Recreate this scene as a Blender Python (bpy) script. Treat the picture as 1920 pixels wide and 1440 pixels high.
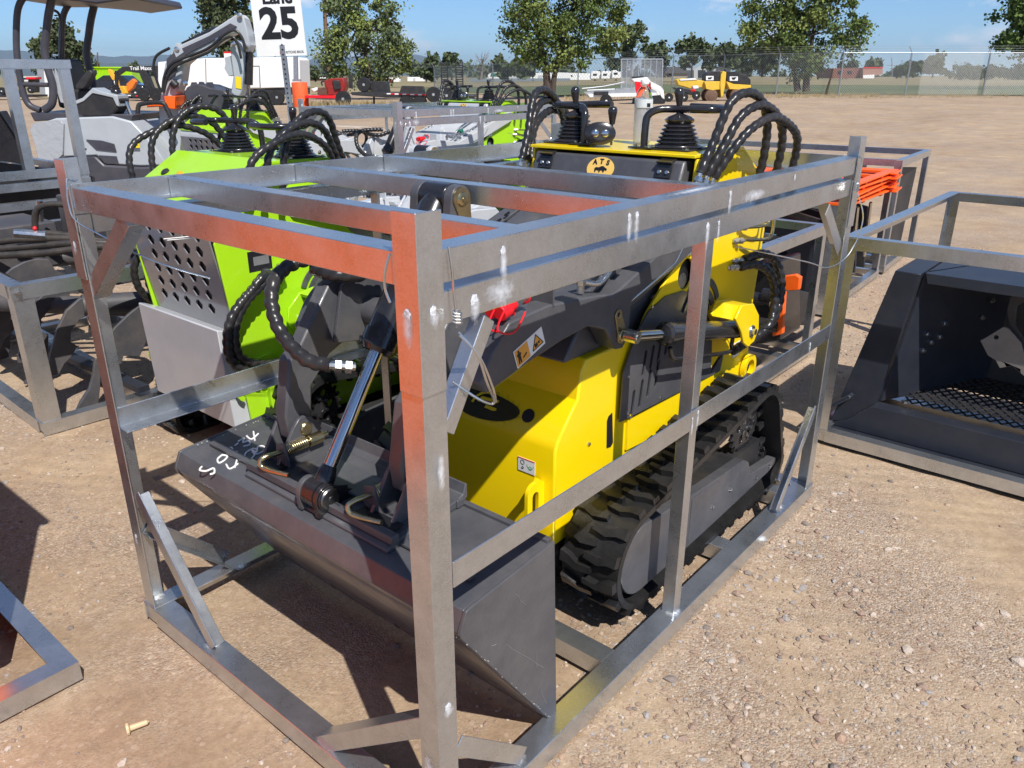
import bpy, math, random, bmesh
from mathutils import Vector, Matrix, noise
from mathutils.geometry import tessellate_polygon
R=math.radians; PI=math.pi
for o in list(bpy.data.objects): bpy.data.objects.remove(o)
S=bpy.context.scene; COL=S.collection
# ---------------- camera
cam_d=bpy.data.cameras.new('camera'); cam=bpy.data.objects.new('camera',cam_d); COL.objects.link(cam); S.camera=cam
cam.location=(-0.8297,-0.8916,1.6)
YAW,PITCH,ROLL=0.70013,0.37267,0.00168
cam.rotation_euler=(PI/2-PITCH,0,YAW-PI/2)
cam_d.sensor_width=36; cam_d.lens=36*1479.261/1920; cam_d.clip_start=0.02; cam_d.clip_end=60000
# ---------------- sky
SUN=Vector((-.32,-.73,1)).normalized()
el=math.asin(SUN.z); az=math.atan2(SUN.x,SUN.y)
W=bpy.data.worlds.new('World'); S.world=W; W.use_nodes=True
nt=W.node_tree; nt.nodes.clear()
def N(nt,t,**k):
    n=nt.nodes.new(t)
    for a,b in k.items(): setattr(n,a,b)
    return n
wo=N(nt,'ShaderNodeOutputWorld'); bg=N(nt,'ShaderNodeBackground'); sk=N(nt,'ShaderNodeTexSky')
sk.sky_type='NISHITA'; sk.sun_disc=False; sk.sun_elevation=el; sk.sun_rotation=az; sk.altitude=2500; sk.air_density=1.0; sk.dust_density=0.0; sk.ozone_density=5.0
bg.inputs['Strength'].default_value=0.095
geo=N(nt,'ShaderNodeTexCoord'); sep=N(nt,'ShaderNodeSeparateXYZ'); nt.links.new(geo.outputs['Generated'],sep.inputs[0])
def M(nt,op,a,b=None,c=None,clamp=False):
    n=N(nt,'ShaderNodeMath',operation=op); n.use_clamp=clamp
    for i,v in enumerate((a,b,c)):
        if v is None: continue
        if isinstance(v,(int,float)): n.inputs[i].default_value=v
        else: nt.links.new(v,n.inputs[i])
    return n.outputs[0]
# small fair-weather clouds
cmb=N(nt,'ShaderNodeVectorMath',operation='MULTIPLY'); nt.links.new(geo.outputs['Generated'],cmb.inputs[0]); cmb.inputs[1].default_value=(1,1,2.4)
n1=N(nt,'ShaderNodeTexNoise'); n1.inputs['Scale'].default_value=8.5; n1.inputs['Detail'].default_value=8; n1.inputs['Roughness'].default_value=.58
nt.links.new(cmb.outputs[0],n1.inputs['Vector'])
cr=N(nt,'ShaderNodeValToRGB'); cr.color_ramp.elements[0].position=.545; cr.color_ramp.elements[1].position=.64
nt.links.new(n1.outputs[0],cr.inputs[0])
mx=N(nt,'ShaderNodeMixRGB'); mx.inputs[2].default_value=(7.5,7.9,8.6,1)
nt.links.new(M(nt,'MULTIPLY',cr.outputs[0],.75),mx.inputs[0]); tint=N(nt,'ShaderNodeMixRGB',blend_type='MULTIPLY'); tint.inputs[0].default_value=1; tint.inputs[2].default_value=(.74,.89,1,1); nt.links.new(sk.outputs[0],tint.inputs[1]); nt.links.new(tint.outputs[0],mx.inputs[1])
nt.links.new(mx.outputs[0],bg.inputs['Color']); nt.links.new(bg.outputs[0],wo.inputs[0])
sl=bpy.data.lights.new('sun','SUN'); sun=bpy.data.objects.new('sun',sl); COL.objects.link(sun)
sl.energy=4.3; sl.angle=R(.53); sl.color=(1,.955,.89); sun.rotation_euler=SUN.to_track_quat('Z','Y').to_euler(); sun.location=(-5,-12,20)
S.view_settings.view_transform='Standard'; S.view_settings.look='None'; S.view_settings.exposure=0.45; S.view_settings.gamma=1; S.view_settings.use_curve_mapping=False
S.render.engine='CYCLES'; S.cycles.max_bounces=7; S.cycles.transparent_max_bounces=12
# ---------------- materials
MT={}
def mat(name,col,rough=.5,metal=0,var=0,vscale=8,bump=0,bscale=60,coat=0,rvar=0,dust=0,streak=None,trans=0,ior=1.45,alpha=1,emit=0,dustcol=(.42,.33,.25)):
    if name in MT: return MT[name]
    m=bpy.data.materials.new(name); m.use_nodes=True; t=m.node_tree; b=t.nodes['Principled BSDF']; MT[name]=m
    b.inputs['Base Color'].default_value=(*col,1); b.inputs['Roughness'].default_value=rough; b.inputs['Metallic'].default_value=metal
    b.inputs['IOR'].default_value=ior
    if coat: b.inputs['Coat Weight'].default_value=coat; b.inputs['Coat Roughness'].default_value=.08
    if trans: b.inputs['Transmission Weight'].default_value=trans
    if alpha<1: b.inputs['Alpha'].default_value=alpha
    if emit: b.inputs['Emission Color'].default_value=(*col,1); b.inputs['Emission Strength'].default_value=emit
    tc=N(t,'ShaderNodeTexCoord'); vec=tc.outputs['Object']
    if streak:
        mp=N(t,'ShaderNodeMapping'); mp.inputs['Scale'].default_value=streak; t.links.new(vec,mp.inputs[0]); svec=mp.outputs[0]
    else: svec=vec
    last=None
    if var:
        n=N(t,'ShaderNodeTexNoise'); n.inputs['Scale'].default_value=vscale; n.inputs['Detail'].default_value=6; n.inputs['Roughness'].default_value=.65; t.links.new(svec,n.inputs['Vector'])
        mr=N(t,'ShaderNodeMapRange'); mr.inputs[1].default_value=.3; mr.inputs[2].default_value=.7; mr.inputs[3].default_value=1-var; mr.inputs[4].default_value=1+var; t.links.new(n.outputs[0],mr.inputs[0])
        mm=N(t,'ShaderNodeVectorMath',operation='SCALE'); mm.inputs[0].default_value=col; t.links.new(mr.outputs[0],mm.inputs['Scale']); last=mm.outputs[0]
    if dust:
        n=N(t,'ShaderNodeTexNoise'); n.inputs['Scale'].default_value=5.5; n.inputs['Detail'].default_value=9; n.inputs['Roughness'].default_value=.75; t.links.new(vec,n.inputs['Vector'])
        mr=N(t,'ShaderNodeMapRange'); mr.inputs[1].default_value=.42; mr.inputs[2].default_value=.8; mr.inputs[3].default_value=0; mr.inputs[4].default_value=dust; t.links.new(n.outputs[0],mr.inputs[0])
        mc=N(t,'ShaderNodeMixRGB'); mc.inputs[1].default_value=(*col,1); mc.inputs[2].default_value=(*dustcol,1); t.links.new(mr.outputs[0],mc.inputs[0])
        if last: t.links.new(last,mc.inputs[1])
        last=mc.outputs[0]
    if last: t.links.new(last,b.inputs['Base Color'])
    if rvar:
        n=N(t,'ShaderNodeTexNoise'); n.inputs['Scale'].default_value=14; n.inputs['Detail'].default_value=7; t.links.new(svec,n.inputs['Vector'])
        mr=N(t,'ShaderNodeMapRange'); mr.inputs[1].default_value=.3; mr.inputs[2].default_value=.7; mr.inputs[3].default_value=max(.03,rough-rvar); mr.inputs[4].default_value=min(1,rough+rvar); t.links.new(n.outputs[0],mr.inputs[0]); t.links.new(mr.outputs[0],b.inputs['Roughness'])
    if bump:
        n=N(t,'ShaderNodeTexNoise'); n.inputs['Scale'].default_value=bscale; n.inputs['Detail'].default_value=5; t.links.new(svec,n.inputs['Vector'])
        bp=N(t,'ShaderNodeBump'); bp.inputs['Strength'].default_value=bump; bp.inputs['Distance'].default_value=.01; t.links.new(n.outputs[0],bp.inputs['Height']); t.links.new(bp.outputs[0],b.inputs['Normal'])
    return m
def galv(name,tone=(.62,.65,.68),rough=.29):
    m=bpy.data.materials.new(name); m.use_nodes=True; t=m.node_tree; b=t.nodes['Principled BSDF']; MT[name]=m
    tc=N(t,'ShaderNodeTexCoord'); v=tc.outputs['Object']
    n=N(t,'ShaderNodeTexNoise'); n.inputs['Scale'].default_value=9; n.inputs['Detail'].default_value=8; n.inputs['Roughness'].default_value=.7; t.links.new(v,n.inputs['Vector'])
    vo=N(t,'ShaderNodeTexVoronoi'); vo.inputs['Scale'].default_value=260; t.links.new(v,vo.inputs['Vector'])
    bw=N(t,'ShaderNodeSeparateColor'); t.links.new(vo.outputs['Color'],bw.inputs[0])
    a=M(t,'ADD',M(t,'MULTIPLY',n.outputs[0],.62),M(t,'MULTIPLY',bw.outputs[0],.10))
    cr=N(t,'ShaderNodeValToRGB'); e=cr.color_ramp.elements
    e[0].position=.27; e[0].color=(tone[0]*.80,tone[1]*.80,tone[2]*.80,1); e[1].position=.65; e[1].color=(tone[0]*1.16,tone[1]*1.16,tone[2]*1.16,1)
    t.links.new(a,cr.inputs[0])
    # chalky zinc-spray blotches
    n2=N(t,'ShaderNodeTexNoise'); n2.inputs['Scale'].default_value=3.2; n2.inputs['Detail'].default_value=10; n2.inputs['Roughness'].default_value=.78; t.links.new(v,n2.inputs['Vector'])
    mr=N(t,'ShaderNodeMapRange'); mr.inputs[1].default_value=.63; mr.inputs[2].default_value=.76; t.links.new(n2.outputs[0],mr.inputs[0])
    mc=N(t,'ShaderNodeMixRGB'); mc.inputs[2].default_value=(.72,.75,.78,1); t.links.new(M(t,'MULTIPLY',mr.outputs[0],.75),mc.inputs[0]); t.links.new(cr.outputs[0],mc.inputs[1]); t.links.new(mc.outputs[0],b.inputs['Base Color'])
    t.links.new(M(t,'SUBTRACT',.90,M(t,'MULTIPLY',mr.outputs[0],.5)),b.inputs['Metallic'])
    r=N(t,'ShaderNodeMapRange'); r.inputs[1].default_value=.3; r.inputs[2].default_value=.7; r.inputs[3].default_value=rough-.05; r.inputs[4].default_value=rough+.06; t.links.new(n.outputs[0],r.inputs[0]); t.links.new(r.outputs[0],b.inputs['Roughness'])
    n3=N(t,'ShaderNodeTexNoise'); n3.inputs['Scale'].default_value=25; n3.inputs['Detail'].default_value=4; t.links.new(v,n3.inputs['Vector'])
    bp=N(t,'ShaderNodeBump'); bp.inputs['Strength'].default_value=.05; bp.inputs['Distance'].default_value=.004; t.links.new(n3.outputs[0],bp.inputs['Height']); t.links.new(bp.outputs[0],b.inputs['Normal'])
    return m
GALV=galv('galvanised_steel'); GALVD=galv('galvanised_steel_dull',(.48,.50,.53),.45)
YEL=mat('yellow_paint',(.92,.66,.001),.34,var=.03,vscale=3,coat=.4,rvar=.04,dust=.03,bump=.02,bscale=150)
LIME=mat('lime_paint',(.38,.70,.012),.32,var=.03,coat=.5,dust=.06)
LGREY=mat('light_grey_paint',(.50,.52,.55),.35,var=.05,coat=.4,dust=.12)
DGREY=mat('dark_grey_paint',(.068,.070,.079),.38,var=.08,vscale=5,coat=.15,rvar=.1,dust=.22,bump=.05,bscale=90,dustcol=(.30,.27,.25))
GGREY=mat('grapple_grey_paint',(.060,.060,.068),.5,var=.1,dust=.2)
BLK=mat('black_paint',(.014,.014,.017),.25,coat=.4,var=.2,dust=.05)
BLKM=mat('black_satin',(.020,.021,.024),.48,var=.25,dust=.10)
NAVY=mat('blue_black_paint',(.020,.024,.035),.38,var=.15,dust=.04)
RUB=mat('black_rubber',(.018,.018,.019),.36,var=.3,vscale=14,rvar=.12,dust=.08,bump=.12,bscale=120,dustcol=(.20,.17,.14))
HOSE=mat('hose_wrap_plastic',(.020,.020,.022),.30,var=.2,dust=.08)
CHR=mat('chrome',(.50,.50,.51),.12,metal=1)
STEEL=mat('zinc_plate',(.62,.62,.60),.28,metal=1,var=.1,rvar=.1)
BRASS=mat('yellow_zinc_plate',(.50,.42,.24),.30,metal=1,var=.25,vscale=30)
ORG=mat('orange_paint',(.95,.13,.008),.38,var=.06,dust=.05)
RED=mat('red_plastic',(.75,.012,.02),.35)
WHT=mat('white_paint',(.80,.80,.78),.45,var=.04,dust=.08)
WPL=mat('white_paper',(.82,.82,.80),.55)
ALU=mat('brushed_aluminium',(.55,.56,.57),.42,metal=.8,var=.1)
GRN=mat('green_plastic',(.01,.16,.11),.4)
LBLY=mat('label_yellow',(.85,.62,.02),.5); LBLO=mat('label_orange',(.80,.36,.05),.5); INK=mat('print_ink',(.012,.012,.015),.5); INKR=mat('print_red',(.7,.02,.02),.5); INKG=mat('print_green',(.02,.35,.12),.5)
WELD=mat('weld_zinc_spray',(.78,.80,.83),.5,metal=.35,var=.12,vscale=60,bump=.5,bscale=120)
BURN=mat('heat_stain',(.10,.075,.055),.5,metal=.7,var=.5,vscale=40)
BARK=mat('tree_bark',(.075,.055,.042),.9,var=.3,bump=.6,bscale=12)
# ---------------- mesh builder
class MB:
    def __init__(s): s.v=[]; s.f=[]
    def add(s,vs,fs):
        n=len(s.v); s.v+= [tuple(v) for v in vs]; s.f+=[tuple(i+n for i in f) for f in fs]; return s
    def box(s,c,d,rz=0,Mx=None):
        x,y,z=[q/2 for q in d]; vs=[Vector((i*x,j*y,k*z)) for i in(-1,1) for j in(-1,1) for k in(-1,1)]
        m=(Mx.to_4x4() if Mx else Matrix.Rotation(rz,4,'Z')); vs=[m@v+Vector(c) for v in vs]
        return s.add(vs,[(0,1,3,2),(4,6,7,5),(0,4,5,1),(2,3,7,6),(0,2,6,4),(1,5,7,3)])
    def bb(s,x0,x1,y0,y1,z0,z1): return s.box(((x0+x1)/2,(y0+y1)/2,(z0+z1)/2),(x1-x0,y1-y0,z1-z0))
    def bar(s,p,q,w,h,up=(0,0,1)):
        p=Vector(p);q=Vector(q);d=(q-p);L=d.length
        if L<1e-6: return s
        d/=L;u=Vector(up); sd=d.cross(u)
        if sd.length<1e-4: sd=d.cross(Vector((1,0,0)))
        sd.normalize();u=sd.cross(d)
        m=Matrix((d,sd,u)).transposed(); return s.box((p+q)/2,(L,w,h),Mx=m)
    def prism(s,ax,poly,a,b,holes=()):
        # ax 'y': poly (x,z); 'x': (y,z); 'z': (x,y)
        def P(p,k): return (p[0],k,p[1]) if ax=='y' else (k,p[0],p[1]) if ax=='x' else (p[0],p[1],k)
        loops=[list(poly)]+[list(h) for h in holes]; flat=[p for l in loops for p in l]; n=len(flat)
        tr=tessellate_polygon([[Vector((p[0],p[1],0)) for p in l] for l in loops])
        vs=[P(p,a) for p in flat]+[P(p,b) for p in flat]
        def area(l): return sum(l[i-1][0]*l[i][1]-l[i][0]*l[i-1][1] for i in range(len(l)))
        fs=[]
        if not holes and len(poly)<=8 and False: pass
        fs+=[tuple(t) for t in tr]+[tuple(i+n for i in reversed(t)) for t in tr]
        k=0
        for l in loops:
            m=len(l)
            for i in range(m): j=(i+1)%m; fs.append((k+i,k+j,k+j+n,k+i+n))
            k+=m
        return s.add(vs,fs)
    def tube(s,path,r,n=10,caps=True,bead=0,bp=.024,closed=False):
        pts=[Vector(p) for p in path]
        if bead: # resample fine
            pts=smooth(pts,14); seg=[0]
            for i in range(1,len(pts)): seg.append(seg[-1]+(pts[i]-pts[i-1]).length)
            step=bp/5; m=max(4,int(seg[-1]/step)); out=[];j=0
            for i in range(m+1):
                t=seg[-1]*i/m
                while j<len(seg)-2 and seg[j+1]<t: j+=1
                a=(t-seg[j])/max(1e-9,seg[j+1]-seg[j]); out.append(pts[j].lerp(pts[j+1],a))
            pts=out
        L=len(pts); up=None; base=len(s.v)
        for i,p in enumerate(pts):
            d=(pts[min(i+1,L-1)]-pts[max(i-1,0)])
            if closed: d=pts[(i+1)%L]-pts[i-1]
            d.normalize()
            if up is None:
                up=d.cross(Vector((0,0,1)))
                if up.length<.1: up=d.cross(Vector((1,0,0)))
            up=(up-d*up.dot(d)); up.normalize(); w=d.cross(up)
            rr=r[i] if isinstance(r,(list,tuple)) else r
            for k in range(n):
                a=2*PI*k/n; q=rr
                if bead:
                    ph=(i/5.0+k/n)%1.0; q=rr*(1+bead*(abs(math.sin(ph*PI))**.55-.75))
                s.v.append(tuple(p+(up*math.cos(a)+w*math.sin(a))*q))
        for i in range(L-1 if not closed else L):
            for k in range(n):
                a=base+i*n+k;b=base+i*n+(k+1)%n; c=base+((i+1)%L)*n+(k+1)%n; d=base+((i+1)%L)*n+k; s.f.append((a,b,c,d))
        if caps and not closed: s.f.append(tuple(base+k for k in reversed(range(n)))); s.f.append(tuple(base+(L-1)*n+k for k in range(n)))
        return s
    def cyl(s,p,q,r,n=16,r2=None): return s.tube([p,q],[r,r if r2 is None else r2],n)
    def lathe(s,prof,c,ax=(0,0,1),n=20):
        ax=Vector(ax).normalized(); u=ax.cross(Vector((0,0,1)));
        if u.length<.1: u=Vector((1,0,0))
        u.normalize(); w=ax.cross(u); c=Vector(c); base=len(s.v)
        for (r,h) in prof:
            for k in range(n): a=2*PI*k/n; s.v.append(tuple(c+ax*h+(u*math.cos(a)+w*math.sin(a))*max(r,1e-5)))
        for i in range(len(prof)-1):
            for k in range(n): s.f.append((base+i*n+k,base+i*n+(k+1)%n,base+(i+1)*n+(k+1)%n,base+(i+1)*n+k))
        s.f.append(tuple(base+k for k in range(n))); s.f.append(tuple(base+(len(prof)-1)*n+k for k in reversed(range(n))))
        return s
    def ball(s,c,r,n=10,sc=(1,1,1)):
        base=len(s.v);m=n//2
        for i in range(m+1):
            t=PI*i/m
            for k in range(n): a=2*PI*k/n; s.v.append((c[0]+r*sc[0]*math.sin(t)*math.cos(a),c[1]+r*sc[1]*math.sin(t)*math.sin(a),c[2]+r*sc[2]*math.cos(t)))
        for i in range(m):
            for k in range(n): s.f.append((base+i*n+k,base+i*n+(k+1)%n,base+(i+1)*n+(k+1)%n,base+(i+1)*n+k))
        return s
    def mesh(s,name,m,off=(0,0,0),smooth_=True,ang=32):
        me=bpy.data.meshes.new(name); o=Vector(off)
        me.from_pydata([(v[0]-o[0],v[1]-o[1],v[2]-o[2]) for v in s.v],[],s.f)
        bm=bmesh.new(); bm.from_mesh(me); bmesh.ops.recalc_face_normals(bm,faces=bm.faces); bm.to_mesh(me); bm.free()
        for mm in (m if isinstance(m,(list,tuple)) else [m]): me.materials.append(mm)
        if smooth_:
            me.shade_smooth(); me.set_sharp_from_angle(angle=R(ang))
        return me
    def build(s,name,m,parent=None,bev=0,off=None,smooth_=True,ang=32,seg=2):
        off=off if off is not None else (root_off(parent) if parent else (0,0,0))
        me=s.mesh(name,m,off,smooth_,ang); o=bpy.data.objects.new(name,me); COL.objects.link(o)
        if parent: o.parent=parent
        else: o.location=off
        if bev:
            b=o.modifiers.new('bevel','BEVEL'); b.width=bev; b.segments=seg; b.limit_method='ANGLE'; b.angle_limit=R(38)
        return o
def root_off(p):
    v=Vector((0,0,0))
    while p: v+=p.location; p=p.parent
    return v
def smooth(pts,k=8):
    pts=[Vector(p) for p in pts]; out=[]; n=len(pts)
    for i in range(n-1):
        p0=pts[max(i-1,0)];p1=pts[i];p2=pts[i+1];p3=pts[min(i+2,n-1)]
        for j in range(k):
            t=j/k; out.append(.5*((2*p1)+(p2-p0)*t+(2*p0-5*p1+4*p2-p3)*t*t+(3*p1-p0-3*p2+p3)*t**3))
    out.append(pts[-1]); return out
def circ(c,r,n=20,a0=0,a1=2*PI,ry=None):
    full=abs(a1-a0-2*PI)<1e-6; m=n if full else n+1
    return [(c[0]+r*math.cos(a0+(a1-a0)*i/n),c[1]+(ry or r)*math.sin(a0+(a1-a0)*i/n)) for i in range(m)]
def capsule(p,q,r,n=6):
    a=math.atan2(q[1]-p[1],q[0]-p[0]); return circ(q,r,n,a-PI/2,a+PI/2)+circ(p,r,n,a+PI/2,a+1.5*PI)
def arcslot(c,r0,r1,a0,a1,n=10): return circ(c,r1,n,a0,a1)+circ(c,r0,n,a0,a1)[::-1]
def tag(o,label,cat,group=None,kind=None):
    if label: o['label']=label
    if cat: o['category']=cat
    if group: o['group']=group
    if kind: o['kind']=kind
    return o
def thing(name,label,cat,loc=(0,0,0),rz=0,group=None):
    o=bpy.data.objects.new(name,None); COL.objects.link(o); o.location=loc; o.rotation_euler=(0,0,rz); o.empty_display_size=.1
    return tag(o,label,cat,group)
def place(o,loc=None,rz=None):
    if loc is not None: o.location=loc
    if rz is not None: o.rotation_euler=(0,0,rz)
KIDS=None
def copy_tree(o,parent=None):
    kids={}
    for x in COL.objects:
        if x.parent: kids.setdefault(x.parent.name,[]).append(x)
    def rec(a,p):
        c=a.copy(); COL.objects.link(c); c.parent=p
        for k in kids.get(a.name,[]): rec(k,c)
        return c
    return rec(o,parent)
def text(name,body,size,m,parent,o,ex,ey,bold=0,depth=.0006,align='CENTER',sx=1,spacing=1):
    """text whose baseline runs along ex with letter tops towards ey"""
    cu=bpy.data.curves.new(name,'FONT'); cu.body=body; cu.size=size; cu.align_x=align; cu.align_y='CENTER'; cu.offset=bold; cu.extrude=depth; cu.resolution_u=3; cu.space_character=spacing
    tmp=bpy.data.objects.new(name,cu); COL.objects.link(tmp)
    dg=bpy.context.evaluated_depsgraph_get(); dg.update(); me=bpy.data.meshes.new_from_object(tmp.evaluated_get(dg)); bpy.data.objects.remove(tmp)
    ex=Vector(ex).normalized(); ey=Vector(ey); ey=(ey-ex*ey.dot(ex)).normalized(); ez=ex.cross(ey)
    Mx=Matrix.Translation(Vector(o)-root_off(parent))@Matrix((ex,ey,ez)).transposed().to_4x4()@Matrix.Diagonal((sx,1,1,1))
    me.transform(Mx); me.materials.clear(); me.materials.append(m); me.name=name
    ob=bpy.data.objects.new(name,me); COL.objects.link(ob); ob.parent=parent; return ob
def decal(name,m,parent,p0,ex,ey,poly,t=.0012):
    """flat sheet of outline poly (in ex,ey metres) standing t proud of the surface at p0"""
    ex=Vector(ex).normalized(); ey=Vector(ey); ey=(ey-ex*ey.dot(ex)).normalized(); ez=ex.cross(ey); p0=Vector(p0)
    b=MB(); b.prism('z',poly,0,t); b.v=[tuple(p0+ex*v[0]+ey*v[1]+ez*v[2]) for v in b.v]
    return b.build(name,m,parent,smooth_=False)
def rect(w,h,cx=0,cy=0): return [(cx-w/2,cy-h/2),(cx+w/2,cy-h/2),(cx+w/2,cy+h/2),(cx-w/2,cy+h/2)]
# ---------------- ground
def gh(x,y):
    """gentle rise of the yard towards the fence"""
    d=math.hypot(x-cam.location.x,y-cam.location.y); t=min(1,max(0,(d-22)/26)); t=t*t*(3-2*t)
    a=math.atan2(y-cam.location.y,x-cam.location.x); k=min(1,max(0,(R(44)-a)/R(14))); k=k*k*(3-2*k)
    return .40*t*k
def gz(x,y): return gh(x,y)
def ground_material():
    m=bpy.data.materials.new('dirt_yard'); m.use_nodes=True; t=m.node_tree; b=t.nodes['Principled BSDF']; b.inputs['Roughness'].default_value=.95; b.inputs['Specular IOR Level'].default_value=.2
    v=N(t,'ShaderNodeTexCoord').outputs['Object']
    def noise_(s,d=6,r=.6,vec=None):
        n=N(t,'ShaderNodeTexNoise'); n.inputs['Scale'].default_value=s; n.inputs['Detail'].default_value=d; n.inputs['Roughness'].default_value=r; t.links.new(vec or v,n.inputs['Vector']); return n.outputs[0]
    big=noise_(.35,6,.6); mid=noise_(2.2,8,.65); fine=noise_(38,8,.75); 
    cr=N(t,'ShaderNodeValToRGB'); e=cr.color_ramp.elements; e[0].position=.36; e[0].color=(.290,.200,.132,1); e[1].position=.66; e[1].color=(.530,.400,.262,1)
    t.links.new(M(t,'ADD',M(t,'MULTIPLY',mid,.55),M(t,'MULTIPLY',big,.45)),cr.inputs[0])
    vo=N(t,'ShaderNodeTexVoronoi'); vo.inputs['Scale'].default_value=150; vo.inputs['Randomness'].default_value=1; t.links.new(v,vo.inputs['Vector'])
    sc=N(t,'ShaderNodeSeparateColor'); t.links.new(vo.outputs['Color'],sc.inputs[0])
    vo2=N(t,'ShaderNodeTexVoronoi'); vo2.inputs['Scale'].default_value=34; t.links.new(v,vo2.inputs['Vector'])
    sc2=N(t,'ShaderNodeSeparateColor'); t.links.new(vo2.outputs['Color'],sc2.inputs[0])
    # gravel patches: pebble tint where the mid noise is high
    gm=N(t,'ShaderNodeMapRange'); gm.inputs[1].default_value=.42; gm.inputs[2].default_value=.60; t.links.new(noise_(.8,8,.7),gm.inputs[0])
    pc=N(t,'ShaderNodeValToRGB'); q=pc.color_ramp.elements; q[0].color=(.22,.155,.11,1); q[1].color=(.74,.60,.45,1); q.new(.35).color=(.40,.28,.21,1); q.new(.62).color=(.45,.37,.30,1); q.new(.8).color=(.36,.33,.31,1); t.links.new(sc.outputs[0],pc.inputs[0])
    m1=N(t,'ShaderNodeMixRGB'); t.links.new(M(t,'MULTIPLY',gm.outputs[0],.62),m1.inputs[0]); t.links.new(cr.outputs[0],m1.inputs[1]); t.links.new(pc.outputs[0],m1.inputs[2])
    # scattered larger stones
    st=M(t,'MULTIPLY',M(t,'GREATER_THAN',sc2.outputs[0],.80),M(t,'LESS_THAN',vo2.outputs['Distance'],.30))
    m2=N(t,'ShaderNodeMixRGB'); m2.inputs[2].default_value=(.48,.36,.27,1); t.links.new(M(t,'MULTIPLY',st,.6),m2.inputs[0]); t.links.new(m1.outputs[0],m2.inputs[1])
    m3=N(t,'ShaderNodeMixRGB',blend_type='MULTIPLY'); m3.inputs[0].default_value=.55; t.links.new(m2.outputs[0],m3.inputs[1]); f2=N(t,'ShaderNodeValToRGB'); f2.color_ramp.elements[0].position=.3; f2.color_ramp.elements[0].color=(.55,.52,.50,1); f2.color_ramp.elements[1].position=.6; t.links.new(fine,f2.inputs[0]); t.links.new(f2.outputs[0],m3.inputs[2])
    t.links.new(m3.outputs[0],b.inputs['Base Color'])
    h=M(t,'ADD',M(t,'ADD',M(t,'MULTIPLY',fine,.35),M(t,'MULTIPLY',mid,1.3)),M(t,'ADD',M(t,'MULTIPLY',M(t,'SUBTRACT',.5,vo.outputs['Distance']),M(t,'MULTIPLY',gm.outputs[0],.34)),M(t,'MULTIPLY',st,.35)))
    # scalloped tyre and rake marks
    sx=N(t,'ShaderNodeSeparateXYZ'); t.links.new(v,sx.inputs[0]); ph=M(t,'ADD',M(t,'ADD',M(t,'MULTIPLY',sx.outputs[0],62),M(t,'MULTIPLY',sx.outputs[1],38)),M(t,'MULTIPLY',mid,9))
    rm=N(t,'ShaderNodeMapRange'); rm.inputs[1].default_value=.46; rm.inputs[2].default_value=.62; t.links.new(noise_(.55,3,.5),rm.inputs[0])
    h=M(t,'ADD',h,M(t,'MULTIPLY',M(t,'MULTIPLY',M(t,'SINE',ph),rm.outputs[0]),.13))
    bp=N(t,'ShaderNodeBump'); bp.inputs['Strength'].default_value=1; bp.inputs['Distance'].default_value=.012; t.links.new(h,bp.inputs['Height']); t.links.new(bp.outputs[0],b.inputs['Normal'])
    return m
DIRT=ground_material()
def grid(name,xs,ys,m,zf,kind='structure'):
    b=MB(); nx,ny=len(xs),len(ys)
    for x in xs:
        for y in ys: b.v.append((x,y,zf(x,y)))
    for i in range(nx-1):
        for j in range(ny-1): a=i*ny+j; b.f.append((a,a+ny,a+ny+1,a+1))
    o=b.build(name,m); o['kind']=kind; return o
def rng(a,b,n): return [a+(b-a)*i/n for i in range(n+1)]
rn=random.Random(1)
def micro(x,y):
    n=noise.noise(Vector((x*1.7,y*1.7,0)))*.010+noise.noise(Vector((x*6,y*6,3)))*.005+noise.noise(Vector((x*17,y*17,7)))*.003
    return n-.012
bg_=MB()
def coords():
    a=[-30000,-3000,-400,-120,-60,-30,-15,-8]+rng(-4,9,260)+rng(9.3,30,70)+rng(32,80,24)+[100,140,200,300,600,1500,4000,12000,40000]; return a
grid('ground',coords(),coords(),DIRT,lambda x,y:(gh(x,y)+ (micro(x,y) if (-4<=x<=30 and -4<=y<=30) else -.012)))
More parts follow.
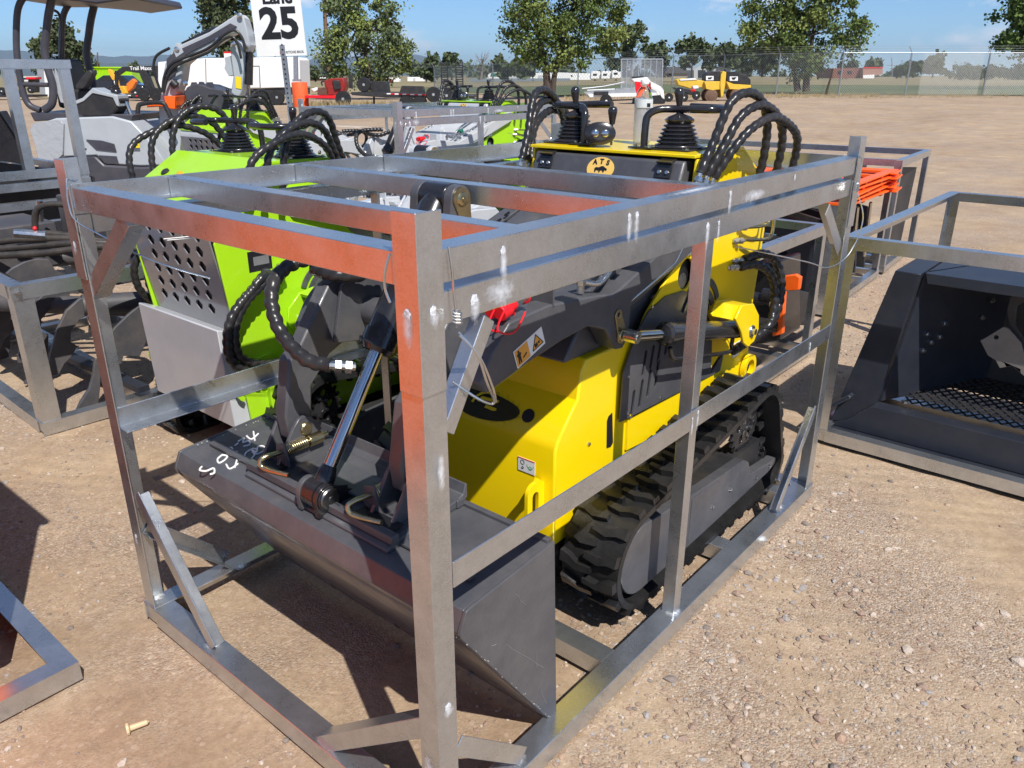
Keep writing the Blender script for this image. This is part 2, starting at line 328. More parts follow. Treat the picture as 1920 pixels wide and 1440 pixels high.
# ---------------- steel transport crates
def Lbar(b,p,q,a,c,w=.055,t=.004,w2=None):
    p=Vector(p);q=Vector(q);a=Vector(a).normalized();c=Vector(c).normalized(); w2=w2 or w
    pr=[(0,0),(w,0),(w,t),(t,t),(t,w2),(0,w2)]
    vs=[p+a*u+c*v for u,v in pr]+[q+a*u+c*v for u,v in pr]
    fs=[(i,(i+1)%6,(i+1)%6+6,i+6) for i in range(6)]+[(0,1,2,3),(0,3,4,5),(9,8,7,6),(11,10,9,6)]
    return b.add(vs,fs)
def chalk(nm='chalky_zinc_spray',col=(.78,.80,.83),al=.85):
    m=bpy.data.materials.new(nm); m.use_nodes=True; t=m.node_tree; b=t.nodes['Principled BSDF']; b.inputs['Base Color'].default_value=(*col,1); b.inputs['Roughness'].default_value=.6; b.inputs['Metallic'].default_value=.2
    tc=N(t,'ShaderNodeTexCoord'); sp=N(t,'ShaderNodeSeparateXYZ'); t.links.new(tc.outputs['UV'],sp.inputs[0])
    dx=M(t,'MULTIPLY',M(t,'SUBTRACT',sp.outputs[0],.5),2.0); dy=M(t,'MULTIPLY',M(t,'SUBTRACT',sp.outputs[1],.5),2.0)
    rr=M(t,'SQRT',M(t,'ADD',M(t,'MULTIPLY',dx,dx),M(t,'MULTIPLY',dy,dy)))
    n=N(t,'ShaderNodeTexNoise'); n.inputs['Scale'].default_value=70; n.inputs['Detail'].default_value=6; n.inputs['Roughness'].default_value=.7; t.links.new(tc.outputs['Object'],n.inputs['Vector'])
    a=M(t,'MULTIPLY',M(t,'SUBTRACT',M(t,'ADD',M(t,'SUBTRACT',.95,rr),M(t,'MULTIPLY',n.outputs[0],1.5)),.88),1.1,clamp=True)
    t.links.new(M(t,'MULTIPLY',a,al),b.inputs['Alpha']); return m
CHALK=chalk(); SOOT=chalk('soot_mark',(.012,.012,.010),.85)
def blot(parent,c,nrm,w,h,up=(0,0,1),name='zinc_spray',m=None):
    n=Vector(nrm).normalized(); up=Vector(up); sd=up.cross(n).normalized(); c=Vector(c)+n*.0007
    b=MB(); b.v=[tuple(c+sd*(x*w)+up*(y*h)) for x,y in ((-1,-1),(1,-1),(1,1),(-1,1))]; b.f=[(0,1,2,3)]
    me=b.mesh(name,m or CHALK,root_off(parent),False); uv=me.uv_layers.new(name='uv')
    for l in me.loops:
        v=me.vertices[l.vertex_index].co+root_off(parent)-c; uv.data[l.index].uv=(v.dot(sd)/w/2+.5,v.dot(up)/h/2+.5)
    o=bpy.data.objects.new(name,me); COL.objects.link(o); o.parent=parent; return o
def weld(parent,c,nrm,r=.014,tail=None):
    n=Vector(nrm); b=MB(); rnd=random.Random(int(c[0]*991+c[1]*577+c[2]*331))
    b.ball((0,0,0),r*.55,12,(1,1.25,.16)); Mx=n.to_track_quat('Z','Y').to_matrix()
    b.v=[tuple(Vector(c)+Mx@(Vector(v)*(1+rnd.uniform(-.25,.25)))) for v in b.v]; b.build('weld_mark',WELD,parent)
    if tail is None: blot(parent,c,nrm,r*1.9,r*1.6,up=(0,1,0) if abs(n.z)>.5 else (0,0,1))
    else:
        t=abs(tail) or .01; sg=-1 if tail>=0 else 1
        blot(parent,Vector(c)+Vector((0,0,sg*t*.45)),nrm,r*1.1,t*.75+r*.6); 
def wire(parent,pts,r=.0016,name='wire_tie',m=None): return MB().tube(smooth(pts,8),r,6).build(name,m or STEEL,parent)
def make_crate(name,label,loc,L=2.12,Wd=1.32,group=None,main=False,m=None):
    m=m or GALV; T=thing(name,label,'crate',loc,0,group); ox=Vector(loc)
    X=Vector((1,0,0));Y=Vector((0,1,0));Z=Vector((0,0,1))
    def part(nm,fn,bev=.0012,mm=None):
        b=MB(); fn(b); b.v=[tuple(Vector(v)+ox) for v in b.v]; return b.build(nm,mm or m,T,bev=bev if main else 0,smooth_=False,seg=1)
    cr=[((0,0),X,Y),((0,Wd),X,-Y),((L,0),-X,Y),((L,Wd),-X,-Y)]
    for (c,a,b_) in cr:
        o=Vector((c[0],c[1],0))+(a+b_)*.005
        part('corner_post',lambda b:Lbar(b,o,o+Z*1.262,a,b_))
        o2=Vector((c[0],c[1],1.10)); part('post_sleeve',lambda b:Lbar(b,o2,o2+Z*.305,a,b_,.057,.004))
    # lid
    part('lid_rail',lambda b:Lbar(b,(.0052,.062,1.3385),(.0052,Wd-.062,1.3385),X,-Z,.056))
    part('lid_rail',lambda b:Lbar(b,(.0052,.0052,1.34),(L-.0052,.0052,1.34),Y,-Z,.056))
    part('lid_rail',lambda b:Lbar(b,(.0052,Wd-.0052,1.284),(L-.0052,Wd-.0052,1.284),-Y,Z,.056))
    part('lid_rail',lambda b:Lbar(b,(L-.0052,.062,1.286),(L-.0052,Wd-.062,1.286),-X,Z,.054))
    for x in (.285,.708,1.08): part('lid_crossbar',lambda b:Lbar(b,(x,.012,1.3355),(x,Wd-.012,1.3355),X,-Z,.05))
    # base frame upper rails, mid rails, mid posts
    part('side_rail',lambda b:Lbar(b,(.06,.0105,1.268),(L-.06,.0105,1.268),Y,-Z,.057))
    part('side_rail',lambda b:Lbar(b,(.06,Wd-.0105,1.268),(L-.06,Wd-.0105,1.268),-Y,-Z,.057))
    part('side_rail',lambda b:Lbar(b,(L-.0105,.062,1.266),(L-.0105,Wd-.062,1.266),-X,-Z,.057))
    part('mid_rail',lambda b:Lbar(b,(.062,.0045,.689),(L-.062,.0045,.689),Y,Z,.058))
    part('mid_rail',lambda b:Lbar(b,(.02,Wd-.0105,.655),(L-.062,Wd-.0105,.655),-Y,Z,.06))
    for y,s in ((.0125,Y),(Wd-.0125,-Y)):
        part('mid_post',lambda b:Lbar(b,(1.008,y,.058),(1.008,y,1.22),X,s,.040))
    # floor frame
    part('bottom_rail',lambda b:Lbar(b,(0,-.001,.063),(L,-.001,.063),Y,-Z,.066,.005,.062))
    part('bottom_rail',lambda b:Lbar(b,(-.001,.066,.062),(-.001,Wd-.066,.062),X,-Z,.066,.005,.061))
    part('bottom_rail',lambda b:Lbar(b,(0,Wd+.001,.063),(L,Wd+.001,.063),-Y,-Z,.066,.005,.062))
    part('bottom_rail',lambda b:Lbar(b,(L+.001,.066,.062),(L+.001,Wd-.066,.062),-X,-Z,.066,.005,.061))
    for x in (.70,1.45,1.95): part('floor_crossmember',lambda b:Lbar(b,(x,.067,.060),(x,Wd-.067,.060),X,-Z,.066,.004,.058))
    def brace(p,q,a,c,w=.045): part('brace',lambda b:Lbar(b,p,q,a,c,w,.004))
    brace((.010,Wd-.055,.45),(.012,.95,.066),X,(0,-.75,.66)); brace((.010,.05,.385),(.010,.455,.066),X,(0,-.75,-.66)); 
    brace((.008,Wd-.05,1.045),(.008,.985,1.272),X,(0,.6,.8))
    brace((.056,.012,1.02),(.168,.012,1.205),Y,(.80,0,-.55),.032); brace((.052,.012,.27),(.27,.012,.066),Y,(.66,0,.75))
    brace((.03,Wd-.012,.30),(.27,Wd-.012,.066),-Y,(.66,0,.75))
    brace((1.88,.012,1.205),(L-.05,.012,1.04),Y,(-.66,0,-.75)); brace((1.80,.012,.066),(L-.045,.012,.40),Y,(-.75,0,.66),.036)
    brace((1.88,Wd-.012,1.205),(L-.05,Wd-.012,1.04),-Y,(-.66,0,-.75))
    return T
CR=make_crate('steel_crate','large galvanised steel crate in the foreground caging the yellow loader',(0,0,0),main=True)
for (c,n,r,tl) in [((.21,-.001+.0052,1.315),(0,-1,0),.012,.05),((.62,.0042,1.32),(0,-1,0),.012,.045),((.65,.0042,1.32),(0,-1,0),.012,.05),((1.10,.0042,1.32),(0,-1,0),.011,.05),((1.52,.0042,1.325),(0,-1,0),.009,0),
    ((.14,.0095,1.238),(0,-1,0),.016,.03),((1.0,.0095,1.25),(0,-1,0),.014,.05),((1.06,.0095,1.25),(0,-1,0),.009,.045),((.030,-.001,1.245),(0,-1,0),.013,.022),((-.001,.028,1.24),(-1,0,0),.014,.05),((.035,.0042,.42),(0,-1,0),.015,.02),((-.0004+.004,.035,.23),(-1,0,0),.014,-.06),
    ((1.03,.0035,.735),(0,-1,0),.008,.05),((1.0,.0035,.725),(0,-1,0),.006,.05),((1.86,.0035,.72),(0,-1,0),.010,.03),((-.001,1.295,1.19),(-1,0,0),.012,.02),((.0035,1.29,.31),(-1,0,0),.010,.03)]:
    weld(CR,c,n,r,tl)
for c in [(1.02,.02,.066),(1.84,.03,.068),(.03,1.30,.068),(.03,.96,.068),(.30,1.25,.066),(1.62,-.003,.045),(.28,.03,.066)]: weld(CR,c,(0,0,1),.018)
blot(CR,(.21,.0095,1.238),(0,-1,0),.05,.03); blot(CR,(1.25,.0045,1.30),(0,-1,0),.10,.02); blot(CR,(.95,.03,1.3402),(0,0,1),.16,.02,up=(0,1,0)); blot(CR,(.0345,-.0003,.95),(0,-1,0),.012,.05); blot(CR,(-.0003,.03,.20),(-1,0,0),.02,.07)
for x in (.285,.708,1.08): MB().ball((x+.02,1.306,1.325),.012,10,(1.6,.6,1)).build('weld_bead',BURN,CR)
# wire ties at the posts
wire(CR,[(.066,-.004,1.345),(.068,-.008,1.31),(.07,-.009,1.27),(.072,-.012,1.235)],.0022); 
MB().tube([(.074+.0075*math.cos(t*.9),-.012+.0065*math.sin(t*.9),1.238-.00075*t) for t in range(30)],.0022,6).build('wire_twist',STEEL,CR)
wire(CR,[(.078,-.012,1.195),(.10,-.03,1.16),(.125,-.03,1.10),(.155,-.02,1.05),(.13,-.01,1.06),(.09,.02,1.10)],.0024)
wire(CR,[(.078,-.010,1.20),(.11,-.028,1.15),(.135,-.034,1.09),(.157,-.022,1.052)],.0022)
wire(CR,[(.0,.062,1.335),(-.006,.068,1.31),(-.008,.07,1.28),(-.004,.064,1.255)],.0024)
wire(CR,[(.0,1.262,1.36),(-.006,1.255,1.34),(-.012,1.25,1.30),(-.008,1.235,1.26),(.03,1.18,1.22),(.1,1.08,1.16),(.2,1.0,1.11)],.0022)
wire(CR,[(.0,1.262,1.36),(.02,1.27,1.352),(.04,1.30,1.352)],.0022)
wire(CR,[(.25,1.32,1.165),(.45,1.30,1.155),(.75,1.22,1.13),(.85,1.1,1.10)],.0016,m=WPL); wire(CR,[(.26,1.32,1.16),(.5,1.31,1.145),(.7,1.25,1.125)],.0016,m=WPL)
wire(CR,[(2.04,-.006,1.345),(2.06,-.014,1.33),(2.055,-.012,1.27),(2.05,-.012,1.24),(2.05,-.05,1.14),(2.0,-.04,1.03),(1.9,-.01,.99),(1.8,.04,1.02),(1.6,.2,1.08)],.0022)
MB().tube([(2.05+.009*math.cos(t*.9),-.014+.007*math.sin(t*.9),1.255-.0009*t) for t in range(28)],.0024,6).build('wire_twist',STEEL,CR)
# ---------------- compact tracked loaders
CY=.66
def hull(circs,n=20):
    pts=[]
    for (x,z,r) in circs: pts+=circ((x,z),r,n*2)
    pts=sorted(set(pts)); 
    def half(ps):
        h=[]
        for p in ps:
            while len(h)>1 and (h[-1][0]-h[-2][0])*(p[1]-h[-2][1])-(h[-1][1]-h[-2][1])*(p[0]-h[-2][0])<=0: h.pop()
            h.append(p)
        return h
    return half(pts)[:-1]+half(pts[::-1])[:-1]
def resample(loop,step):
    P_=[Vector((a,b)) for a,b in loop]; n=len(P_); L=[0]
    for i in range(n): L.append(L[-1]+(P_[(i+1)%n]-P_[i]).length)
    m=round(L[-1]/step); out=[]
    j=0
    for i in range(m):
        t=L[-1]*i/m
        while L[j+1]<t: j+=1
        a=(t-L[j])/max(1e-9,L[j+1]-L[j]); out.append(P_[j%n].lerp(P_[(j+1)%n],a))
    return out
TRK=[(1.005,.225,.165),(1.83,.37,.152),(1.975,.155,.095)]
def make_track(T,y0,y1,outer,detail=True):
    """rubber belt with lugs, running round idler, sprocket and roller; outer = -1 or +1 side"""
    y0b,y1b=min(y0,y1),max(y0,y1); loop=hull(TRK); pts=resample(loop,.012); n=len(pts)
    def frame(i):
        d=(pts[(i+1)%n]-pts[i-1]).normalized(); return d,Vector((d.y,-d.x))
    b=MB(); base=0; sec=[]
    for i,p in enumerate(pts):
        d,nr=frame(i); q=p-nr*.020; sag=0
        sec.append((p,q))
    for p,q in sec: b.v+=[(p.x,y0b,p.y),(p.x,y1b,p.y),(q.x,y1b,q.y),(q.x,y0b,q.y)]
    for i in range(n):
        a=4*i;c=4*((i+1)%n)
        for k in range(4): b.f.append((a+k,a+(k+1)%4,c+(k+1)%4,c+k))
    belt=b.build('track_belt',RUB,T,ang=40)
    # lugs: staggered chevron blocks on each half of the belt
    w=(y1b-y0b); per=.078; L=n*.012; m=int(L/per); b=MB()
    def P3(s,lat,h):
        k=(s/.012)%n; i=int(k)%n; f=k-int(k); p=pts[i].lerp(pts[(i+1)%n],f); d,nr=frame(i); q=p+nr*h
        return (q.x,y0b+lat,q.y)
    fine=T.get('fine_tracks',0)
    for j in range(m):
        for half in (0,1):
            s0=(j+.5*half)*L/m; lat0,lat1=(0.002,w*.56) if half==0 else (w*.44,w-.002)
            out,inn=(lat0,lat1) if half==0 else (lat1,lat0)
            mid=(out*.45+inn*.55)
            # zig-zag lug: wide foot at the edge, stepping sideways towards the centre
            prof=[(0,out),(.006,out+(mid-out)*.5),(.024,mid),(.020,inn),(.040,inn),(.048,mid),(.036,out+(mid-out)*.45),(.036,out)]
            lo=[P3(s0+a*1.02-.003,c,-.001) for a,c in prof]; hi=[P3(s0+.003+a*.86,c+(inn-out)*.02,.021) for a,c in prof]
            k=len(b.v); N_=len(prof); b.v+=lo+hi
            for i in range(N_): b.f.append((k+i,k+(i+1)%N_,k+N_+(i+1)%N_,k+N_+i))
            b.f+=[tuple(k+N_+i for i in (0,1,6,7)),tuple(k+N_+i for i in (1,2,5,6)),tuple(k+N_+i for i in (2,3,4,5))]
    if not fine: lugs=b.build('track_lugs',RUB,T,ang=25); lugs['kind']='stuff'
    else:
        nv=16; nf=len(b.f)//(2*m); col_=b
        for i in range(2*m):
            q=MB(); q.v=col_.v[i*nv:(i+1)*nv]; q.f=[tuple(k-i*nv for k in f) for f in col_.f[i*nf:(i+1)*nf]]; q.build('track_lug',RUB,T,ang=25)
    # inner guide teeth
    b=MB(); yc=(y0b+y1b)/2
    for j in range(int(L/.078)):
        for s in (-1,1):
            k=int(j*.078/.012)%n; d,nr=frame(k); p=pts[k]-nr*.020; q=pts[k]-nr*.056
            b.bar((p.x,yc+s*.028,p.y),(q.x,yc+s*.022,q.y),.014,.026,(d.x,0,d.y))
    b.build('track_guides',RUB,T)
    o=y0b if outer<0 else y1b; s=1 if outer<0 else -1
    # wheels
    def wheel(nm,x,z,r,mm=BLK):
        b=MB(); b.lathe([(r*.35,0),(r*.35,.03),(r*.8,.035),(r*.85,.02),(r,.02),(r,.06),(r*.3,.062)],(x,o+s*.045,z),(0,s,0),24); return b.build(nm,mm,T,ang=30)
    wheel('idler_wheel',1.005,.225,.138)
    x,z=1.83,.37; b=MB(); holes=[circ((x+.062*math.cos(a),z+.062*math.sin(a)),.017,12) for a in [i*PI/3 for i in range(6)]]+[circ((x,z),.028,14)]
    tooth=[]
    for i in range(22):
        a=2*PI*i/22; tooth+= [(x+.104*math.cos(a-.08),z+.104*math.sin(a-.08)),(x+.122*math.cos(a),z+.122*math.sin(a)),(x+.104*math.cos(a+.09),z+.104*math.sin(a+.09))]
    b.prism('y',tooth,o+s*.075,o+s*.090,holes); sp_=b.build('drive_sprocket',BLK,T,bev=.002)
    b=MB(); b.lathe([(.045,0),(.05,.02),(.05,.06),(.06,.07)],(x,o+s*.08,z),(0,s,0),18); b.build('sprocket_hub',BLKM,sp_)
    b=MB()
    for i in range(6):
        a=i*PI/3+.5; b.lathe([(.008,0),(.008,.012)],(x+.04*math.cos(a),o+s*.064,z+.04*math.sin(a)),(0,s,0),6)
    b.build('hub_bolts',STEEL,sp_)
    wheel('rear_roller',1.975,.155,.07)
    for xx in (1.22,1.42,1.62,1.80): wheel('track_roller',xx,.125,.05)
    # track frame cover: long plate with rounded front
    pr=circ((1.0,.225),.118,14,PI*.5,PI*1.5)+[(1.28,.112),(1.5,.118),(1.95,.135),(2.02,.15),(2.02,.175),(1.90,.185),(1.78,.20),(1.745,.262),(1.70,.288),(1.40,.305),(1.18,.325)]
    b=MB(); b.prism('y',pr,o+s*.012,o+s*.050); b.build('track_frame_cover',DGREY,T,bev=.012,seg=3)
    b=MB(); b.prism('y',[(1.30,.13),(1.52,.14),(1.52,.27),(1.49,.285),(1.30,.30)],o+s*.0095,o+s*.014); b.build('cover_plate',DGREY,T,bev=.0015)
    b=MB()
    for p in [(1.60,.21),(1.95,.165),(1.46,.20),(1.83,.165)]: b.lathe([(.007,0),(.007,.008),(.003,.010)],(p[0],o+s*.012,p[1]),(0,-s,0),8)
    b.build('cover_bolts',STEEL,T)
    b=MB(); b.bb(1.05,1.95,min(o+s*.06,o+s*.14),max(o+s*.06,o+s*.14),.11,.27); b.build('track_frame',BLKM,T)
def hose(T,path,r=.014,m=None,nm='hydraulic_hose',bead=.36): return MB().tube(path,r,9,True,bead,.033).build(nm,m or HOSE,T,ang=60)
def fitting(T,p,q,r=.010):
    p=Vector(p);q=Vector(q); d=(q-p); o=MB().tube([p,q],r*.75,8).build('hose_fitting',STEEL,T)
    b=MB(); 
    for t in (.15,.55): b.lathe([(r*1.25,0),(r*1.25,.015)],tuple(p+d*t),tuple(d.normalized()),6)
    b.build('hex_nut',STEEL,o); return o
def boot(T,c):
    pr=[(.082,0),(.084,.006)]; h=.008
    for i in range(6):
        r=.074-.0050*i; pr+=[(r+.004,h),(r+.003,h+.004),(r-.009,h+.007),(r-.009,h+.009)]; h+=.0125
    pr+=[(.046,h),(.050,h+.008),(.038,h+.018),(.014,h+.027),(.010,h+.032),(.008,h+.036)]
    b=MB().lathe(pr,c,(0,0,1),22); b.build('rubber_boot',BLK,T,ang=60); return h+.03
def lever(T,c,h,tilt=(0,0),knob=.045):
    c=Vector(c); t=c+Vector((tilt[0],tilt[1],h)); rod=MB().tube([c,t],.0042,8).build('lever_rod',CHR,T)
    MB().lathe([(.009,0),(.011,.012),(.0155,knob*.8),(.0165,knob*1.05),(.013,knob*1.25),(.004,knob*1.33)],t,(tilt[0],tilt[1],h),14).build('lever_knob',BLK,rod,ang=60)
def cylinder(T,p,q,rod,rb,split=.45,m=None,up=(0,0,1)):
    """hydraulic cylinder: rod end at p, barrel end at q"""
    p=Vector(p);q=Vector(q);d=(q-p).normalized();L=(q-p).length;s=p+(q-p)*split
    g=MB().tube([p,s+d*.02],rod,14).build('cylinder_rod',CHR,T,ang=60)
    MB().tube([s,s+d*.012,s+d*.012,s+d*.05,s+d*.05,q-d*.03,q-d*.03,q],[rb*.9,rb*1.08,rb*1.12,rb*1.12,rb,rb,rb*1.05,rb*1.02],18).build('cylinder_barrel',m or BLK,T,ang=40)
    return g
def oring(T,c,ax,r=.026,w=.006,m=None):
    MB().lathe([(r*.2,-w*.4),(r*.95,-w*.5),(r,0),(r*.9,w*.6),(r*.6,w),(r*.35,w),(r*.32,w*1.6),(.002,w*1.7)],c,ax,18).build('pivot_pin',m or BRASS,T,ang=30)
def make_loader(name,label,body,hood,armc,loc,group=None,full=True,track=True,deco=True):
    """built facing -x with its nose at x=.82, then placed"""
    T=thing(name,label,'track loader',(1.4,CY,.06),0,group)
    def mir(y): return 2*CY-y
    T['fine_tracks']=1 if body is YEL else 0
    if track: make_track(T,.115,.315,-1); make_track(T,1.005,1.205,1)
    # nose and lower body
    b=MB(); b.prism('y',[(.82,.27),(.82,.585),(.832,.612),(.90,.69),(.925,.715),(.94,.80),(.962,.832),(2.06,.832),(2.06,.40),(1.95,.27)],.335,mir(.335)); BODY=b.build('body',body,T,bev=.007,seg=3)
    b=MB(); b.bb(.835,1.95,.34,.98,.17,.272); b.build('belly_pan',BLKM,T)
    # hood
    hp=[(.885,.8335),(.955,.93),(1.05,1.00),(1.44,1.155),(1.455,1.215),(1.505,1.345),(1.85,1.352),(1.98,1.265),(1.98,.8335)]
    b=MB(); b.prism('y',hp,.358,mir(.358)); b.build('engine_hood',hood,T,bev=.008)
    # perforations on hood flank
    for s in (0,1):
        b=MB()
        for i in range(6):
            for j in range(5):
                x=1.06+.045*i+.012*j; z=.925+.030*j+.018*i
                b.prism('y',capsule((x,z),(x+.020,z+.006),.0045,4),*((.3562,.3590) if s==0 else (mir(.3590),mir(.3562))))
        b.build('vent_slots',INK,T,smooth_=False)
    # front hood face slots under the logo
    b=MB()
    for i in range(5): b.bb(1.468,1.476,.47+.075*i,.52+.075*i,1.222,1.236)
    b.build('hood_slots',INK,T)
    for y in (.42,.90):
        b=MB(); b.box((1.506,y,1.345),(.05,.055,.006),Mx=Matrix.Rotation(R(-12),3,'Y')); b.box((1.487,y,1.318),(.005,.055,.055),Mx=Matrix.Rotation(R(20),3,'Y')); b.build('hinge',BLK,T,bev=.001)
        b=MB()
        for dy in (-.014,.014): b.lathe([(.007,0),(.006,.005),(.001,.006)],(1.4815,y+dy,1.31),(-1,0,.36),8)
        b.build('hinge_bolts',STEEL,T)
    # tower side plates
    outer=[(1.20,.80),(1.271,.90),(1.40,1.0),(1.49,1.055),(1.535,1.14),(1.515,1.25),(1.53,1.352),(1.86,1.358),(2.00,1.28),(2.13,1.09),(2.085,.70),(2.11,.50),(2.06,.42),(1.6,.42),(1.2,.45)]
    hole=circ((1.515,.985),.052,20)
    for (ya,yb,s) in ((.326,.336,1),(mir(.336),mir(.326),-1)):
        b=MB(); b.prism('y',outer,ya,yb,[hole]); b.build('tower_plate',body,T,bev=.0025)
        b=MB(); b.prism('y',circ((1.515,.985),.075,20),*((.350,.354) if s>0 else (mir(.354),mir(.350)))); b.build('port_recess',INK,T)
    MB().tube([(1.50,.33,.965),(1.50,.40,.96)],.026,16).build('exhaust_pipe',STEEL,T)
    # rear
    b=MB(); b.bb(1.95,2.015,.34,.98,.42,1.20); b.build('rear_panel',hood,T,bev=.01)
    # console deck
    b=MB(); b.prism('y',[(1.512,1.3555),(1.512,1.366),(1.86,1.372),(1.99,1.29),(1.985,1.28),(1.86,1.3585)],.326,mir(.326)); b.build('console_deck',body,T,bev=.002)
    # fan guard plate on body side
    for side in (0,1):
        G=[(1.139,0.576),(1.145,0.74),(1.207,0.85),(1.273,0.909),(1.375,0.938),(1.498,0.933),(1.62,0.881),(1.738,0.753),(1.763,0.563)]
        G=G+[(1.86,.62),(1.84,.55)]
        slots=[]
        for k in range(4):
            x=1.205+.048*k; slots.append(capsule((x,.575+.022*k),(x+.010,.655+.022*k),.0085,5))
        for k in range(4):
            x=1.262+.046*k; slots.append(capsule((x,.705+.012*k),(x+.012,.775+.006*k),.0085,5))
        cc=(1.625,.80)
        for r0 in (.055,.092,.130):
            for q in range(3): slots.append(arcslot(cc,r0,r0+.024,R(22+47*q),R(62+47*q),8))
        y=(.3195,.3245) if side==0 else (mir(.3245),mir(.3195))
        b=MB(); b.prism('y',G,*y,slots); b.build('fan_guard',DGREY,T,bev=0)
        yy=(.3250,.3256) if side==0 else (mir(.3256),mir(.3250))
        gi=[(p[0]*.97+1.5*.03,p[1]*.97+.75*.03) for p in G]; b=MB(); b.prism('y',gi,*yy); b.build('guard_mesh',INK,T)
        b=MB()
        for p in [(1.174,0.722),(1.184,0.591),(1.39,0.582),(1.291,0.921),(1.582,0.813)]: b.lathe([(.006,0),(.005,.004),(.001,.005)],(p[0],.3195 if side==0 else mir(.3195),p[1]),(0,-1 if side==0 else 1,0),8)
        b.build('guard_bolts',STEEL,T)
        yb=(.3335,.3345) if side==0 else (mir(.3345),mir(.3335))
        b=MB(); b.prism('y',[(1.094,0.608),(1.114,0.614),(1.127,0.505),(1.115,0.494),(1.091,0.498),(1.086,0.594)],*yb); b.build('body_slot',INK,T)
    for p in ((.99,.55),(.99,.34),(1.16,.40)): MB().lathe([(.007,0),(.006,.004),(.001,.005)],(p[0],.3345,p[1]),(0,-1,0),8).build('panel_bolt',STEEL,T)
    # nose details
    ey=(.372,.384)
    for s in (0,1):
        y=ey if s==0 else (mir(ey[1]),mir(ey[0]))
        b=MB(); b.prism('y',[(.8195,.33),(.8195,.475),(.79,.50)]+circ((.775,.455),.034,8,PI*.45,PI)+circ((.775,.36),.034,8,PI,PI*1.5)+[(.79,.325)],*y,[capsule((.778,.37),(.778,.445),.0145,6)]); b.build('tie_down_eye',body,T,bev=.002)
    nx=Vector((-.07,0,.08)).normalized()  # nose slope normal approx
    for (y,zz) in ((.47,.645),):
        b=MB(); b.lathe([(.022,0),(.022,.001)],(.862,y,.649),(-.78,0,.63),18); b.build('nose_port',INK,T)
    if deco:
        # non-slip patch with wiped stripes on the nose slope
        ex=Vector((0,-1,0)); ey_=Vector((.068,0,.078)).normalized(); o=Vector((.8575,.66,.6435))
        sm=mat('soot_smudge',(.035,.030,.008),.6,alpha=.80); decal('soot_patch',sm,T,o+ex*.02-ey_*.004,ex,ey_,[(math.cos(a*PI/16)*.135*(1+.07*math.sin(a*.6)),math.sin(a*PI/16)*.046*(1+.06*math.sin(a*.6+1))) for a in range(32)],.0008)
        blot(T,o+ex*.03,Vector((-.078,0,.068)),.16,.065,up=ey_,name='soot_smudge',m=SOOT); blot(T,o+ex*-.01+ey_*.008,Vector((-.078,0,.068)),.12,.055,up=ey_,name='soot_smudge',m=SOOT)
        st=mat('bright_yellow_stripe',(.86,.62,.01),.4)
        decal('stripe_mark',st,T,o+ex*.05,ex,ey_,arcslot((-.03,-.012),.046,.054,R(55),R(175),10),.0022)
        decal('stripe_mark',st,T,o+ex*.05,ex,ey_,[(-.045,.010),(.015,.014),(.016,.023),(-.052,.020),(-.064,.002),(-.055,.0)],.0022)
        decal('stripe_mark',st,T,o+ex*.05,ex,ey_,[(-.025,-.012),(.008,-.014),(.022,-.010),(.020,-.003),(-.024,-.002)],.0022)
        # lifting label on nose
        LB_=decal('lifting_label',WPL,T,(.8185,.440,.508),(0,-1,0),(0,0,1),rect(.065,.045),.0008); 
        o=Vector((.8175,.440,.508))
        decal('label_edge',INKR,LB_,o,(0,-1,0),(0,0,1),rect(.065,.0025,0,.021),.0006)
        decal('hook_icon',INK,LB_,o,(0,-1,0),(0,0,1),arcslot((-.015,.008),.0065,.008,0,PI*1.99,14),.0006)
        decal('hook_icon',INK,LB_,o,(0,-1,0),(0,0,1),arcslot((-.015,-.010),.003,.005,-PI,PI*.6,8),.0006)
        decal('strap_icon',INKG,LB_,o,(0,-1,0),(0,0,1),arcslot((.015,-.004),.005,.0062,0,PI*1.99,12),.0006)
        decal('strap_icon',INKG,LB_,o,(0,-1,0),(0,0,1),arcslot((.015,.006),.012,.0132,-PI,0,10),.0006)
        # oval maker's badge on the hood face
        nrm=Vector((-.13,0,.05)).normalized(); up=Vector((.05,0,.13)).normalized(); o=Vector((1.4860,.665,1.304))
        bd=decal('oval_badge',mat('badge_gold',(.86,.55,.14),.45),T,o,(0,-1,0),up,circ((0,0),.055,26,ry=.040),.0015)
        o2=o+nrm*.002
        text('badge_lettering','A',.024,INK,bd,o2+Vector((0,.026,0))+up*.021,(0,-1,.12),up,.001); text('badge_lettering','T',.024,INK,bd,o2+up*.024,(0,-1,0),up,.001); text('badge_lettering','S',.024,INK,bd,o2+Vector((0,-.026,0))+up*.021,(0,-1,-.12),up,.001)
        text('badge_lettering','POWER',.016,INK,bd,o2-up*.027,(0,-1,0),up,.0004)
        bis=[(-.022,-.008),(-.02,-.013),(-.017,-.013),(-.016,-.006),(-.004,-.007),(-.004,-.013),(0,-.013),(.002,-.006),(.010,-.006),(.013,-.012),(.017,-.012),(.018,-.004),(.026,-.006),(.028,-.001),(.024,.003),(.020,.004),(.012,.009),(.004,.009),(-.006,.004),(-.018,.004),(-.023,0)]
        decal('badge_bison',INK,bd,o2,(0,-1,0),up,bis,.0006)
    # ---- lift arms (outside the hood, inboard of the cylinders)
    A=[(.455,.915),(.50,.985),(.565,1.045),(.72,1.055),(.95,1.035),(1.02,1.02),(1.30,1.11),(1.76,1.265),(1.80,1.262),(1.82,1.22),(1.79,1.18),(1.35,1.03),(1.12,.965),(1.115,.875),(1.085,.845),(1.045,.85),(.985,.925),(.90,.955),(.78,.945),(.66,.925),(.575,.905),(.48,.885)]
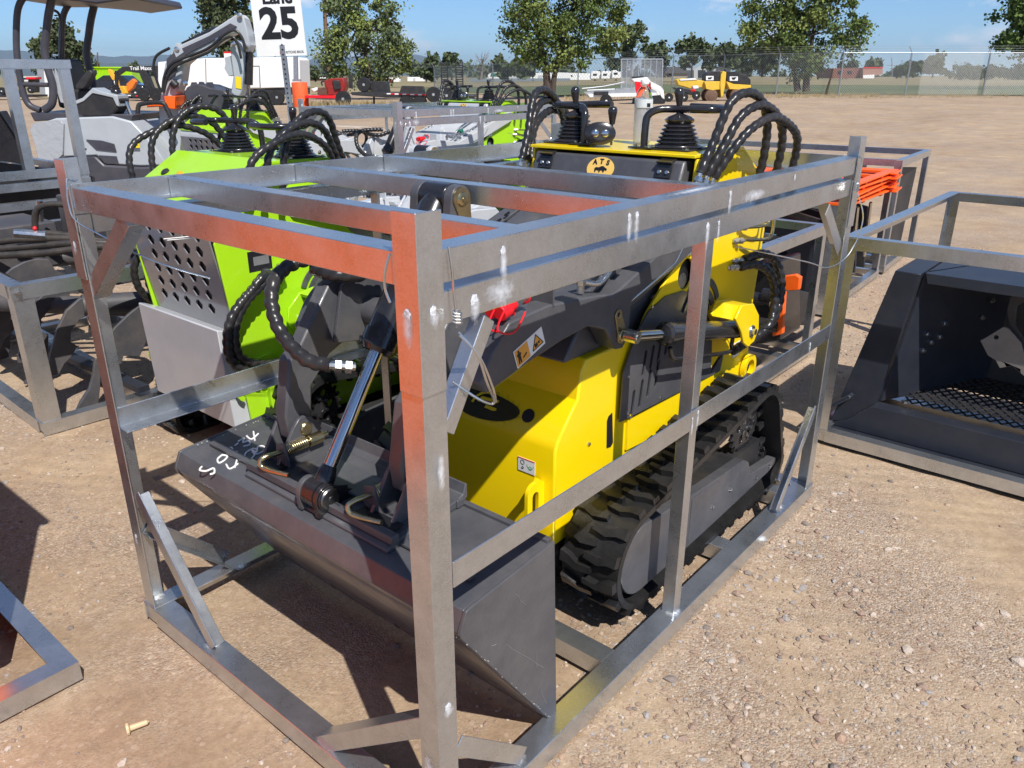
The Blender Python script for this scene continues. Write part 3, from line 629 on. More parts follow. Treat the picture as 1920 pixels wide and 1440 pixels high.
    LG=[(.300,.650),(.292,.72),(.322,.875),(.36,.91),(.47,1.058),(.50,1.07),(.57,1.055),(.70,1.02),(.68,.96),(.612,.932),(.455,.862),(.390,.795),(.378,.70),(.370,.650),(.335,.632)]
    for (ya,yb) in ((.400,.450),(mir(.450),mir(.400))):
        b=MB(); b.prism('y',LG,ya,yb); b.build('arm_leg',armc,T,bev=.006)
        yy=ya if ya<CY else yb; d_=-1 if ya<CY else 1
        b=MB(); b.prism('y',[(.46,.905),(.47,.93),(.50,.985),(.56,1.03),(.70,1.03),(.66,.95),(.56,.92)],min(yy,yy+d_*.05),max(yy,yy+d_*.05)); b.build('leg_spacer',armc,T,bev=.002)
    for (ya,yb,s) in ((.290,.352,-1),(mir(.352),mir(.290),1)):
        b=MB(); b.prism('y',A,ya,yb); b.build('lift_arm',armc,T,bev=.005)
        yo=ya if s<0 else yb
        # pivots
        oring(T,(1.765,yo,1.225),(0,s,0),.030); 
        b=MB(); b.prism('y',circ((1.07,.888),.024,12,PI*.9,PI*2.1)+circ((1.045,.955),.018,10,-PI*.05,PI*1.0),*((yo-.006,yo) if s<0 else (yo,yo+.006)),[circ((1.045,.957),.007,8)]); b.build('keeper_plate',BRASS,T,bev=.002)
        oring(T,(1.07,yo+s*.006,.888),(0,s,0),.018)
        # lift cylinder
        yc=yo+s*.040
        p=Vector((1.075,yc,.893)); q=Vector((1.80,yc,.742))
        b=MB(); b.tube([(1.07,yc-.018,.893),(1.07,yc+.018,.893)],.020,14); b.build('rod_eye',STEEL,T)
        MB().tube([(1.07,yo,.888),(1.07,yc+s*.02,.893)],.009,10).build('pivot_shaft',STEEL,T)
        cylinder(T,p,q,.0165,.033,.24)
        # hard tube under the cylinder
        MB().tube(smooth([(1.30,yc,.80),(1.31,yc,.775),(1.33,yc,.755),(1.40,yc,.738),(1.74,yc,.668),(1.76,yc,.690),(1.765,yc,.715)],4),.008,8).build('cylinder_tube',BLK,T,ang=60)
        # clevis on the tower for the barrel end
        cl=[(1.66,.82),(1.70,.86),(1.80,.845),(1.86,.79),(1.872,.735),(1.845,.695),(1.79,.685),(1.75,.71),(1.72,.76)]
        for yy in ((yc+s*.040,yc+s*.050),(yc-s*.050,yc-s*.040)): b=MB(); b.prism('y',cl,min(yy),max(yy)); b.build('clevis_plate',body,T,bev=.003)
        b=MB(); b.prism('y',[(1.66,.815),(1.70,.858),(1.80,.842),(1.795,.828),(1.70,.845),(1.675,.815)],min(yo+s*.0,yc+s*.040),max(yo+s*.0,yc+s*.040)); b.build('clevis_web',body,T)
        oring(T,(1.81,yc+s*.050,.74),(0,s,0),.024,m=STEEL); MB().tube([(1.81,yo-s*.0,.74),(1.81,yc+s*.065,.74)],.012,10).build('pivot_shaft',STEEL,T)
    # cross members between the arms
    MB().tube([(.60,.345,.965),(.60,mir(.345),.965)],.042,20).build('arm_cross_tube',armc,T)
    for y in (.462,mir(.462)-.012):
        b=MB(); b.prism('y',[(.46,.90),(.50,1.055),(.57,1.10),(.68,1.075),(.75,1.0),(.70,.93),(.58,.88)],y,y+.012); b.build('arm_gusset',armc,T,bev=.002)
    b=MB(); b.prism('y',[(.62,1.0),(1.0,1.03),(1.30,1.115),(1.30,1.095),(1.0,1.01),(.62,.98)],.35,mir(.35)); b.build('arm_web',armc,T)
    TYC=.612
    for y in (TYC-.062,TYC+.062):
        b=MB(); b.prism('y',[(.56,.95),(.575,1.06),(.612,1.20),(.625,1.30)]+circ((.661,1.304),.036,12,PI*.95,-.2)+[(.715,1.10),(.78,1.01),(.78,.99)],y-.014,y+.014); b.build('tilt_bracket',armc,T,bev=.004)
    for y,s in ((TYC-.0765,-1),(TYC+.0765,1)):
        b=MB(); b.prism('y',circ((.661,1.304),.031,14,-.15,PI+.15)+circ((.676,1.245),.017,8,PI+.15,2*PI-.15),*((y-.005,y) if s<0 else (y,y+.005)),[circ((.677,1.243),.006,8)]); b.build('keeper_plate',BRASS,T,bev=.001)
        oring(T,(.661,y+s*.005,1.304),(0,s,0),.019)
    b=MB(); b.tube([(.661,TYC-.046,1.304),(.661,TYC+.046,1.304)],.037,20); b.build('barrel_eye',BLK,T,bev=.003)
    # tilt cylinder
    p=Vector((.198,TYC,.618)); q=Vector((.661,TYC,1.304)); d=(q-p).normalized()
    MB().tube([p+d*.04,p+d*.43],.0185,18).build('tilt_rod',CHR,T,ang=60)
    a=p+d*.385; sd=Vector((0,1,0))
    b=MB(); b.tube([a,a+d*.012,a+d*.012,a+d*.055,a+d*.055,q-d*.035,q],[.040,.049,.050,.050,.045,.045,.034],20); b.build('tilt_barrel',BLK,T,ang=35)
    b=MB(); b.tube([a+d*.03,a+d*.03+Vector((-.045,.03,.01))],.012,8); b.build('port_boss',BLK,T)
    MB().tube([a+d*.07+Vector((.03,-.028,-.02)),q-d*.06+Vector((.03,-.028,-.02))],.006,8).build('cylinder_tube',BLK,T)
    b=MB(); b.tube([p+d*.02,p+d*.055,p+d*.075],[.026,.026,.019],14); b.tube([(.198,TYC-.020,.618),(.198,TYC+.024,.618)],.038,18); b.build('rod_eye',BLK,T,ang=40)
    if deco: decal('barcode_label',WPL,T,tuple(a+d*.13+Vector((-.031,-.0,.0215))),(0,-1,0),d,rect(.032,.030),.0008)
    # ---- quick-attach plate
    b=MB()
    b.prism('y',[(.178,.5655),(.178,.574),(.205,.588),(.22,.588),(.40,.603),(.435,.612),(.445,.640),(.450,.638),(.450,.600),(.43,.585)],.335,.925); b.build('attach_plate',armc,T,bev=.003)
    b=MB()
    for x in (.200,.42): b.bb(x-.012,x+.012,.33,.93,.585,.607)
    b.bb(.26,.36,.52,.80,.604,.612); b.build('plate_ribs',armc,T,bev=.002)
    for q in ((.20,.255,.36,.50,.5985,.6000),(.20,.255,.83,.91,.5985,.6000)): MB().bb(*q).build('plate_recess',INK,T)
    for y in (.388,.464,.856,.932):
        b=MB(); b.prism('y',[(.235,.592),(.262,.63),(.300,.690),(.320,.712),(.340,.716),(.360,.708),(.385,.68),(.405,.63),(.43,.598),(.40,.588)],y-.006,y+.006); b.build('hinge_ear',armc,T,bev=.002)
    for y,s in ((.382,-1),(.850,-1)): MB().lathe([(.019,0),(.019,.004),(.016,.007),(.001,.007)],(.340,y,.678),(0,s,0),20).build('pivot_pin',BRASS,T,ang=30)
    for y in (.385,.855): MB().tube([(.340,y,.678),(.340,y+.09,.678)],.024,14).build('hinge_bush',armc,T)
    for y in (TYC-.030,TYC+.040):
        b=MB(); b.prism('y',[(.165,.572)]+circ((.198,.618),.036,10,PI,PI*.15)+[(.28,.61),(.30,.592)],y-.008,y+.008); b.build('tilt_ear',BLK if y<TYC else armc,T,bev=.003)
    MB().tube([(.198,TYC-.045,.618),(.198,TYC+.055,.618)],.016,14).build('pivot_shaft',BLK,T)
    oring(T,(.198,TYC-.046,.618),(0,-1,0),.029,m=mat('dark_zinc',(.20,.20,.19),.35,metal=1))
    b=MB(); b.prism('y',circ((.198,.618),.034,14,PI*.35,PI*1.85)+[(.255,.622),(.257,.634),(.238,.640)],TYC-.045,TYC-.041); b.build('keeper_plate',BLK,T,bev=.002)
    for (y,s) in ((.845,1),(.475,1)):
        # spring-loaded locking pin: bent handle, bracket, spring, barrel
        b=MB(); b.prism('x',[(y-.03,.600),(y+.03,.600),(y+.026,.655),(y-.014,.668)],.252,.258); b.build('pin_bracket',armc,T,bev=.001)
        MB().tube(smooth([(.405,y,.640),(.25,y,.640),(.205,y+.003,.642),(.188,y+.008,.632),(.190,y-.005,.615),(.205,y-.06,.612),(.212,y-.085,.612)],6),.0074,10).build('pin_handle',BRASS,T,ang=60)
        b=MB(); b.tube([(.262+.0031*t*.25,y+.014*math.cos(t*.75),.640+.014*math.sin(t*.75)) for t in range(96)],.0028,6); b.build('pin_spring',BRASS,T,ang=60)
        MB().tube([(.338,y,.640),(.385,y,.640)],.018,16).build('pin_barrel',BRASS,T,bev=.002)
    if not full: return T
    # ---- controls
    for (c,hs,lv) in (((1.665,.475,1.371),-1,0),((1.665,.90,1.371),1,1)):
        h=boot(T,c); lever(T,(c[0],c[1],c[2]+h-.02),.040,(.0,.004))
        b=MB(); b.bb(c[0]-.088,c[0]+.088,c[1]-.088,c[1]+.088,1.369,1.3725); b.build('boot_flange',BLKM,T)
        b=MB()
        for i in range(4): b.lathe([(.007,0),(.006,.005),(.001,.006)],(c[0]+.078*(-1)**i,c[1]+.078*(-1)**(i//2),1.3725),(0,0,1),8)
        b.build('flange_bolts',BRASS,T)
    # grab bars: upright in front, loop running back round the lever
    def grab(yc,s):
        z0=1.372; p=[(1.595,yc+.09*s,z0),(1.598,yc+.09*s,z0+.075),(1.605,yc+.085*s,z0+.105),(1.625,yc+.06*s,z0+.122),(1.66,yc+.02*s,z0+.124),(1.665,yc-.05*s,z0+.124),(1.68,yc-.105*s,z0+.124),(1.73,yc-.118*s,z0+.124),(1.80,yc-.10*s,z0+.124),(1.83,yc-.04*s,z0+.124),(1.83,yc+.05*s,z0+.126)]
        MB().tube(smooth(p,7),.0125,12).build('grab_bar',BLK,T,ang=60)
        b=MB(); b.bb(1.565,1.625,yc+.09*s-.045,yc+.09*s+.045,1.3705,1.376); b.build('bar_foot',BLK,T,bev=.001)
        b=MB()
        for q in (-.034,.034): b.lathe([(.007,0),(.006,.006),(.001,.007)],(1.595,yc+.09*s+q,1.376),(0,0,1),8)
        b.build('foot_bolts',BRASS,T)
    grab(.475,1); grab(.905,-1)
    lever(T,(1.60,.700,1.372),.070,(.0,.0)); 
    # oval work lamp
    b=MB(); b.lathe([(.040,.034),(.054,.028),(.056,.0),(.050,-.020),(.034,-.034)],(1.57,.730,1.412),(-1,-.75,.10),22); o=Vector((1.57,.730,1.412)); ax=Vector((-1,-.75,.10)).normalized(); up=Vector((0,0,1))
    b.v=[tuple(o+(Vector(v)-o)-up*((Vector(v)-o).dot(up))*.30) for v in b.v]; LH=b.build('lamp_housing',BLK,T,ang=50)
    for k in (-.017,.017):
        c=o+ax*.0345+Vector((-.75,1,0)).normalized()*k; b=MB(); b.lathe([(.0135,0),(.0130,.003),(.009,.0045),(.001,.005)],c,ax,14); b.build('lamp_lens',CHR,LH,ang=60)
    b=MB(); b.lathe([(.033,0),(.033,.001)],o+ax*.0338,ax,20); b.v=[tuple(o+(Vector(v)-o)-up*((Vector(v)-o).dot(up))*.35) for v in b.v]; b.build('lamp_glass',BLKM,LH)
    MB().bb(1.57,1.585,.72,.74,1.37,1.39).build('lamp_bracket',STEEL,T)
    # hose loops either side of the console
    def hoses(y,s,n=3,sc=1.0):
        for k in range(n):
            dy=s*.020*k; top=1.550-.038*k
            p=[(1.50+.035*k,y+dy*.3,1.315-.01*k),(1.545+.040*k,y+s*.01+dy,1.40-.005*k),(1.60+.045*k,y+s*.03+dy,top-.03),(1.68+.06*k,y+s*.05+dy,top),(1.77+.075*k,y+s*.06+dy,top-.03),(1.83+.085*k,y+s*.06+dy,1.44-.02*k),(1.85+.09*k,y+s*.05+dy,1.33),(1.85+.09*k,y+s*.03+dy,1.22)]
            hose(T,p,.0142)
            fitting(T,(1.455+.035*k,y-s*.0+dy*.2,1.245-.01*k),(1.505+.035*k,y+dy*.3,1.325-.01*k),.011)
    hoses(.297,-1); hoses(mir(.297),1)
    # arm-top plumbing on the near arm
    y=.318
    MB().tube(smooth([(.905,y,1.075),(.96,y-.01,1.062),(1.0,y-.01,1.072),(1.06,y,1.10),(1.13,y+.01,1.14),(1.42,y+.02,1.245)],6),.0085,10).build('steel_pipe',STEEL,T,ang=60)
    MB().tube(smooth([(.93,y+.03,1.085),(.98,y+.025,1.075),(1.03,y+.025,1.09),(1.13,y+.03,1.155),(1.42,y+.035,1.26)],6),.0085,10).build('steel_pipe',STEEL,T,ang=60)
    b=MB(); b.box((1.085,y+.010,1.115),(.035,.065,.030),Mx=Matrix.Rotation(R(-22),3,'Y')); b.build('pipe_clamp',GRN,T,bev=.003)
    b=MB(); b.box((1.45,y+.02,1.26),(.035,.065,.030),Mx=Matrix.Rotation(R(-22),3,'Y')); b.build('pipe_clamp',GRN,T,bev=.003)
    MB().tube(smooth([(1.055,.302,.962),(1.15,.296,.99),(1.33,.296,1.04),(1.38,.296,1.06),(1.43,.296,1.115),(1.47,.30,1.135)],5),.0075,10).build('steel_pipe',STEEL,T,ang=60)
    MB().lathe([(.010,0),(.010,.02),(.014,.022),(.014,.034),(.008,.036),(.008,.046)],(.90,.32,1.045),(0,0,1),6).build('bleed_nipple',STEEL,T)
    # red dust caps on the quick couplers
    for k,(yy) in enumerate((.318,.348)):
        o=Vector((.545,yy-.012,1.068)); d=Vector((.93,.05,.20)).normalized()
        MB().tube([o,o+d*.035,o+d*.035,o+d*.060],[.020,.020,.014,.014],14).build('dust_cap',RED,T,bev=.002)
        MB().tube([o+d*.06,o+d*.115],.012,6).build('coupler',STEEL,T)
        MB().tube([o+d*.105+Vector((0,.017*math.cos(t*PI/6),.017*math.sin(t*PI/6))) for t in range(12)],.003,6,closed=True).build('cap_ring',RED,T)
        MB().tube(smooth([o+Vector((.0,-.015,.01)),o+Vector((-.03,-.02,-.03)),o+Vector((.02,-.03,-.045)),o+Vector((.08,-.015,-.01))],5),.0025,6).build('cap_tether',RED,T)
    b=MB(); b.bb(.735,.742,.29,.375,1.045,1.105); b.build('coupler_bracket',armc,T)
    # fittings and rigid pipes behind the tower, then a hose pair down to the lift cylinder
    for (a,bz) in (((1.875,1.09),(1.93,1.10)),((1.855,1.045),(1.93,1.055)),((1.87,.97),(1.90,.975)),((1.84,.95),(1.88,.955))):
        fitting(T,(a[0]-.01,.327,a[1]),(a[0]+.035,.300,a[1]),.010)
    g=BRASS
    MB().tube(smooth([(1.90,.302,1.09),(1.98,.285,1.085),(2.03,.28,1.088),(2.045,.28,1.11),(2.05,.28,1.19)],5),.0065,8).build('steel_pipe',g,T,ang=60)
    MB().tube(smooth([(1.90,.302,1.045),(2.0,.275,1.035),(2.05,.27,1.04),(2.065,.27,1.065),(2.08,.275,1.15)],5),.0065,8).build('steel_pipe',g,T,ang=60)
    hose(T,[(1.90,.295,.975),(1.98,.27,.985),(2.06,.25,.955),(2.10,.23,.88),(2.09,.22,.79),(2.04,.22,.72),(1.95,.235,.69),(1.82,.245,.668),(1.77,.245,.667)],.0165)
    hose(T,[(1.87,.295,.952),(1.93,.265,.955),(2.0,.24,.92),(2.04,.225,.85),(2.03,.215,.76),(1.98,.215,.71),(1.88,.235,.675)],.0165)
    # hose bundle across the nose to the tilt cylinder, left side
    hose(T,[(.315,.675,.915),(.285,.74,.925),(.285,.84,.98),(.31,.90,1.06),(.37,.93,1.11),(.46,.92,1.13),(.60,.86,1.13)],.0185)
    fitting(T,(.365,.640,.905),(.312,.678,.915),.015)
    hose(T,[(.47,.93,1.10),(.48,.86,1.09),(.53,.80,1.09),(.60,.76,1.12)],.0185)
    # bent washer mudguard ring at the rear corner
    for y in (.30,mir(.30)-.02):
        b=MB(); b.prism('y',arcslot((2.08,.50),.035,.055,R(-60),R(200),14),y,y+.02); b.build('tow_ring',body,T)
    if deco:
        # warning label on the near arm
        ex=Vector((.155,0,.055)).normalized(); ey_=Vector((-.055,0,.155)).normalized(); o=Vector((.640,.2892,.962))
        WL_=decal('warning_label',WPL,T,o,ex,ey_,rect(.118,.052),.0008); o2=o-Vector((0,.0009,0))
        decal('warning_orange',LBLO,WL_,o2,ex,ey_,rect(.052,.046,-.030,0),.0005)
        tri=[(.008,-.017),(.052,-.017),(.030,.020)]; decal('warning_triangle',LBLO,WL_,o2,ex,ey_,tri,.0005)
        o3=o2-Vector((0,.0006,0))
        for i in range(3):
            p=Vector((tri[i][0],tri[i][1],0));q=Vector((tri[(i+1)%3][0],tri[(i+1)%3][1],0)); b=MB(); b.bar(p,q,.0028,.0005); b.v=[tuple(o3+ex*v[0]+ey_*v[1]-Vector((0,v[2],0))) for v in b.v]; b.build('triangle_border',INK,WL_,smooth_=False)
        decal('crush_icon',INK,WL_,o3,ex,ey_,rect(.012,.010,.024,-.008),.0005); decal('crush_icon',INK,WL_,o3,ex,ey_,circ((.036,-.006),.004,8),.0005)
        decal('person_icon',INK,WL_,o3,ex,ey_,circ((-.043,.016),.0035,8),.0005)
        decal('person_icon',INK,WL_,o3,ex,ey_,[(-.050,-.018),(-.046,-.018),(-.044,-.004),(-.042,-.018),(-.038,-.018),(-.038,.002),(-.034,.008),(-.038,.012),(-.048,.012),(-.052,.006),(-.048,.004)],.0005)
        decal('person_icon',INK,WL_,o3,ex,ey_,[(-.030,-.012),(-.014,-.006),(-.015,-.002),(-.031,-.008)],.0005)
        decal('hazard_label',WPL,T,(1.51,.3255,1.075),(1,0,0),(0,0,1),rect(.05,.055),.0008); decal('hazard_band',INKR,T,(1.51,.3248,1.092),(1,0,0),(0,0,1),rect(.046,.012),.0006); text('hazard_lettering','STOP',.010,INK,T,(1.51,.3242,1.062),(1,0,0),(0,0,1))
        decal('side_label',WPL,T,(1.98,.3255,.60),(1,0,0),(0,0,1),rect(.055,.06),.0008); decal('side_label_band',INKR,T,(1.98,.3248,.622),(1,0,0),(0,0,1),rect(.055,.006),.0006)
    return T
LD=make_loader('mini_track_loader','bright yellow mini track loader with dark grey hood caged in the foreground crate',YEL,DGREY,DGREY,(0,0,0))
# ---- bucket of the yellow loader (dumped, lip resting on the crate rail)
def make_bucket(label,m,group=None,marks=True):
    T=thing('loader_bucket',label,'bucket',(.25,.63,.06),0,group)
    top=[(.446,.584),(.30,.574),(.155,.5640),(.145,.5610),(.128,.524),(.126,.514),(.131,.503),(.455,.040)]
    inn=[(.447,.036),(.140,.480),(.136,.509),(.139,.522),(.152,.554),(.162,.557),(.30,.566),(.446,.575)]
    b=MB(); b.prism('y',top[:]+[(.449,.037)]+inn[1:],.062,1.212); b.build('bucket_shell',m,T,bev=.002)
    ztop=lambda x: .5655+(x-.18)*.0705
    for y in (.052,1.2125):
        b=MB(); b.prism('y',[(.446,.586),(.155,.5660),(.143,.5630),(.126,.526),(.123,.514),(.128,.500),(.452,.036),(.470,.060)],y,y+.0095); b.build('side_plate',m,T,bev=.002)
    b=MB(); b.prism('y',[(.40,.105),(.462,.022),(.470,.030),(.41,.115)],.066,1.208); b.build('cutting_edge',m,T,bev=.001)
    b=MB(); b.prism('y',[(.215,.5725),(.215,.580),(.235,.582),(.235,.5735)],.11,1.17); b.prism('y',[(.43,.583),(.43,.592),(.445,.593),(.445,.584)],.063,1.21); b.build('stiffener_strip',m,T,bev=.001)
    b=MB()
    for y in (.30,.60,.90): b.prism('y',capsule((.41,.100),(.425,.08),.008,5),y,y+.03)
    b.build('edge_bolts',m,T)
    # paint chips along the exposed edges
    rnd=random.Random(5); b=MB()
    for i in range(22):
        t=rnd.random(); x=.136+(.452-.136)*t; z=.480+(.036-.480)*t; s=rnd.uniform(.001,.005)
        px_=x+rnd.uniform(.001,.006); pz=z+rnd.uniform(.002,.008); b.prism('y',[(px_,pz),(px_+s,pz-s*1.2),(px_+s*.4,pz-s*.4+.002)],.0505,.0518)
    for i in range(14):
        x=.17+.005*rnd.random(); y=1.02+.18*rnd.random()*(1 if i%2 else .3); 
        x=.18+rnd.random()*.25; y=1.195-rnd.random()*.008; b.prism('z',[(x,y),(x+.006*rnd.random(),y+.003),(x+.002,y-.004)],.5715+.04*(x-.18)+.0035,.5730+.04*(x-.18)+.0040)
    b.build('paint_chips',mat('bare_steel_chip',(.45,.45,.44),.5),T,smooth_=False)
    for (x0,z0,x1,z1) in ((.27,.40,.41,.24),(.30,.52,.335,.47),(.38,.30,.385,.26),(.22,.43,.235,.425),(.40,.18,.425,.12)):
        b=MB(); n=6; pp_=[(x0+(x1-x0)*i/n+rnd.uniform(-.002,.002),.0512,z0+(z1-z0)*i/n+rnd.uniform(-.002,.002)) for i in range(n+1)]; b.tube(pp_,.0007,4); b.build('paint_scratch',mat('scratch_grey',(.22,.22,.23),.6),T,smooth_=False)
    if marks:
        S_=[[(0.135,1.075),(0.121,1.062),(0.129,1.042),(0.15,1.038),(0.137,1.013),(0.126,1.016)],[(0.208,1.088),(0.186,1.077),(0.176,1.053),(0.193,1.054),(0.212,1.068),(0.208,1.088)],[(0.231,1.1),(0.249,1.106),(0.239,1.085),(0.223,1.076),(0.243,1.074),(0.237,1.055),(0.22,1.053)],[(0.262,1.108),(0.276,1.113)],[(0.283,1.123),(0.304,1.126),(0.288,1.106),(0.303,1.099),(0.293,1.077),(0.274,1.082)],[(0.318,1.133),(0.315,1.102),(0.348,1.116)],[(0.347,1.141),(0.317,1.088)],[(0.184,1.028),(0.176,0.996),(0.206,1.003)],[(0.219,1.028),(0.189,0.992)],[(0.276,1.047),(0.252,1.037),(0.233,1.011),(0.235,0.994),(0.255,1.001),(0.275,1.021),(0.276,1.047)],[(0.288,1.033),(0.281,1.047),(0.268,1.013),(0.284,1.005),(0.304,1.014),(0.31,1.034),(0.298,1.043),(0.278,1.017)]]
        b=MB()
        for s in S_: b.tube([(p[0],p[1],ztop(p[0])+.0015) for p in smooth([(x,y,0) for x,y in s],5)],.0028,6)
        b.build('paint_marker_numbers',WPL,T)
    return T
BK=make_bucket('dark grey bucket tipped down in front of the yellow loader, marked 503-34 408',DGREY)
# ---- water bottle on the console
def make_bottle():
    T=thing('water_bottle','half frozen clear plastic water bottle standing on the yellow console','bottle',(1.735,.66,1.3725)); c=(1.735,.66,1.3725)
    G=mat('clear_plastic',(.95,.97,1),.08,trans=1,ior=1.15); ICE=mat('frosted_ice',(.96,.97,.98),.5,trans=.5,ior=1.2,bump=.3,bscale=80)
    pr=[(.026,0),(.031,.006)]; h=.012
    while h<.115: pr+=[(.0315,h),(.0302,h+.006),(.0315,h+.011)]; h+=.0125
    pr+=[(.0315,.12),(.0320,.125),(.0320,.150),(.030,.156),(.024,.175),(.016,.188),(.0125,.193),(.0125,.203)]
    MB().lathe(pr,c,(0,0,1),22).build('bottle_wall',G,T,ang=60)
    pr=[(.023,.003),(.0285,.008)]; h=.012
    while h<.115: pr+=[(.0288,h),(.0278,h+.006)]; h+=.0125
    pr+=[(.029,.130),(.0275,.140),(.002,.143)]
    MB().lathe(pr,c,(0,0,1),22).build('ice',ICE,T,ang=60)
    MB().lathe([(.0325,.122),(.0325,.150)],c,(0,0,1),22).build('label_band',mat('bottle_label',(.80,.84,.84),.4,alpha=.8),T)
    b=MB()
    for i in range(8):
        a=-2.2+.055*i; b.box((c[0]+.0328*math.cos(a),c[1]+.0328*math.sin(a),c[2]+.131),(.001,.0009 if i%2 else .0014,.013),rz=a)
    b.build('barcode',INK,T)
    MB().lathe([(.0145,.200),(.0148,.202),(.0148,.213),(.0135,.2145),(.001,.215)],c,(0,0,1),18).build('cap',WHT,T,ang=50)
make_bottle()
# ---- lime loaders
GRP='lime green mini loaders with light grey arms'
LM=make_loader('mini_track_loader','lime green mini loader parked with its perforated grey rear towards us behind the foreground crate',LIME,LGREY,LGREY,(0,0,0),GRP,deco=False)
def lime_rear(T):
    # rear of a lime loader: big perforated grey panel over a sheet-metal step box, control slope with switches
    holes=[]
    for r in range(6):
        for c in range(5):
            y=CY-.21+.095*c+.012*r; z=.66+.072*r; z=.745+.062*r; holes.append([(y-.027,z),(y-.012,z+.021),(y+.008,z+.023),(y+.028,z+.004),(y+.014,z-.020),(y-.012,z-.022)])
    pts=[(2.0,1.26),(2.07,1.235),(2.125,1.195),(2.145,1.14),(2.068,.70)]
    b=MB(); b.prism('y',pts[:4]+[(2.140,1.12),(2.130,1.12),(2.133,1.135),(2.11,1.185),(2.06,1.222),(1.995,1.247)],.345,.975); b.build('rear_cowl',LGREY,T,ang=60)
    d=Vector((2.068-2.145,0,.70-1.14)).normalized(); n_=Vector((-d.z,0,d.x))
    if n_.x<0: n_=-n_
    b=MB(); hs=[[(y,z-1.12) for y,z in h] for h in holes]; hs=[[(y,(z+.0)*1.0) for y,z in h] for h in hs]
    L=(Vector((2.068,0,.70))-Vector((2.145,0,1.14))).length
    b.prism('z',[(.345,0),(.975,0),(.975,L),(.345,L)],0,.006,[[(y,-z-.035) for y,z in h][::-1] for h in hs])
    o_=Vector((2.145,0,1.138)); b.v=[tuple(o_+Vector((0,v[0],0))+d*v[1]-n_*v[2]) for v in b.v]; b.build('perforated_panel',mat('shaded_light_grey_paint',(.20,.20,.22),.18,coat=.8),T,smooth_=False)  # same light grey paint, darkened in colour for its shade and ground reflection
    b=MB(); b.prism('z',[(.36,.01),(.96,.01),(.96,L-.01),(.36,L-.01)],.010,.012); b.v=[tuple(o_+Vector((0,v[0],0))+d*v[1]-n_*v[2]) for v in b.v]; b.build('radiator_mesh',INK,T)
    b=MB(); b.prism('y',[(2.02,.34),(2.02,.70),(2.135,.752),(2.160,.760),(2.163,.755),(2.145,.34)],.352,.988); b.build('step_box',LGREY,T,bev=.003)
    b=MB(); b.prism('y',[(1.90,.45),(1.93,.33),(2.035,.295),(2.072,.325),(2.10,.60),(1.95,.62)],.9945,1.006,[circ((2.03,.345),.012,10)]); b.build('corner_plate',LIME,T,bev=.002)
    b=MB(); b.prism('y',capsule((1.95,.405),(1.95,.475),.040,8),1.006,1.030,[capsule((1.95,.41),(1.95,.47),.020,6)]); b.build('lifting_ring',LIME,T,bev=.002)
    b=MB(); b.prism('y',[(1.862,1.3735),(1.868,1.380),(2.135,1.215),(2.135,1.19),(2.125,1.19),(2.0,1.28)],.326,.994); b.build('control_slope',LIME,T,bev=.003)
    up=Vector((-.145,0,.10)).normalized(); n=Vector((.10,0,.145)).normalized(); o=Vector((1.99,.66,1.297))
    for (y,m,nm) in ((.56,mat('amber_plastic',(.85,.35,.01),.3),'amber_button'),(.66,GRN,'green_button'),(.44,BLKM,'key_switch'),(.88,BLKM,'gauge')):
        r=.013 if m is not BLKM else .018; b=MB(); b.lathe([(r*1.3,0),(r*1.3,.004),(r,.006),(r,.014),(r*.7,.017)],o+Vector((0,y-.66,0)),n,16); b.build(nm,m,T,ang=40)
    decal('control_label',WPL,T,o+Vector((0,-.03,0))+up*.02+n*.002,(0,1,0),up,rect(.12,.02),.0008)
    for yside in (mir_(.3255),):
        cx=1.945; b=MB(); b.prism('y',rect(.105,.080,cx,1.0),yside,yside+.0012); np_=b.build('name_plate',INK,T); b=MB(); b.prism('y',rect(.07,.034,cx-.005,1.0),yside+.0012,yside+.0018); b.build('name_plate_field',ALU,np_); b=MB(); b.prism('y',rect(.075,.060,cx-.02,.915),yside,yside+.001); b.build('white_label',WPL,T)
    w1=[(0.842,0.867),(0.8,0.832),(0.738,0.786),(0.688,0.729),(0.663,0.649),(0.671,0.571),(0.739,0.508),(0.872,0.482),(1.005,0.497)]; w2=[(0.907,0.875),(0.855,0.846),(0.772,0.795),(0.717,0.726),(0.696,0.645),(0.714,0.571),(0.813,0.519),(0.964,0.503)]
    for w,fx in ((w1,(1.935,.955)),(w2,(1.868,.962))):
        fitting(T,(fx[0],mir_(.325),fx[1]),(fx[0],mir_(.29),fx[1]-.005),.014)
        hose(T,[(fx[0],mir_(.285),fx[1]-.008)]+[(2.83-p[0],2.85-1.79,p[1]+.08) for p in w],.0185)
def mir_(y): return 2*CY-y
lime_rear(LM); 
place(LM,(1.43,2.19,-.02),PI)
LM2=copy_tree(LM); LM2['label']='second lime green mini loader further back, controls towards us below the white excavator arm'; place(LM2,(3.93,6.35,-.02),PI)
LM3=make_loader('mini_track_loader','lime green mini loader with pale grey hood inside the crate behind the foreground crate',LIME,LGREY,LGREY,(0,0,0),GRP,deco=True)
place(LM3,(3.7+1.4,4.15+CY,.06),0)
CR2=copy_tree(CR); CR2['label']='galvanised steel crate in the middle distance around the pale hooded lime loader'; place(CR2,(3.70,4.13,0),R(0))
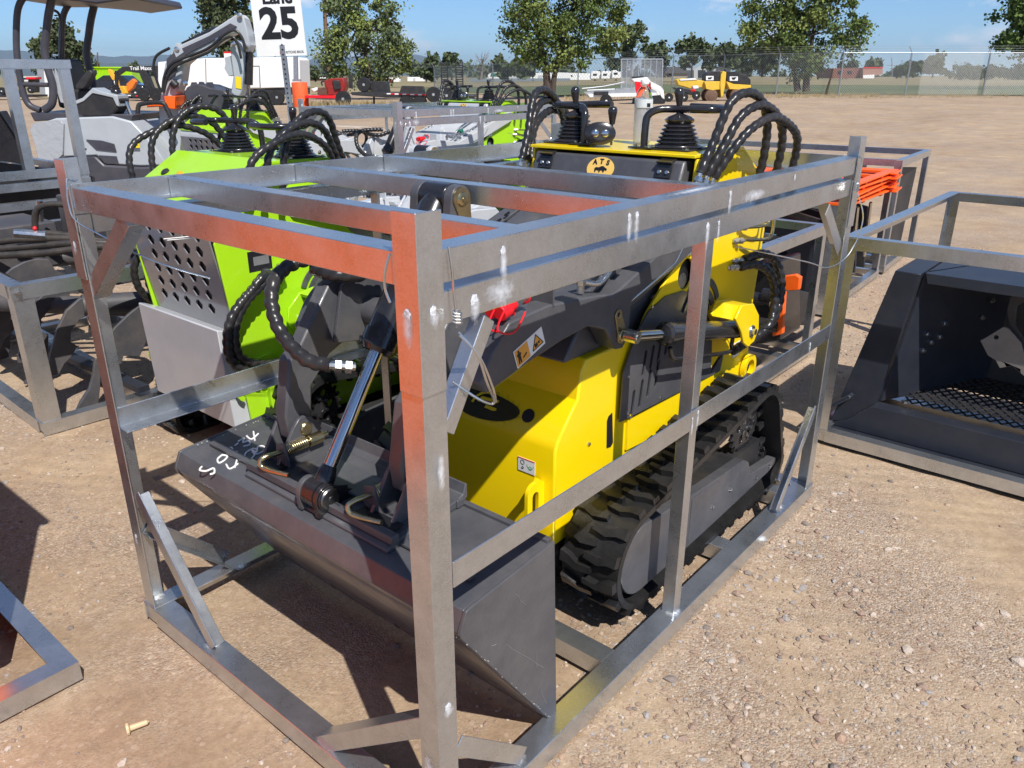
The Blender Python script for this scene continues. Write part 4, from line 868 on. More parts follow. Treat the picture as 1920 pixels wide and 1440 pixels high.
# ---------------- other crates and what is in them
def frame_crate(name,label,org,ang_,Lx,Ly,H,posts=None,rails=True,double=False,m=None,w=.055,wp=None,extra=(),group=None,z0=0,bolt=False,back=True):
    """plain welded crate: bottom rails, posts, top rails; origin at its near corner"""
    m=m or GALV; wp=wp or w; T=thing(name,label,'crate',(0,0,0),0,group); X=Vector((1,0,0));Y=Vector((0,1,0));Z=Vector((0,0,1))
    def P(nm,f): b=MB(); f(b); b.build(nm,m,T,smooth_=False)
    P('bottom_rail',lambda b:Lbar(b,(0,0,.06),(Lx,0,.06),Y,-Z,w)); P('bottom_rail',lambda b:Lbar(b,(0,Ly,.06),(Lx,Ly,.06),-Y,-Z,w))
    P('bottom_rail',lambda b:Lbar(b,(0,w,.06),(0,Ly-w,.06),X,-Z,w)); P('bottom_rail',lambda b:Lbar(b,(Lx,w,.06),(Lx,Ly-w,.06),-X,-Z,w))
    for x in (Lx*.33,Lx*.7): P('floor_crossmember',lambda b:Lbar(b,(x,w,.058),(x,Ly-w,.058),X,-Z,.08))
    pl=posts or [(0,0),(Lx,0),(0,Ly),(Lx,Ly)]
    for (x,y) in pl:
        a=X if x<Lx*.9 else -X; c=Y if y<Ly*.9 else -Y; o=Vector((x,y,0))+(a+c)*.005
        P('corner_post',lambda b:Lbar(b,o+Z*.005,o+Z*(H-.008),a,c,wp))
    if H>.1 and rails:
        for z in ([H]+([H-.075] if double else [])):
            P('top_rail',lambda b:Lbar(b,(0,0,z),(Lx,0,z),Y,-Z,w)); P('top_rail',lambda b:Lbar(b,(0,Ly,z),(Lx,Ly,z),-Y,-Z,w))
            P('top_rail',lambda b:Lbar(b,(0,w,z),(0,Ly-w,z),X,-Z,w)); P('top_rail',lambda b:Lbar(b,(Lx,w,z),(Lx,Ly-w,z),-X,-Z,w))
    if bolt: MB().lathe([(.016,0),(.016,.009),(.009,.010),(.009,.022)],(.028,-.001,H-.03),(0,-1,0),6).build('corner_bolt',STEEL,T)
    place(T,org,ang_); return T
def local(T,o):
    """stand a separately built, world-space object so that it keeps its place"""
    return o
# grapple crate, left
frame_crate('grapple_crate','low galvanised crate holding the dark grey grapple, left of the foreground crate',(.346,3.018,0),R(-2),1.45,1.75,.725,wp=.085,w=.065,bolt=True)
def tcyl(T,nm,p,q,r,m,n=16): return MB().cyl(p,q,r,n).build(nm,m,T)
G=thing('grapple_attachment','dark grey grapple with curved tines and black hoses lying in the low left crate','grapple',(.9,3.6,.06))
def pol(T,nm,ax,poly,a,b,m,bev=.003): 
    x=MB(); x.prism(ax,poly,a,b); return x.build(nm,m,T,bev=bev)
tn=[(0.831,0.553),(0.733,0.542),(0.66,0.496),(0.6,0.412),(0.551,0.309),(0.509,0.209),(0.509,0.186),(0.564,0.182),(0.6,0.23),(0.643,0.262),(0.677,0.302),(0.648,0.332),(0.662,0.392),(0.719,0.441),(0.825,0.463)]
for k,y in enumerate((3.30,3.62,3.98,4.30)): pol(G,'tine','y',[(p[0]-.02*k,p[1]) for p in tn],y,y+.022,GGREY)
t2=[(0.686,0.101),(0.659,0.009),(0.593,0.001),(0.544,0.005),(0.584,0.063),(0.636,0.117),(0.67,0.188),(0.69,0.263),(0.72,0.255)]
for k,y in enumerate((3.15,3.80,4.35)): pol(G,'lower_tine','y',t2,y,y+.022,GGREY)
pol(G,'upper_tine','y',[(0.468,0.701),(0.504,0.726),(0.558,0.744),(0.623,0.749),(0.673,0.738),(0.69,0.68),(0.773,0.624),(0.783,0.537),(0.562,0.595)],3.42,3.44,GGREY)
pol(G,'upper_tine','y',[(0.562,0.71),(0.622,0.728),(0.663,0.725),(0.672,0.642),(0.676,0.574),(0.541,0.613)],3.85,3.87,GGREY)
pol(G,'side_plate','y',[(0.74,0.348),(0.801,0.406),(0.879,0.457),(0.946,0.493),(0.985,0.502),(0.949,0.295),(0.9,0.225),(0.82,0.252),(0.805,0.215),(0.738,0.205),(0.72,0.239)],3.12,3.14,GGREY)
tcyl(G,'cross_tube',(.47,3.95,.47),(1.1,3.25,.42),.05,GGREY); tcyl(G,'cross_tube',(.75,3.33,.50),(1.3,3.18,.45),.055,GGREY)
tcyl(G,'cross_tube',(.50,4.2,.62),(1.5,3.9,.60),.05,GGREY)
b=MB(); b.bar((.76,4.753,.10),(.832,2.98,.10),.06,.03); b.build('base_strap',NAVY,G)
b=MB(); b.bb(.45,.95,4.0,4.45,.58,.83); b.build('hinge_block',GGREY,G,bev=.01)
b=MB(); b.bb(1.05,1.5,3.6,4.2,.50,.95); b.build('grapple_body',GGREY,G,bev=.01)
for k in range(4): MB().tube(smooth([(.35,4.3-.1*k,.72),(.7,4.05-.13*k,.79-.02*k),(1.0,3.75-.12*k,.76),(1.25,3.6-.1*k,.66)],6),.019,9).build('hydraulic_hose',mat('grapple_hose',(.03,.027,.026),.5,dust=.2),G,ang=60)
MB().tube(smooth([(.8,3.9,.80),(.82,3.85,.93),(.92,3.75,.95),(1.05,3.6,.90),(1.1,3.5,.78)],6),.017,9).build('hydraulic_hose',MT['grapple_hose'],G,ang=60)
MB().tube([(.66,3.78,.83),(.78,3.70,.81)],.024,10).build('hose_coupler',STEEL,G); MB().ball((.74,3.72,.85),.012,8).build('red_tag',RED,G)
MB().tube([(.83,3.88,.86),(.84,3.86,.97)],.016,8).build('hose_coupler',STEEL,G)
MB().tube(smooth([(.9,3.3,.78),(.95,3.2,.75),(.97,3.16,.6)],5),.02,9).build('hydraulic_hose',MT['grapple_hose'],G,ang=60)
MB().tube([(.80+.05*math.cos(t*.6),3.30,.43+.05*math.sin(t*.6)) for t in range(9)],.004,6).build('locking_ring',STEEL,G)
# crate at the upper left, tall open frame standing on it
LC=frame_crate('tall_crate','tall galvanised crate frame at the left edge holding a black angled blade',(-.2,5.15,0),0,1.86,1.3,1.0,double=True)
for x in (1.45,1.80): b=MB(); Lbar(b,(x,.0,1.0),(x,.0,1.66),Vector((1,0,0)),Vector((0,1,0)),.06); b.build("frame_post",GALV,LC,smooth_=False,off=(0,0,0))
b=MB(); Lbar(b,(.0,-.006,1.70),(1.87,-.006,1.70),Vector((0,1,0)),Vector((0,0,-1)),.055); b.build('frame_rail',GALV,LC,smooth_=False,off=(0,0,0))
b=MB(); Lbar(b,(1.87,.05,1.70),(1.87,1.3,1.70),Vector((-1,0,0)),Vector((0,0,-1)),.055); b.build('frame_rail',GALV,LC,smooth_=False,off=(0,0,0))
b=MB(); Lbar(b,(0,-.006,.80),(1.86,-.006,.80),Vector((0,1,0)),Vector((0,0,-1)),.055); b.build('mid_rail',GALV,LC,smooth_=False,off=(0,0,0))
BL=thing('dozer_blade','black angled steel blade leaning in the tall crate at the left edge','blade',(1.0,5.5,0))
pol(BL,'blade_plate','y',[(1.05,1.389),(1.237,1.377),(1.265,1.325),(1.369,1.081),(1.297,1.029),(1.233,1.048),(0.984,1.087)],5.35,5.40,BLK,.004)
pol(BL,'blade_rib','y',[(1.227,1.378),(1.273,1.38),(1.367,1.09),(1.351,1.063)],5.32,5.35,NAVY,.003)
pol(BL,'foot_bracket','y',[(0.981,1.088),(1.562,0.965),(1.53,0.841),(0.925,0.83)],5.42,5.50,BLKM,.003)
pol(BL,'lower_body','y',[(1.054,1.052),(1.884,0.873),(1.809,0.514),(0.944,0.554)],5.6,5.95,BLKM,.01)
# crate at the lower left corner, partly in view; unseen orange body in it shaped for reflection and shadow
OC=frame_crate('corner_crate','low galvanised crate base poking in at the lower left corner',(-2.25,1.195,0),0,2.0,2.2,.07,posts=[(0,0)],w=.06)
OB=thing('unseen_orange_body','unseen orange body in the lower left crate, shaped for its reflection and shadow','unseen body',(-1.3,1.9,.07))  # stand-in for an orange object out of view, sized for its reflection on the steel
pol(OB,'unseen_body_wall','x',[(1.36,.08),(3.15,.08),(3.25,1.22),(1.28,1.24)],-2.2,-.38,mat('bright_orange_paint',(1,.16,.008),.35),.02)
pol(OB,'unseen_body_rim','x',[(1.26,1.245),(3.27,1.225),(3.27,1.26),(1.26,1.28)],-2.22,-.36,ORG,.01)
pol(OB,'shadow_tip_block','x',[(1.66,1.20),(1.72,1.20),(1.72,1.34),(1.66,1.34)],-.44,-.38,BLKM,.01)  # block that gives the cast shadow its tip
# crates beyond the yellow loader
frame_crate('supply_crate','small galvanised crate right behind the yellow loader with a black pump box inside',(2.76,.66,0),0,1.1,1.3,.80)
PB=thing('hydraulic_motor','black box shaped hydraulic motor with knob ends and orange brackets in the small crate','motor',(3.2,.9,.06))
pol(PB,'motor_block','y',[(3.78,0.351),(3.923,0.372),(4.22,0.288),(4.249,0.066),(3.804,0.178)],.80,1.02,BLKM,.006)
for px_ in ((3.10,.76,.50),(3.10,.70,.53),(3.13,.76,.36),(3.10,.70,.37)): MB().cyl(px_,(px_[0]+.02,px_[1]-.10,px_[2]),.035,12).build('knob',BLK,PB,bev=.004)
pol(PB,'orange_bracket','x',[(0.656,0.612),(0.581,0.635),(0.551,0.623),(0.551,0.557),(0.598,0.546),(0.651,0.555)],3.2,3.24,ORG,.004)
pol(PB,'orange_plate','x',[(0.611,0.567),(0.587,0.557),(0.57,0.336),(0.619,0.314),(0.627,0.464)],3.1,3.14,ORG,.004)
pol(PB,'black_cover','x',[(0.875,0.619),(0.708,0.673),(0.651,0.233),(0.821,0.165)],3.3,3.6,BLK,.01)
b=MB(); b.box((3.12,.83,.585),(.04,.03,.002)); b.build('caution_sticker',LBLY,PB)
SC=frame_crate('fork_crate','galvanised crate with a stack of orange fork frames tied on its top',(4.75,.90,0),R(3),1.5,1.9,.80)
FS=thing('attachment_frames','black steel attachment frames packed inside the crate under the orange stack','frames',(5.4,1.6,.06))
for k in range(6):
    x=4.9+.23*k; b=MB(); b.prism('x',[(1.05,.10),(2.55,.10),(2.5,.72),(1.9,.75),(1.10,.60)],x,x+.03,[[(1.25,.2),(2.3,.2),(2.2,.55),(1.3,.5)]]); b.build('frame_plate',BLKM if k%2 else NAVY,FS,bev=.002)
for k in range(4): MB().cyl((4.85,1.2+.35*k,.15),(6.1,1.2+.35*k,.15),.03,10).build('frame_tube',BLK,FS)
for k in range(3): MB().cyl((5.0+.3*k,.95,.70),(5.2+.3*k,.99,.25),.012,8).build('gas_strut',STEEL,FS)
# stack of orange frames
for k in range(5):
    T=thing('orange_fork_frame',['lowest orange fork frame lying on the crate rails','second orange fork frame from the bottom of the stack','third orange fork frame of the stack, in the middle','fourth orange fork frame, just under the top one','topmost orange fork frame of the stack'][k],'fork frame',(5.4,1.7,.74+.034*k),R(3)+.03*((k*7)%3-1),'stacked orange fork frames')
    rr=random.Random(k); off=rr.uniform(-.04,.04)
    def lb(nm,p,q,w,h): b=MB(); b.bar(Vector(p),Vector(q),w,h); o=b.build(nm,ORG,T,off=(0,0,0),bev=.003); return o
    for x in (-.62,-.2,.25,.62): lb('fork_bar',(x+off,-.80,.012),(x+off,.95,.012),.09 if x in(-.62,.62) else .05,.022)
    for y in (-.78,-.35,.9): lb('cross_bar',(-.64+off,y,.026),(.66+off,y,.026),.07,.014)
    lb('end_bar',(.40+off,-.84,.020),(.72+off,-.80,.020),.05,.012); lb('end_bar',(.70+off,-.82,.020),(.66+off,-.45,.020),.05,.012)
    b=MB(); b.bb(-.66,.60,-.30+.2*(k%2),.92,.004,.012) if k<4 else b.bb(-.66,.45,-.05,.92,.034,.044); b.build('deck_plate',ORG,T,off=(0,0,0),bev=.002)
BC=frame_crate('long_crate','long galvanised crate at the back right holding black side panels, farthest of its row',(6.4,.98,0),R(4),1.25,2.6,.95)
BP=thing('black_panels','black slanted steel panels standing in the farthest crate on the right','panels',(7.0,1.6,.06))
for k in range(5):
    b=MB(); b.prism('y',[(6.55,.08),(7.35,.08),(7.45,.80),(6.95,.84)],1.12+.45*k,1.15+.45*k); b.build('panel',NAVY if k%2 else BLKM,BP,bev=.003)
b=MB(); b.box((6.5,1.6,.9),(.04,.03,.10)); 
tag(b.build('paper_tag',mat('pink_white_paper',(.80,.62,.62),.6)),'small pink and white paper tag hanging on the far crate rail','tag')
# crate at the right with the screening bucket
RC=frame_crate('bucket_crate','open galvanised crate on the right around the big dark screening bucket',(2.665,-1.95,0),0,1.85,2.15,.96)
SB=thing('screening_bucket','large blue-black bucket with expanded mesh floor lying in the right crate','bucket',(3.2,-.9,.06))
# outer face flanges (front plane leans back)
def tilt(v,z0=.06): return (v[0]+(v[2]-z0)*.10,v[1],v[2])
def sbp(nm,ax,poly,a,b_,m=NAVY,holes=(),bev=.003):
    b=MB(); b.prism(ax,poly,a,b_,holes); b.v=[tilt(v) for v in b.v]; return b.build(nm,m,SB,bev=bev)
sbp('left_flange','x',[(.10,.075),(.17,.06),(.02,.80),(-.085,.80),(-.01,.19),(.0,.16)],2.80,3.40)
sbp('bottom_flange','x',[(.18,.050),(.10,.085),(-.005,.185),(-1.9,.185),(-1.9,.05)],2.78,2.86)
sbp('lip_plate','x',[(.19,.035),(.19,.048),(-1.9,.048),(-1.9,.035)],2.72,2.90)
sbp('top_flange','x',[(-.095,.80),(-.11,.755),(-1.75,.755),(-1.8,.80)],2.83,3.45)
b=MB(); b.v=[tilt(v) for v in ((2.86,-.012,.19),(2.86,-.088,.80),(3.47,-.36,.80),(3.47,-.33,.19),(2.86,-.022,.19),(2.86,-.098,.80),(3.47,-.37,.80),(3.47,-.34,.19))]; b.f=[(0,1,2,3),(7,6,5,4),(0,4,5,1),(1,5,6,2),(2,6,7,3),(3,7,4,0)]; b.build('inner_side_wall',NAVY,SB)
sbp('back_wall','x',[(-.09,.12),(-1.8,.12),(-1.8,.80),(-.09,.80)],3.46,3.50,BLKM)
sbp('skid_plate','x',[(.24,.07),(.26,.075),(.10,.22),(.085,.21)],2.75,2.95)
# expanded metal floor: each strand a bar of real depth
b=MB(); x0,x1=2.89,3.43; ny=36
for i in range(-14,ny):
    y=-.10-i*.045
    for s in (1,-1):
        a=(x0,y); e=(x1,y-s*.38); 
        # clip in y to the opening
        pts=[a,e]; f=lambda t:(a[0]+(e[0]-a[0])*t,a[1]+(e[1]-a[1])*t)
        t0,t1=0,1; lo,hi=-1.75,-.10
        dy=e[1]-a[1]
        for lim,sg in ((hi,1),(lo,-1)):
            ya=(a[1]-lim)*sg; ye=(e[1]-lim)*sg
            if ya>0 and ye>0: t1=-1
            elif ya>0: t0=max(t0,ya/(ya-ye))
            elif ye>0: t1=min(t1,ya/(ya-ye))
        if t1>t0+.02:
            p=f(t0);q=f(t1); b.bar((p[0],p[1],.20+(p[0]-x0)*.02),(q[0],q[1],.20+(q[0]-x0)*.02),.005,.006)
b.v=[tilt(v) for v in b.v]; mo=b.build('mesh_floor',BLKM,SB); mo['kind']='stuff'
for i,(x,y,z) in enumerate([(2.98,-.087,.50),(3.02,-.087,.455),(2.99,-.087,.42),(3.06,-.087,.475),(3.06,-.087,.54),(3.30,-.087,.62),(3.28,-.087,.54)]):
    MB().lathe([(.013,0),(.013,.012),(.007,.013),(.007,.020)],tilt((x,-.022-.124*(z-.19)-.50*(x-2.86),z)),(-.4,-1,0),6).build('hex_nut',STEEL,SB)
for p in ((2.86,-.12,.205),(2.86,-.75,.205),(3.455,-.25,.30)): MB().lathe([(.014,0),(.014,.010),(.006,.012)],tilt(p),(0,0,1),6).build('bolt_head',STEEL,SB)
# mixing paddle standing inside
b=MB(); b.prism('x',[(-0.342,0.521),(-0.357,0.534),(-0.417,0.599),(-0.438,0.594),(-0.494,0.541),(-0.548,0.421),(-0.556,0.384),(-0.482,0.435),(-0.438,0.414),(-0.414,0.448),(-0.383,0.461)],3.0,3.014,[circ([(-0.399,0.547)][0],.010,8)]); b.build('paddle_blade',mat('worn_grey_steel',(.16,.155,.15),.5,var=.15,dust=.3),SB,bev=.002)
b=MB(); b.prism('x',[(-0.411,0.662),(-0.411,0.719),(-0.438,0.763),(-0.48,0.777),(-0.489,0.733),(-0.445,0.69),(-0.454,0.609),(-0.536,0.507),(-0.555,0.414),(-0.452,0.537)],3.03,3.05); b.build('paddle_arm',BLKM,SB,bev=.002)
MB().tube(smooth([(3.1,-.55,.28),(3.1,-.60,.45),(3.1,-.62,.62),(3.1,-.72,.70),(3.1,-.85,.66)],6),.025,10).build('paddle_shaft',BLKM,SB,ang=60)
# plastic stake / bolt lying on the ground lower left
b=MB(); b.lathe([(.016,0),(.016,.006),(.008,.010),(.007,.05),(.002,.055)],(.0,.0,.0),(1,-.35,0),10)
o=b.build('plastic_plug',mat('tan_plastic',(.62,.46,.27),.5),bev=0); tag(o,'small tan plastic plug lying on the dirt, lower left','plug'); o.location=(-.262,.905,.008)
# ---------------- middle distance: excavator, signs, trailers
RZ=YAW-PI/2
def bg(name,label,cat,xy,group=None,rz=0): return thing(name,label,cat,(xy[0],xy[1],0),RZ+rz,group)
def bp_(T,nm,poly,a,b_,m,bev=0,holes=()):
    x=MB(); x.prism('y',poly,a,b_,holes); return x.build(nm,m,T,bev=bev,off=(0,0,0))
def bt(T,nm,path,r,m,dy=0,n=10,k=5): 
    return MB().tube(smooth([(p[0],dy,p[1]) for p in path],k),r,n).build(nm,m,T,off=(0,0,0),ang=60)
def wheel(T,x,y,z,r,w=.2,hub=WHT,nm='wheel'):
    o=MB().lathe([(r*.6,-w/2),(r*.93,-w/2),(r,-w*.35),(r,w*.35),(r*.93,w/2),(r*.6,w/2)],(x,y,z),(0,1,0),22).build(nm,RUB,T,off=(0,0,0),ang=35)
    h=MB().lathe([(r*.58,-w*.42),(r*.50,-w*.30),(r*.2,-w*.34),(r*.18,-w*.5),(.004,-w*.52)],(x,y,z),(0,1,0),18).build('rim',hub,o,off=(0,0,0),ang=35)
    return o
EXG=mat('excavator_light_grey',(.40,.43,.46),.32,coat=.3,var=.05,dust=.08); EXD=mat('excavator_dark',(.05,.05,.065),.4,var=.1,dust=.1)
FILM=mat('plastic_film',(.42,.44,.47),.18,alpha=.85,bump=.8,bscale=14)
E_=bg('mini_excavator','pale grey mini excavator with dark canopy and folded boom, wrapped in plastic film','excavator',(3.184,7.537))
bp_(E_,'engine_cover',[(-0.776,1.154),(-0.556,1.216),(-0.009,1.233),(0.169,1.186),(0.343,0.978),(0.451,0.776),(0.188,0.765),(-0.164,0.785),(-0.227,0.866),(-0.545,0.854),(-0.633,0.774),(-0.807,0.79),(-0.791,0.976)],-.45,.45,EXG,.03)
bp_(E_,'lower_body',[(-0.819,0.784),(-0.634,0.769),(-0.546,0.849),(-0.228,0.86),(-0.165,0.78),(0.187,0.759),(0.478,0.77),(0.555,0.614),(0.443,0.226),(-0.935,0.224)],-.47,.47,EXD,.02)
bp_(E_,'wrapped_rear_cover',[(-0.818,1.112),(-0.772,1.175),(-0.515,1.206),(-0.479,1.165),(-0.545,0.881),(-0.637,0.806),(-0.795,0.795),(-0.802,0.976)],-.475,-.455,FILM,.004)
bp_(E_,'side_vent',[(-0.299,1.019),(-0.147,1.009),(-0.031,0.977),(-0.022,0.903),(-0.217,0.924)],-.462,-.453,EXD,.002); bp_(E_,'side_vent',[(-0.204,0.871),(-0.029,0.861),(-0.02,0.786),(-0.162,0.796)],-.462,-.453,EXD,.002)
for k,(a,c) in enumerate((("178,253","186,253"),("180,262","194,262"),("182,271","203,271"))):
    pa=[(-0.44,1.024),(-0.439,0.976),(-0.437,0.929)][k]; pb=[(-0.397,1.024),(-0.361,0.977),(-0.321,0.929)][k]; bp_(E_,'vent_slot',capsule(pa,pb,.007,5),-.456,-.448,INK)
for px_,lab in (([(-0.424,0.639)][0],'warning_sticker'),([(0.189,0.978)][0],'fuel_sticker')):
    bp_(E_,lab,rect(.065,.10 if lab[0]=='w' else .07,*px_),-.478,-.474,LBLY); bp_(E_,'sticker_symbol',[(px_[0]-.02,px_[1]-.012),(px_[0]+.02,px_[1]-.012),(px_[0],px_[1]+.022)],-.4805,-.479,INK)
bp_(E_,'floor_deck',[(-0.818,1.267),(0.184,1.248),(0.158,1.186),(-0.56,1.196),(-0.792,1.185)],-.42,.42,EXD,.01)
for dy in (-.40,.40):
    bt(E_,'canopy_post',[(-0.618,2.315),(-0.73,2.183),(-0.802,1.944),(-0.839,1.725),(-0.849,1.476),(-0.819,1.339),(-0.716,1.288)],.030,EXD,dy)
    bt(E_,'canopy_post',[(-0.383,2.301),(-0.458,2.136),(-0.508,1.993),(-0.563,1.823),(-0.566,1.651),(-0.554,1.501),(-0.595,1.35),(-0.683,1.288)],.036,EXD,dy*.99)
bt(E_,'canopy_brace',[(-0.877,1.521),(-0.588,1.517)],.022,EXD,-.40); bt(E_,'canopy_brace',[(-0.723,2.211),(-0.671,2.164),(-0.686,1.993),(-0.746,1.76)],.014,EXD,.2)
bp_(E_,'canopy_roof',[(-0.755,2.258),(-0.65,2.315),(-0.077,2.334),(0.426,2.307),(0.447,2.246),(0.107,2.203),(-0.025,2.222),(-0.454,2.259)],-.62,.55,EXD,.015)
bp_(E_,'seat_base',[(-0.526,1.476),(-0.289,1.477),(-0.273,1.273),(-0.545,1.273)],-.22,.22,BLKM,.03); bp_(E_,'seat_back',[(-0.621,1.75),(-0.544,1.76),(-0.5,1.502),(-0.551,1.299),(-0.638,1.298)],-.22,.22,BLKM,.03)
bp_(E_,'seat_headrest',[(-0.253,1.642),(-0.214,1.652),(-0.193,1.622),(-0.298,1.487),(-0.387,1.472),(-0.39,1.512)],-.30,-.20,BLKM,.01)
bp_(E_,'console_box',[(-0.434,1.34),(-0.159,1.452),(0.084,1.391),(0.046,1.299),(-0.033,1.217),(-0.307,1.211),(-0.392,1.278)],-.42,-.20,BLKM,.02)
bp_(E_,'console_trim',[(-0.433,1.345),(-0.271,1.401),(-0.157,1.492),(-0.098,1.462),(0.067,1.422),(0.066,1.32),(0.041,1.33),(0.02,1.401),(-0.115,1.432),(-0.167,1.442),(-0.266,1.37),(-0.406,1.319)],-.43,-.20,EXG,.005)
bp_(E_,'rear_guard',[(-0.511,1.661),(-0.491,1.602),(-0.475,1.411),(-0.476,1.35),(-0.517,1.36),(-0.544,1.552)],-.38,-.36,FILM)
MB().lathe([(.05,0),(.047,.02),(.040,.03),(.042,.045),(.034,.055),(.036,.07),(.028,.08),(.012,.12)],([(0,1.442)][0][0],-.3,[(0,1.442)][0][1]),(0,0,1),14).build('lever_boot',BLK,E_,off=(0,0,0))
bt(E_,'lever_stick',[(0.007,1.477),(0.041,1.642)],.018,BLKM,-.3); bt(E_,'front_guard_tube',[(0.142,1.155),(0.166,1.3),(0.216,1.341),(0.401,1.351),(0.448,1.3),(0.499,1.135)],.022,BLKM,-.25)
bt(E_,'chrome_handrail',[(0.078,1.361),(0.125,1.186)],.02,STEEL,-.3)
BM=[(0.326,1.351),(0.379,1.553),(0.436,1.712),(0.542,1.85),(0.633,1.889),(0.911,1.995),(1.171,2.139),(1.226,2.158),(1.263,2.12),(1.282,2.02),(1.297,1.88),(1.257,1.812),(1.229,1.928),(1.184,1.986),(1.119,1.976),(0.915,1.87),(0.699,1.762),(0.616,1.703),(0.572,1.553),(0.499,1.422),(0.443,1.341)]
bp_(E_,'boom',BM,-.10,.10,EXG,.012); bp_(E_,'boom_side_plate',[(0.464,1.752),(0.559,1.82),(0.906,1.957),(1.131,2.072),(1.191,2.044),(0.921,1.908),(0.683,1.801),(0.578,1.732),(0.526,1.603),(0.433,1.553)],-.115,-.102,EXD,.002)
bp_(E_,'boom_lug',[(0.541,1.84),(0.582,1.898),(0.612,1.889),(0.643,1.811),(0.561,1.762)],-.12,.12,EXG,.004)
bp_(E_,'stick',[(1.096,1.88),(1.155,1.928),(1.215,1.899),(1.224,1.802),(1.19,1.604),(1.162,1.464),(1.094,1.352),(1.015,1.321),(1.094,1.604),(1.09,1.743)],-.09,.09,EXG,.01)
bp_(E_,'stick_linkage',[(1.028,1.762),(1.084,1.782),(1.094,1.604),(1.05,1.594),(1.016,1.664),(1.033,1.713)],-.10,.10,EXG,.004)
bp_(E_,'warning_label',[(1.114,1.594),(1.171,1.584),(1.158,1.474),(1.105,1.484)],-.096,-.092,LBLY)
bt(E_,'boom_cylinder',[(0.609,1.869),(0.956,2.015)],.042,BLK,-.0); bt(E_,'cylinder_rod',[(0.945,2.01),(1.211,2.125)],.016,CHR,-.0); bt(E_,'bucket_cylinder',[(1.248,1.821),(1.206,1.514)],.042,BLK,-.0); bt(E_,'cylinder_rod',[(1.207,1.524),(1.18,1.342)],.018,CHR); bt(E_,'lift_cylinder_rod',[(0.59,1.453),(0.559,1.135)],.022,CHR,-.05)
for dy,path in ((-.14,[(0.521,1.85),(0.383,1.781),(0.334,1.673),(0.347,1.553),(0.373,1.442)]),(-.16,[(0.396,1.453),(0.441,1.603),(0.555,1.722),(0.89,1.84),(1.076,1.967),(1.186,2.005),(1.25,1.928),(1.257,1.812)]),(-.18,[(0.416,1.443),(0.47,1.583),(0.582,1.693),(0.908,1.811),(1.059,1.918),(1.158,1.947),(1.202,1.88),(1.219,1.753)]),(.12,[(0.559,1.888),(0.806,1.995),(0.875,2.034)])): bt(E_,'hydraulic_hose',path,.013,HOSE,dy)
bt(E_,'work_light',[(0.496,1.543),(0.533,1.503)],.04,BLKM,-.14)
for p in [(0.583,1.84),(1.234,2.139),(1.14,1.889),(1.264,1.87),(0.617,1.528),(0.996,1.918),(0.619,1.722)]: MB().lathe([(.026,0),(.026,.01),(.012,.015)],(p[0],-.118,p[1]),(0,-1,0),12).build('pin_cap',STEEL,E_,off=(0,0,0))
bp_(E_,'digging_bucket',[(0.631,1.443),(0.671,1.493),(0.74,1.524),(0.835,1.514),(0.948,1.474),(1.033,1.464),(1.082,1.423),(1.03,1.27),(0.932,1.188),(0.777,1.167),(0.698,1.229),(0.668,1.321)],-.24,.24,EXD,.012)
for s_ in ([(0.71,1.539),(0.731,1.539),(0.742,1.499),(0.687,1.493)],[(0.786,1.544),(0.806,1.539),(0.817,1.499),(0.763,1.499)],[(0.86,1.539),(0.892,1.539),(0.906,1.479),(0.848,1.489)]): bp_(E_,'bucket_tooth',s_,-.2,-.12,EXD)
bp_(E_,'swing_post',[(0.318,1.371),(0.521,1.351),(0.515,1.093),(0.445,0.776),(0.279,0.775)],-.12,.12,EXG,.01)
for s_,z in (([(0.237,1.341),(0.534,1.372),(0.532,1.321),(0.232,1.305)],0),([(0.433,1.412),(0.541,1.412),(0.522,1.29),(0.426,1.3)],1)): bp_(E_,'orange_strap',s_,-.20-.03*z,.14,ORG,.004)
for dy in (-.55,.55): bp_(E_,'crawler_track',hull([(-.65,.21,.2),(.75,.21,.2)]),dy-.12,dy+.12,RUB,.01)
bp_(E_,'dozer_blade',[(1.05,.05),(1.15,.05),(1.12,.35),(1.05,.40)],-.65,.65,EXD,.01)
# lane sign
LS=bg('lane_sign','white Lane 25 sign board on a perforated steel post','sign',(4.461,6.797))
sg=[(-0.219,2.468),(0.292,2.508),(0.314,1.799),(-0.211,1.783)]
bp_(LS,'sign_board',sg,-.012,.0,WHT); A_=Vector((sg[3][0],-.0135,sg[3][1])); ex=(Vector((sg[2][0],-.0135,sg[2][1]))-A_).normalized(); ey=(Vector((sg[0][0],-.0135,sg[0][1]))-A_).normalized(); w_=(Vector((sg[2][0],0,sg[2][1]))-Vector((sg[3][0],0,sg[3][1]))).length
def ltext(T,nm,body,size,m,o,ex,ey,**k):
    ob=text(nm,body,size,m,T,Vector(o)+root_off(T),ex,ey,**k); return ob
ltext(LS,'sign_lettering','25',.405,INK,A_+ex*w_*.52+ey*.300,ex,ey,bold=.015,sx=1.0)
ltext(LS,'sign_lettering','Lane',.165,INK,A_+ex*w_*.52+ey*.552,ex,ey,bold=.006)
ltext(LS,'sign_lettering','RITCHIE BROS.',.034,INK,A_+ex*w_*.77+ey*.035,ex,ey,bold=.0004,sx=.86)
ltext(LS,'sign_logo','rb',.046,INKR,A_+ex*w_*.50+ey*.038,ex,ey,bold=.001)
po=[(0.02,1.788),(0.099,1.788),(0.107,1.306),(0.038,1.306)]; bx=po[1][0]+(po[2][0]-po[1][0])/(po[1][1]-po[2][1])*po[1][1]
holes=[]; b=MB(); b.bar((po[0][0]+.045,0,1.9),(bx-.02,0,0),.05,.05,(0,1,0)); b.build('sign_post',GALVD,LS,off=(0,0,0),smooth_=False)
b=MB()
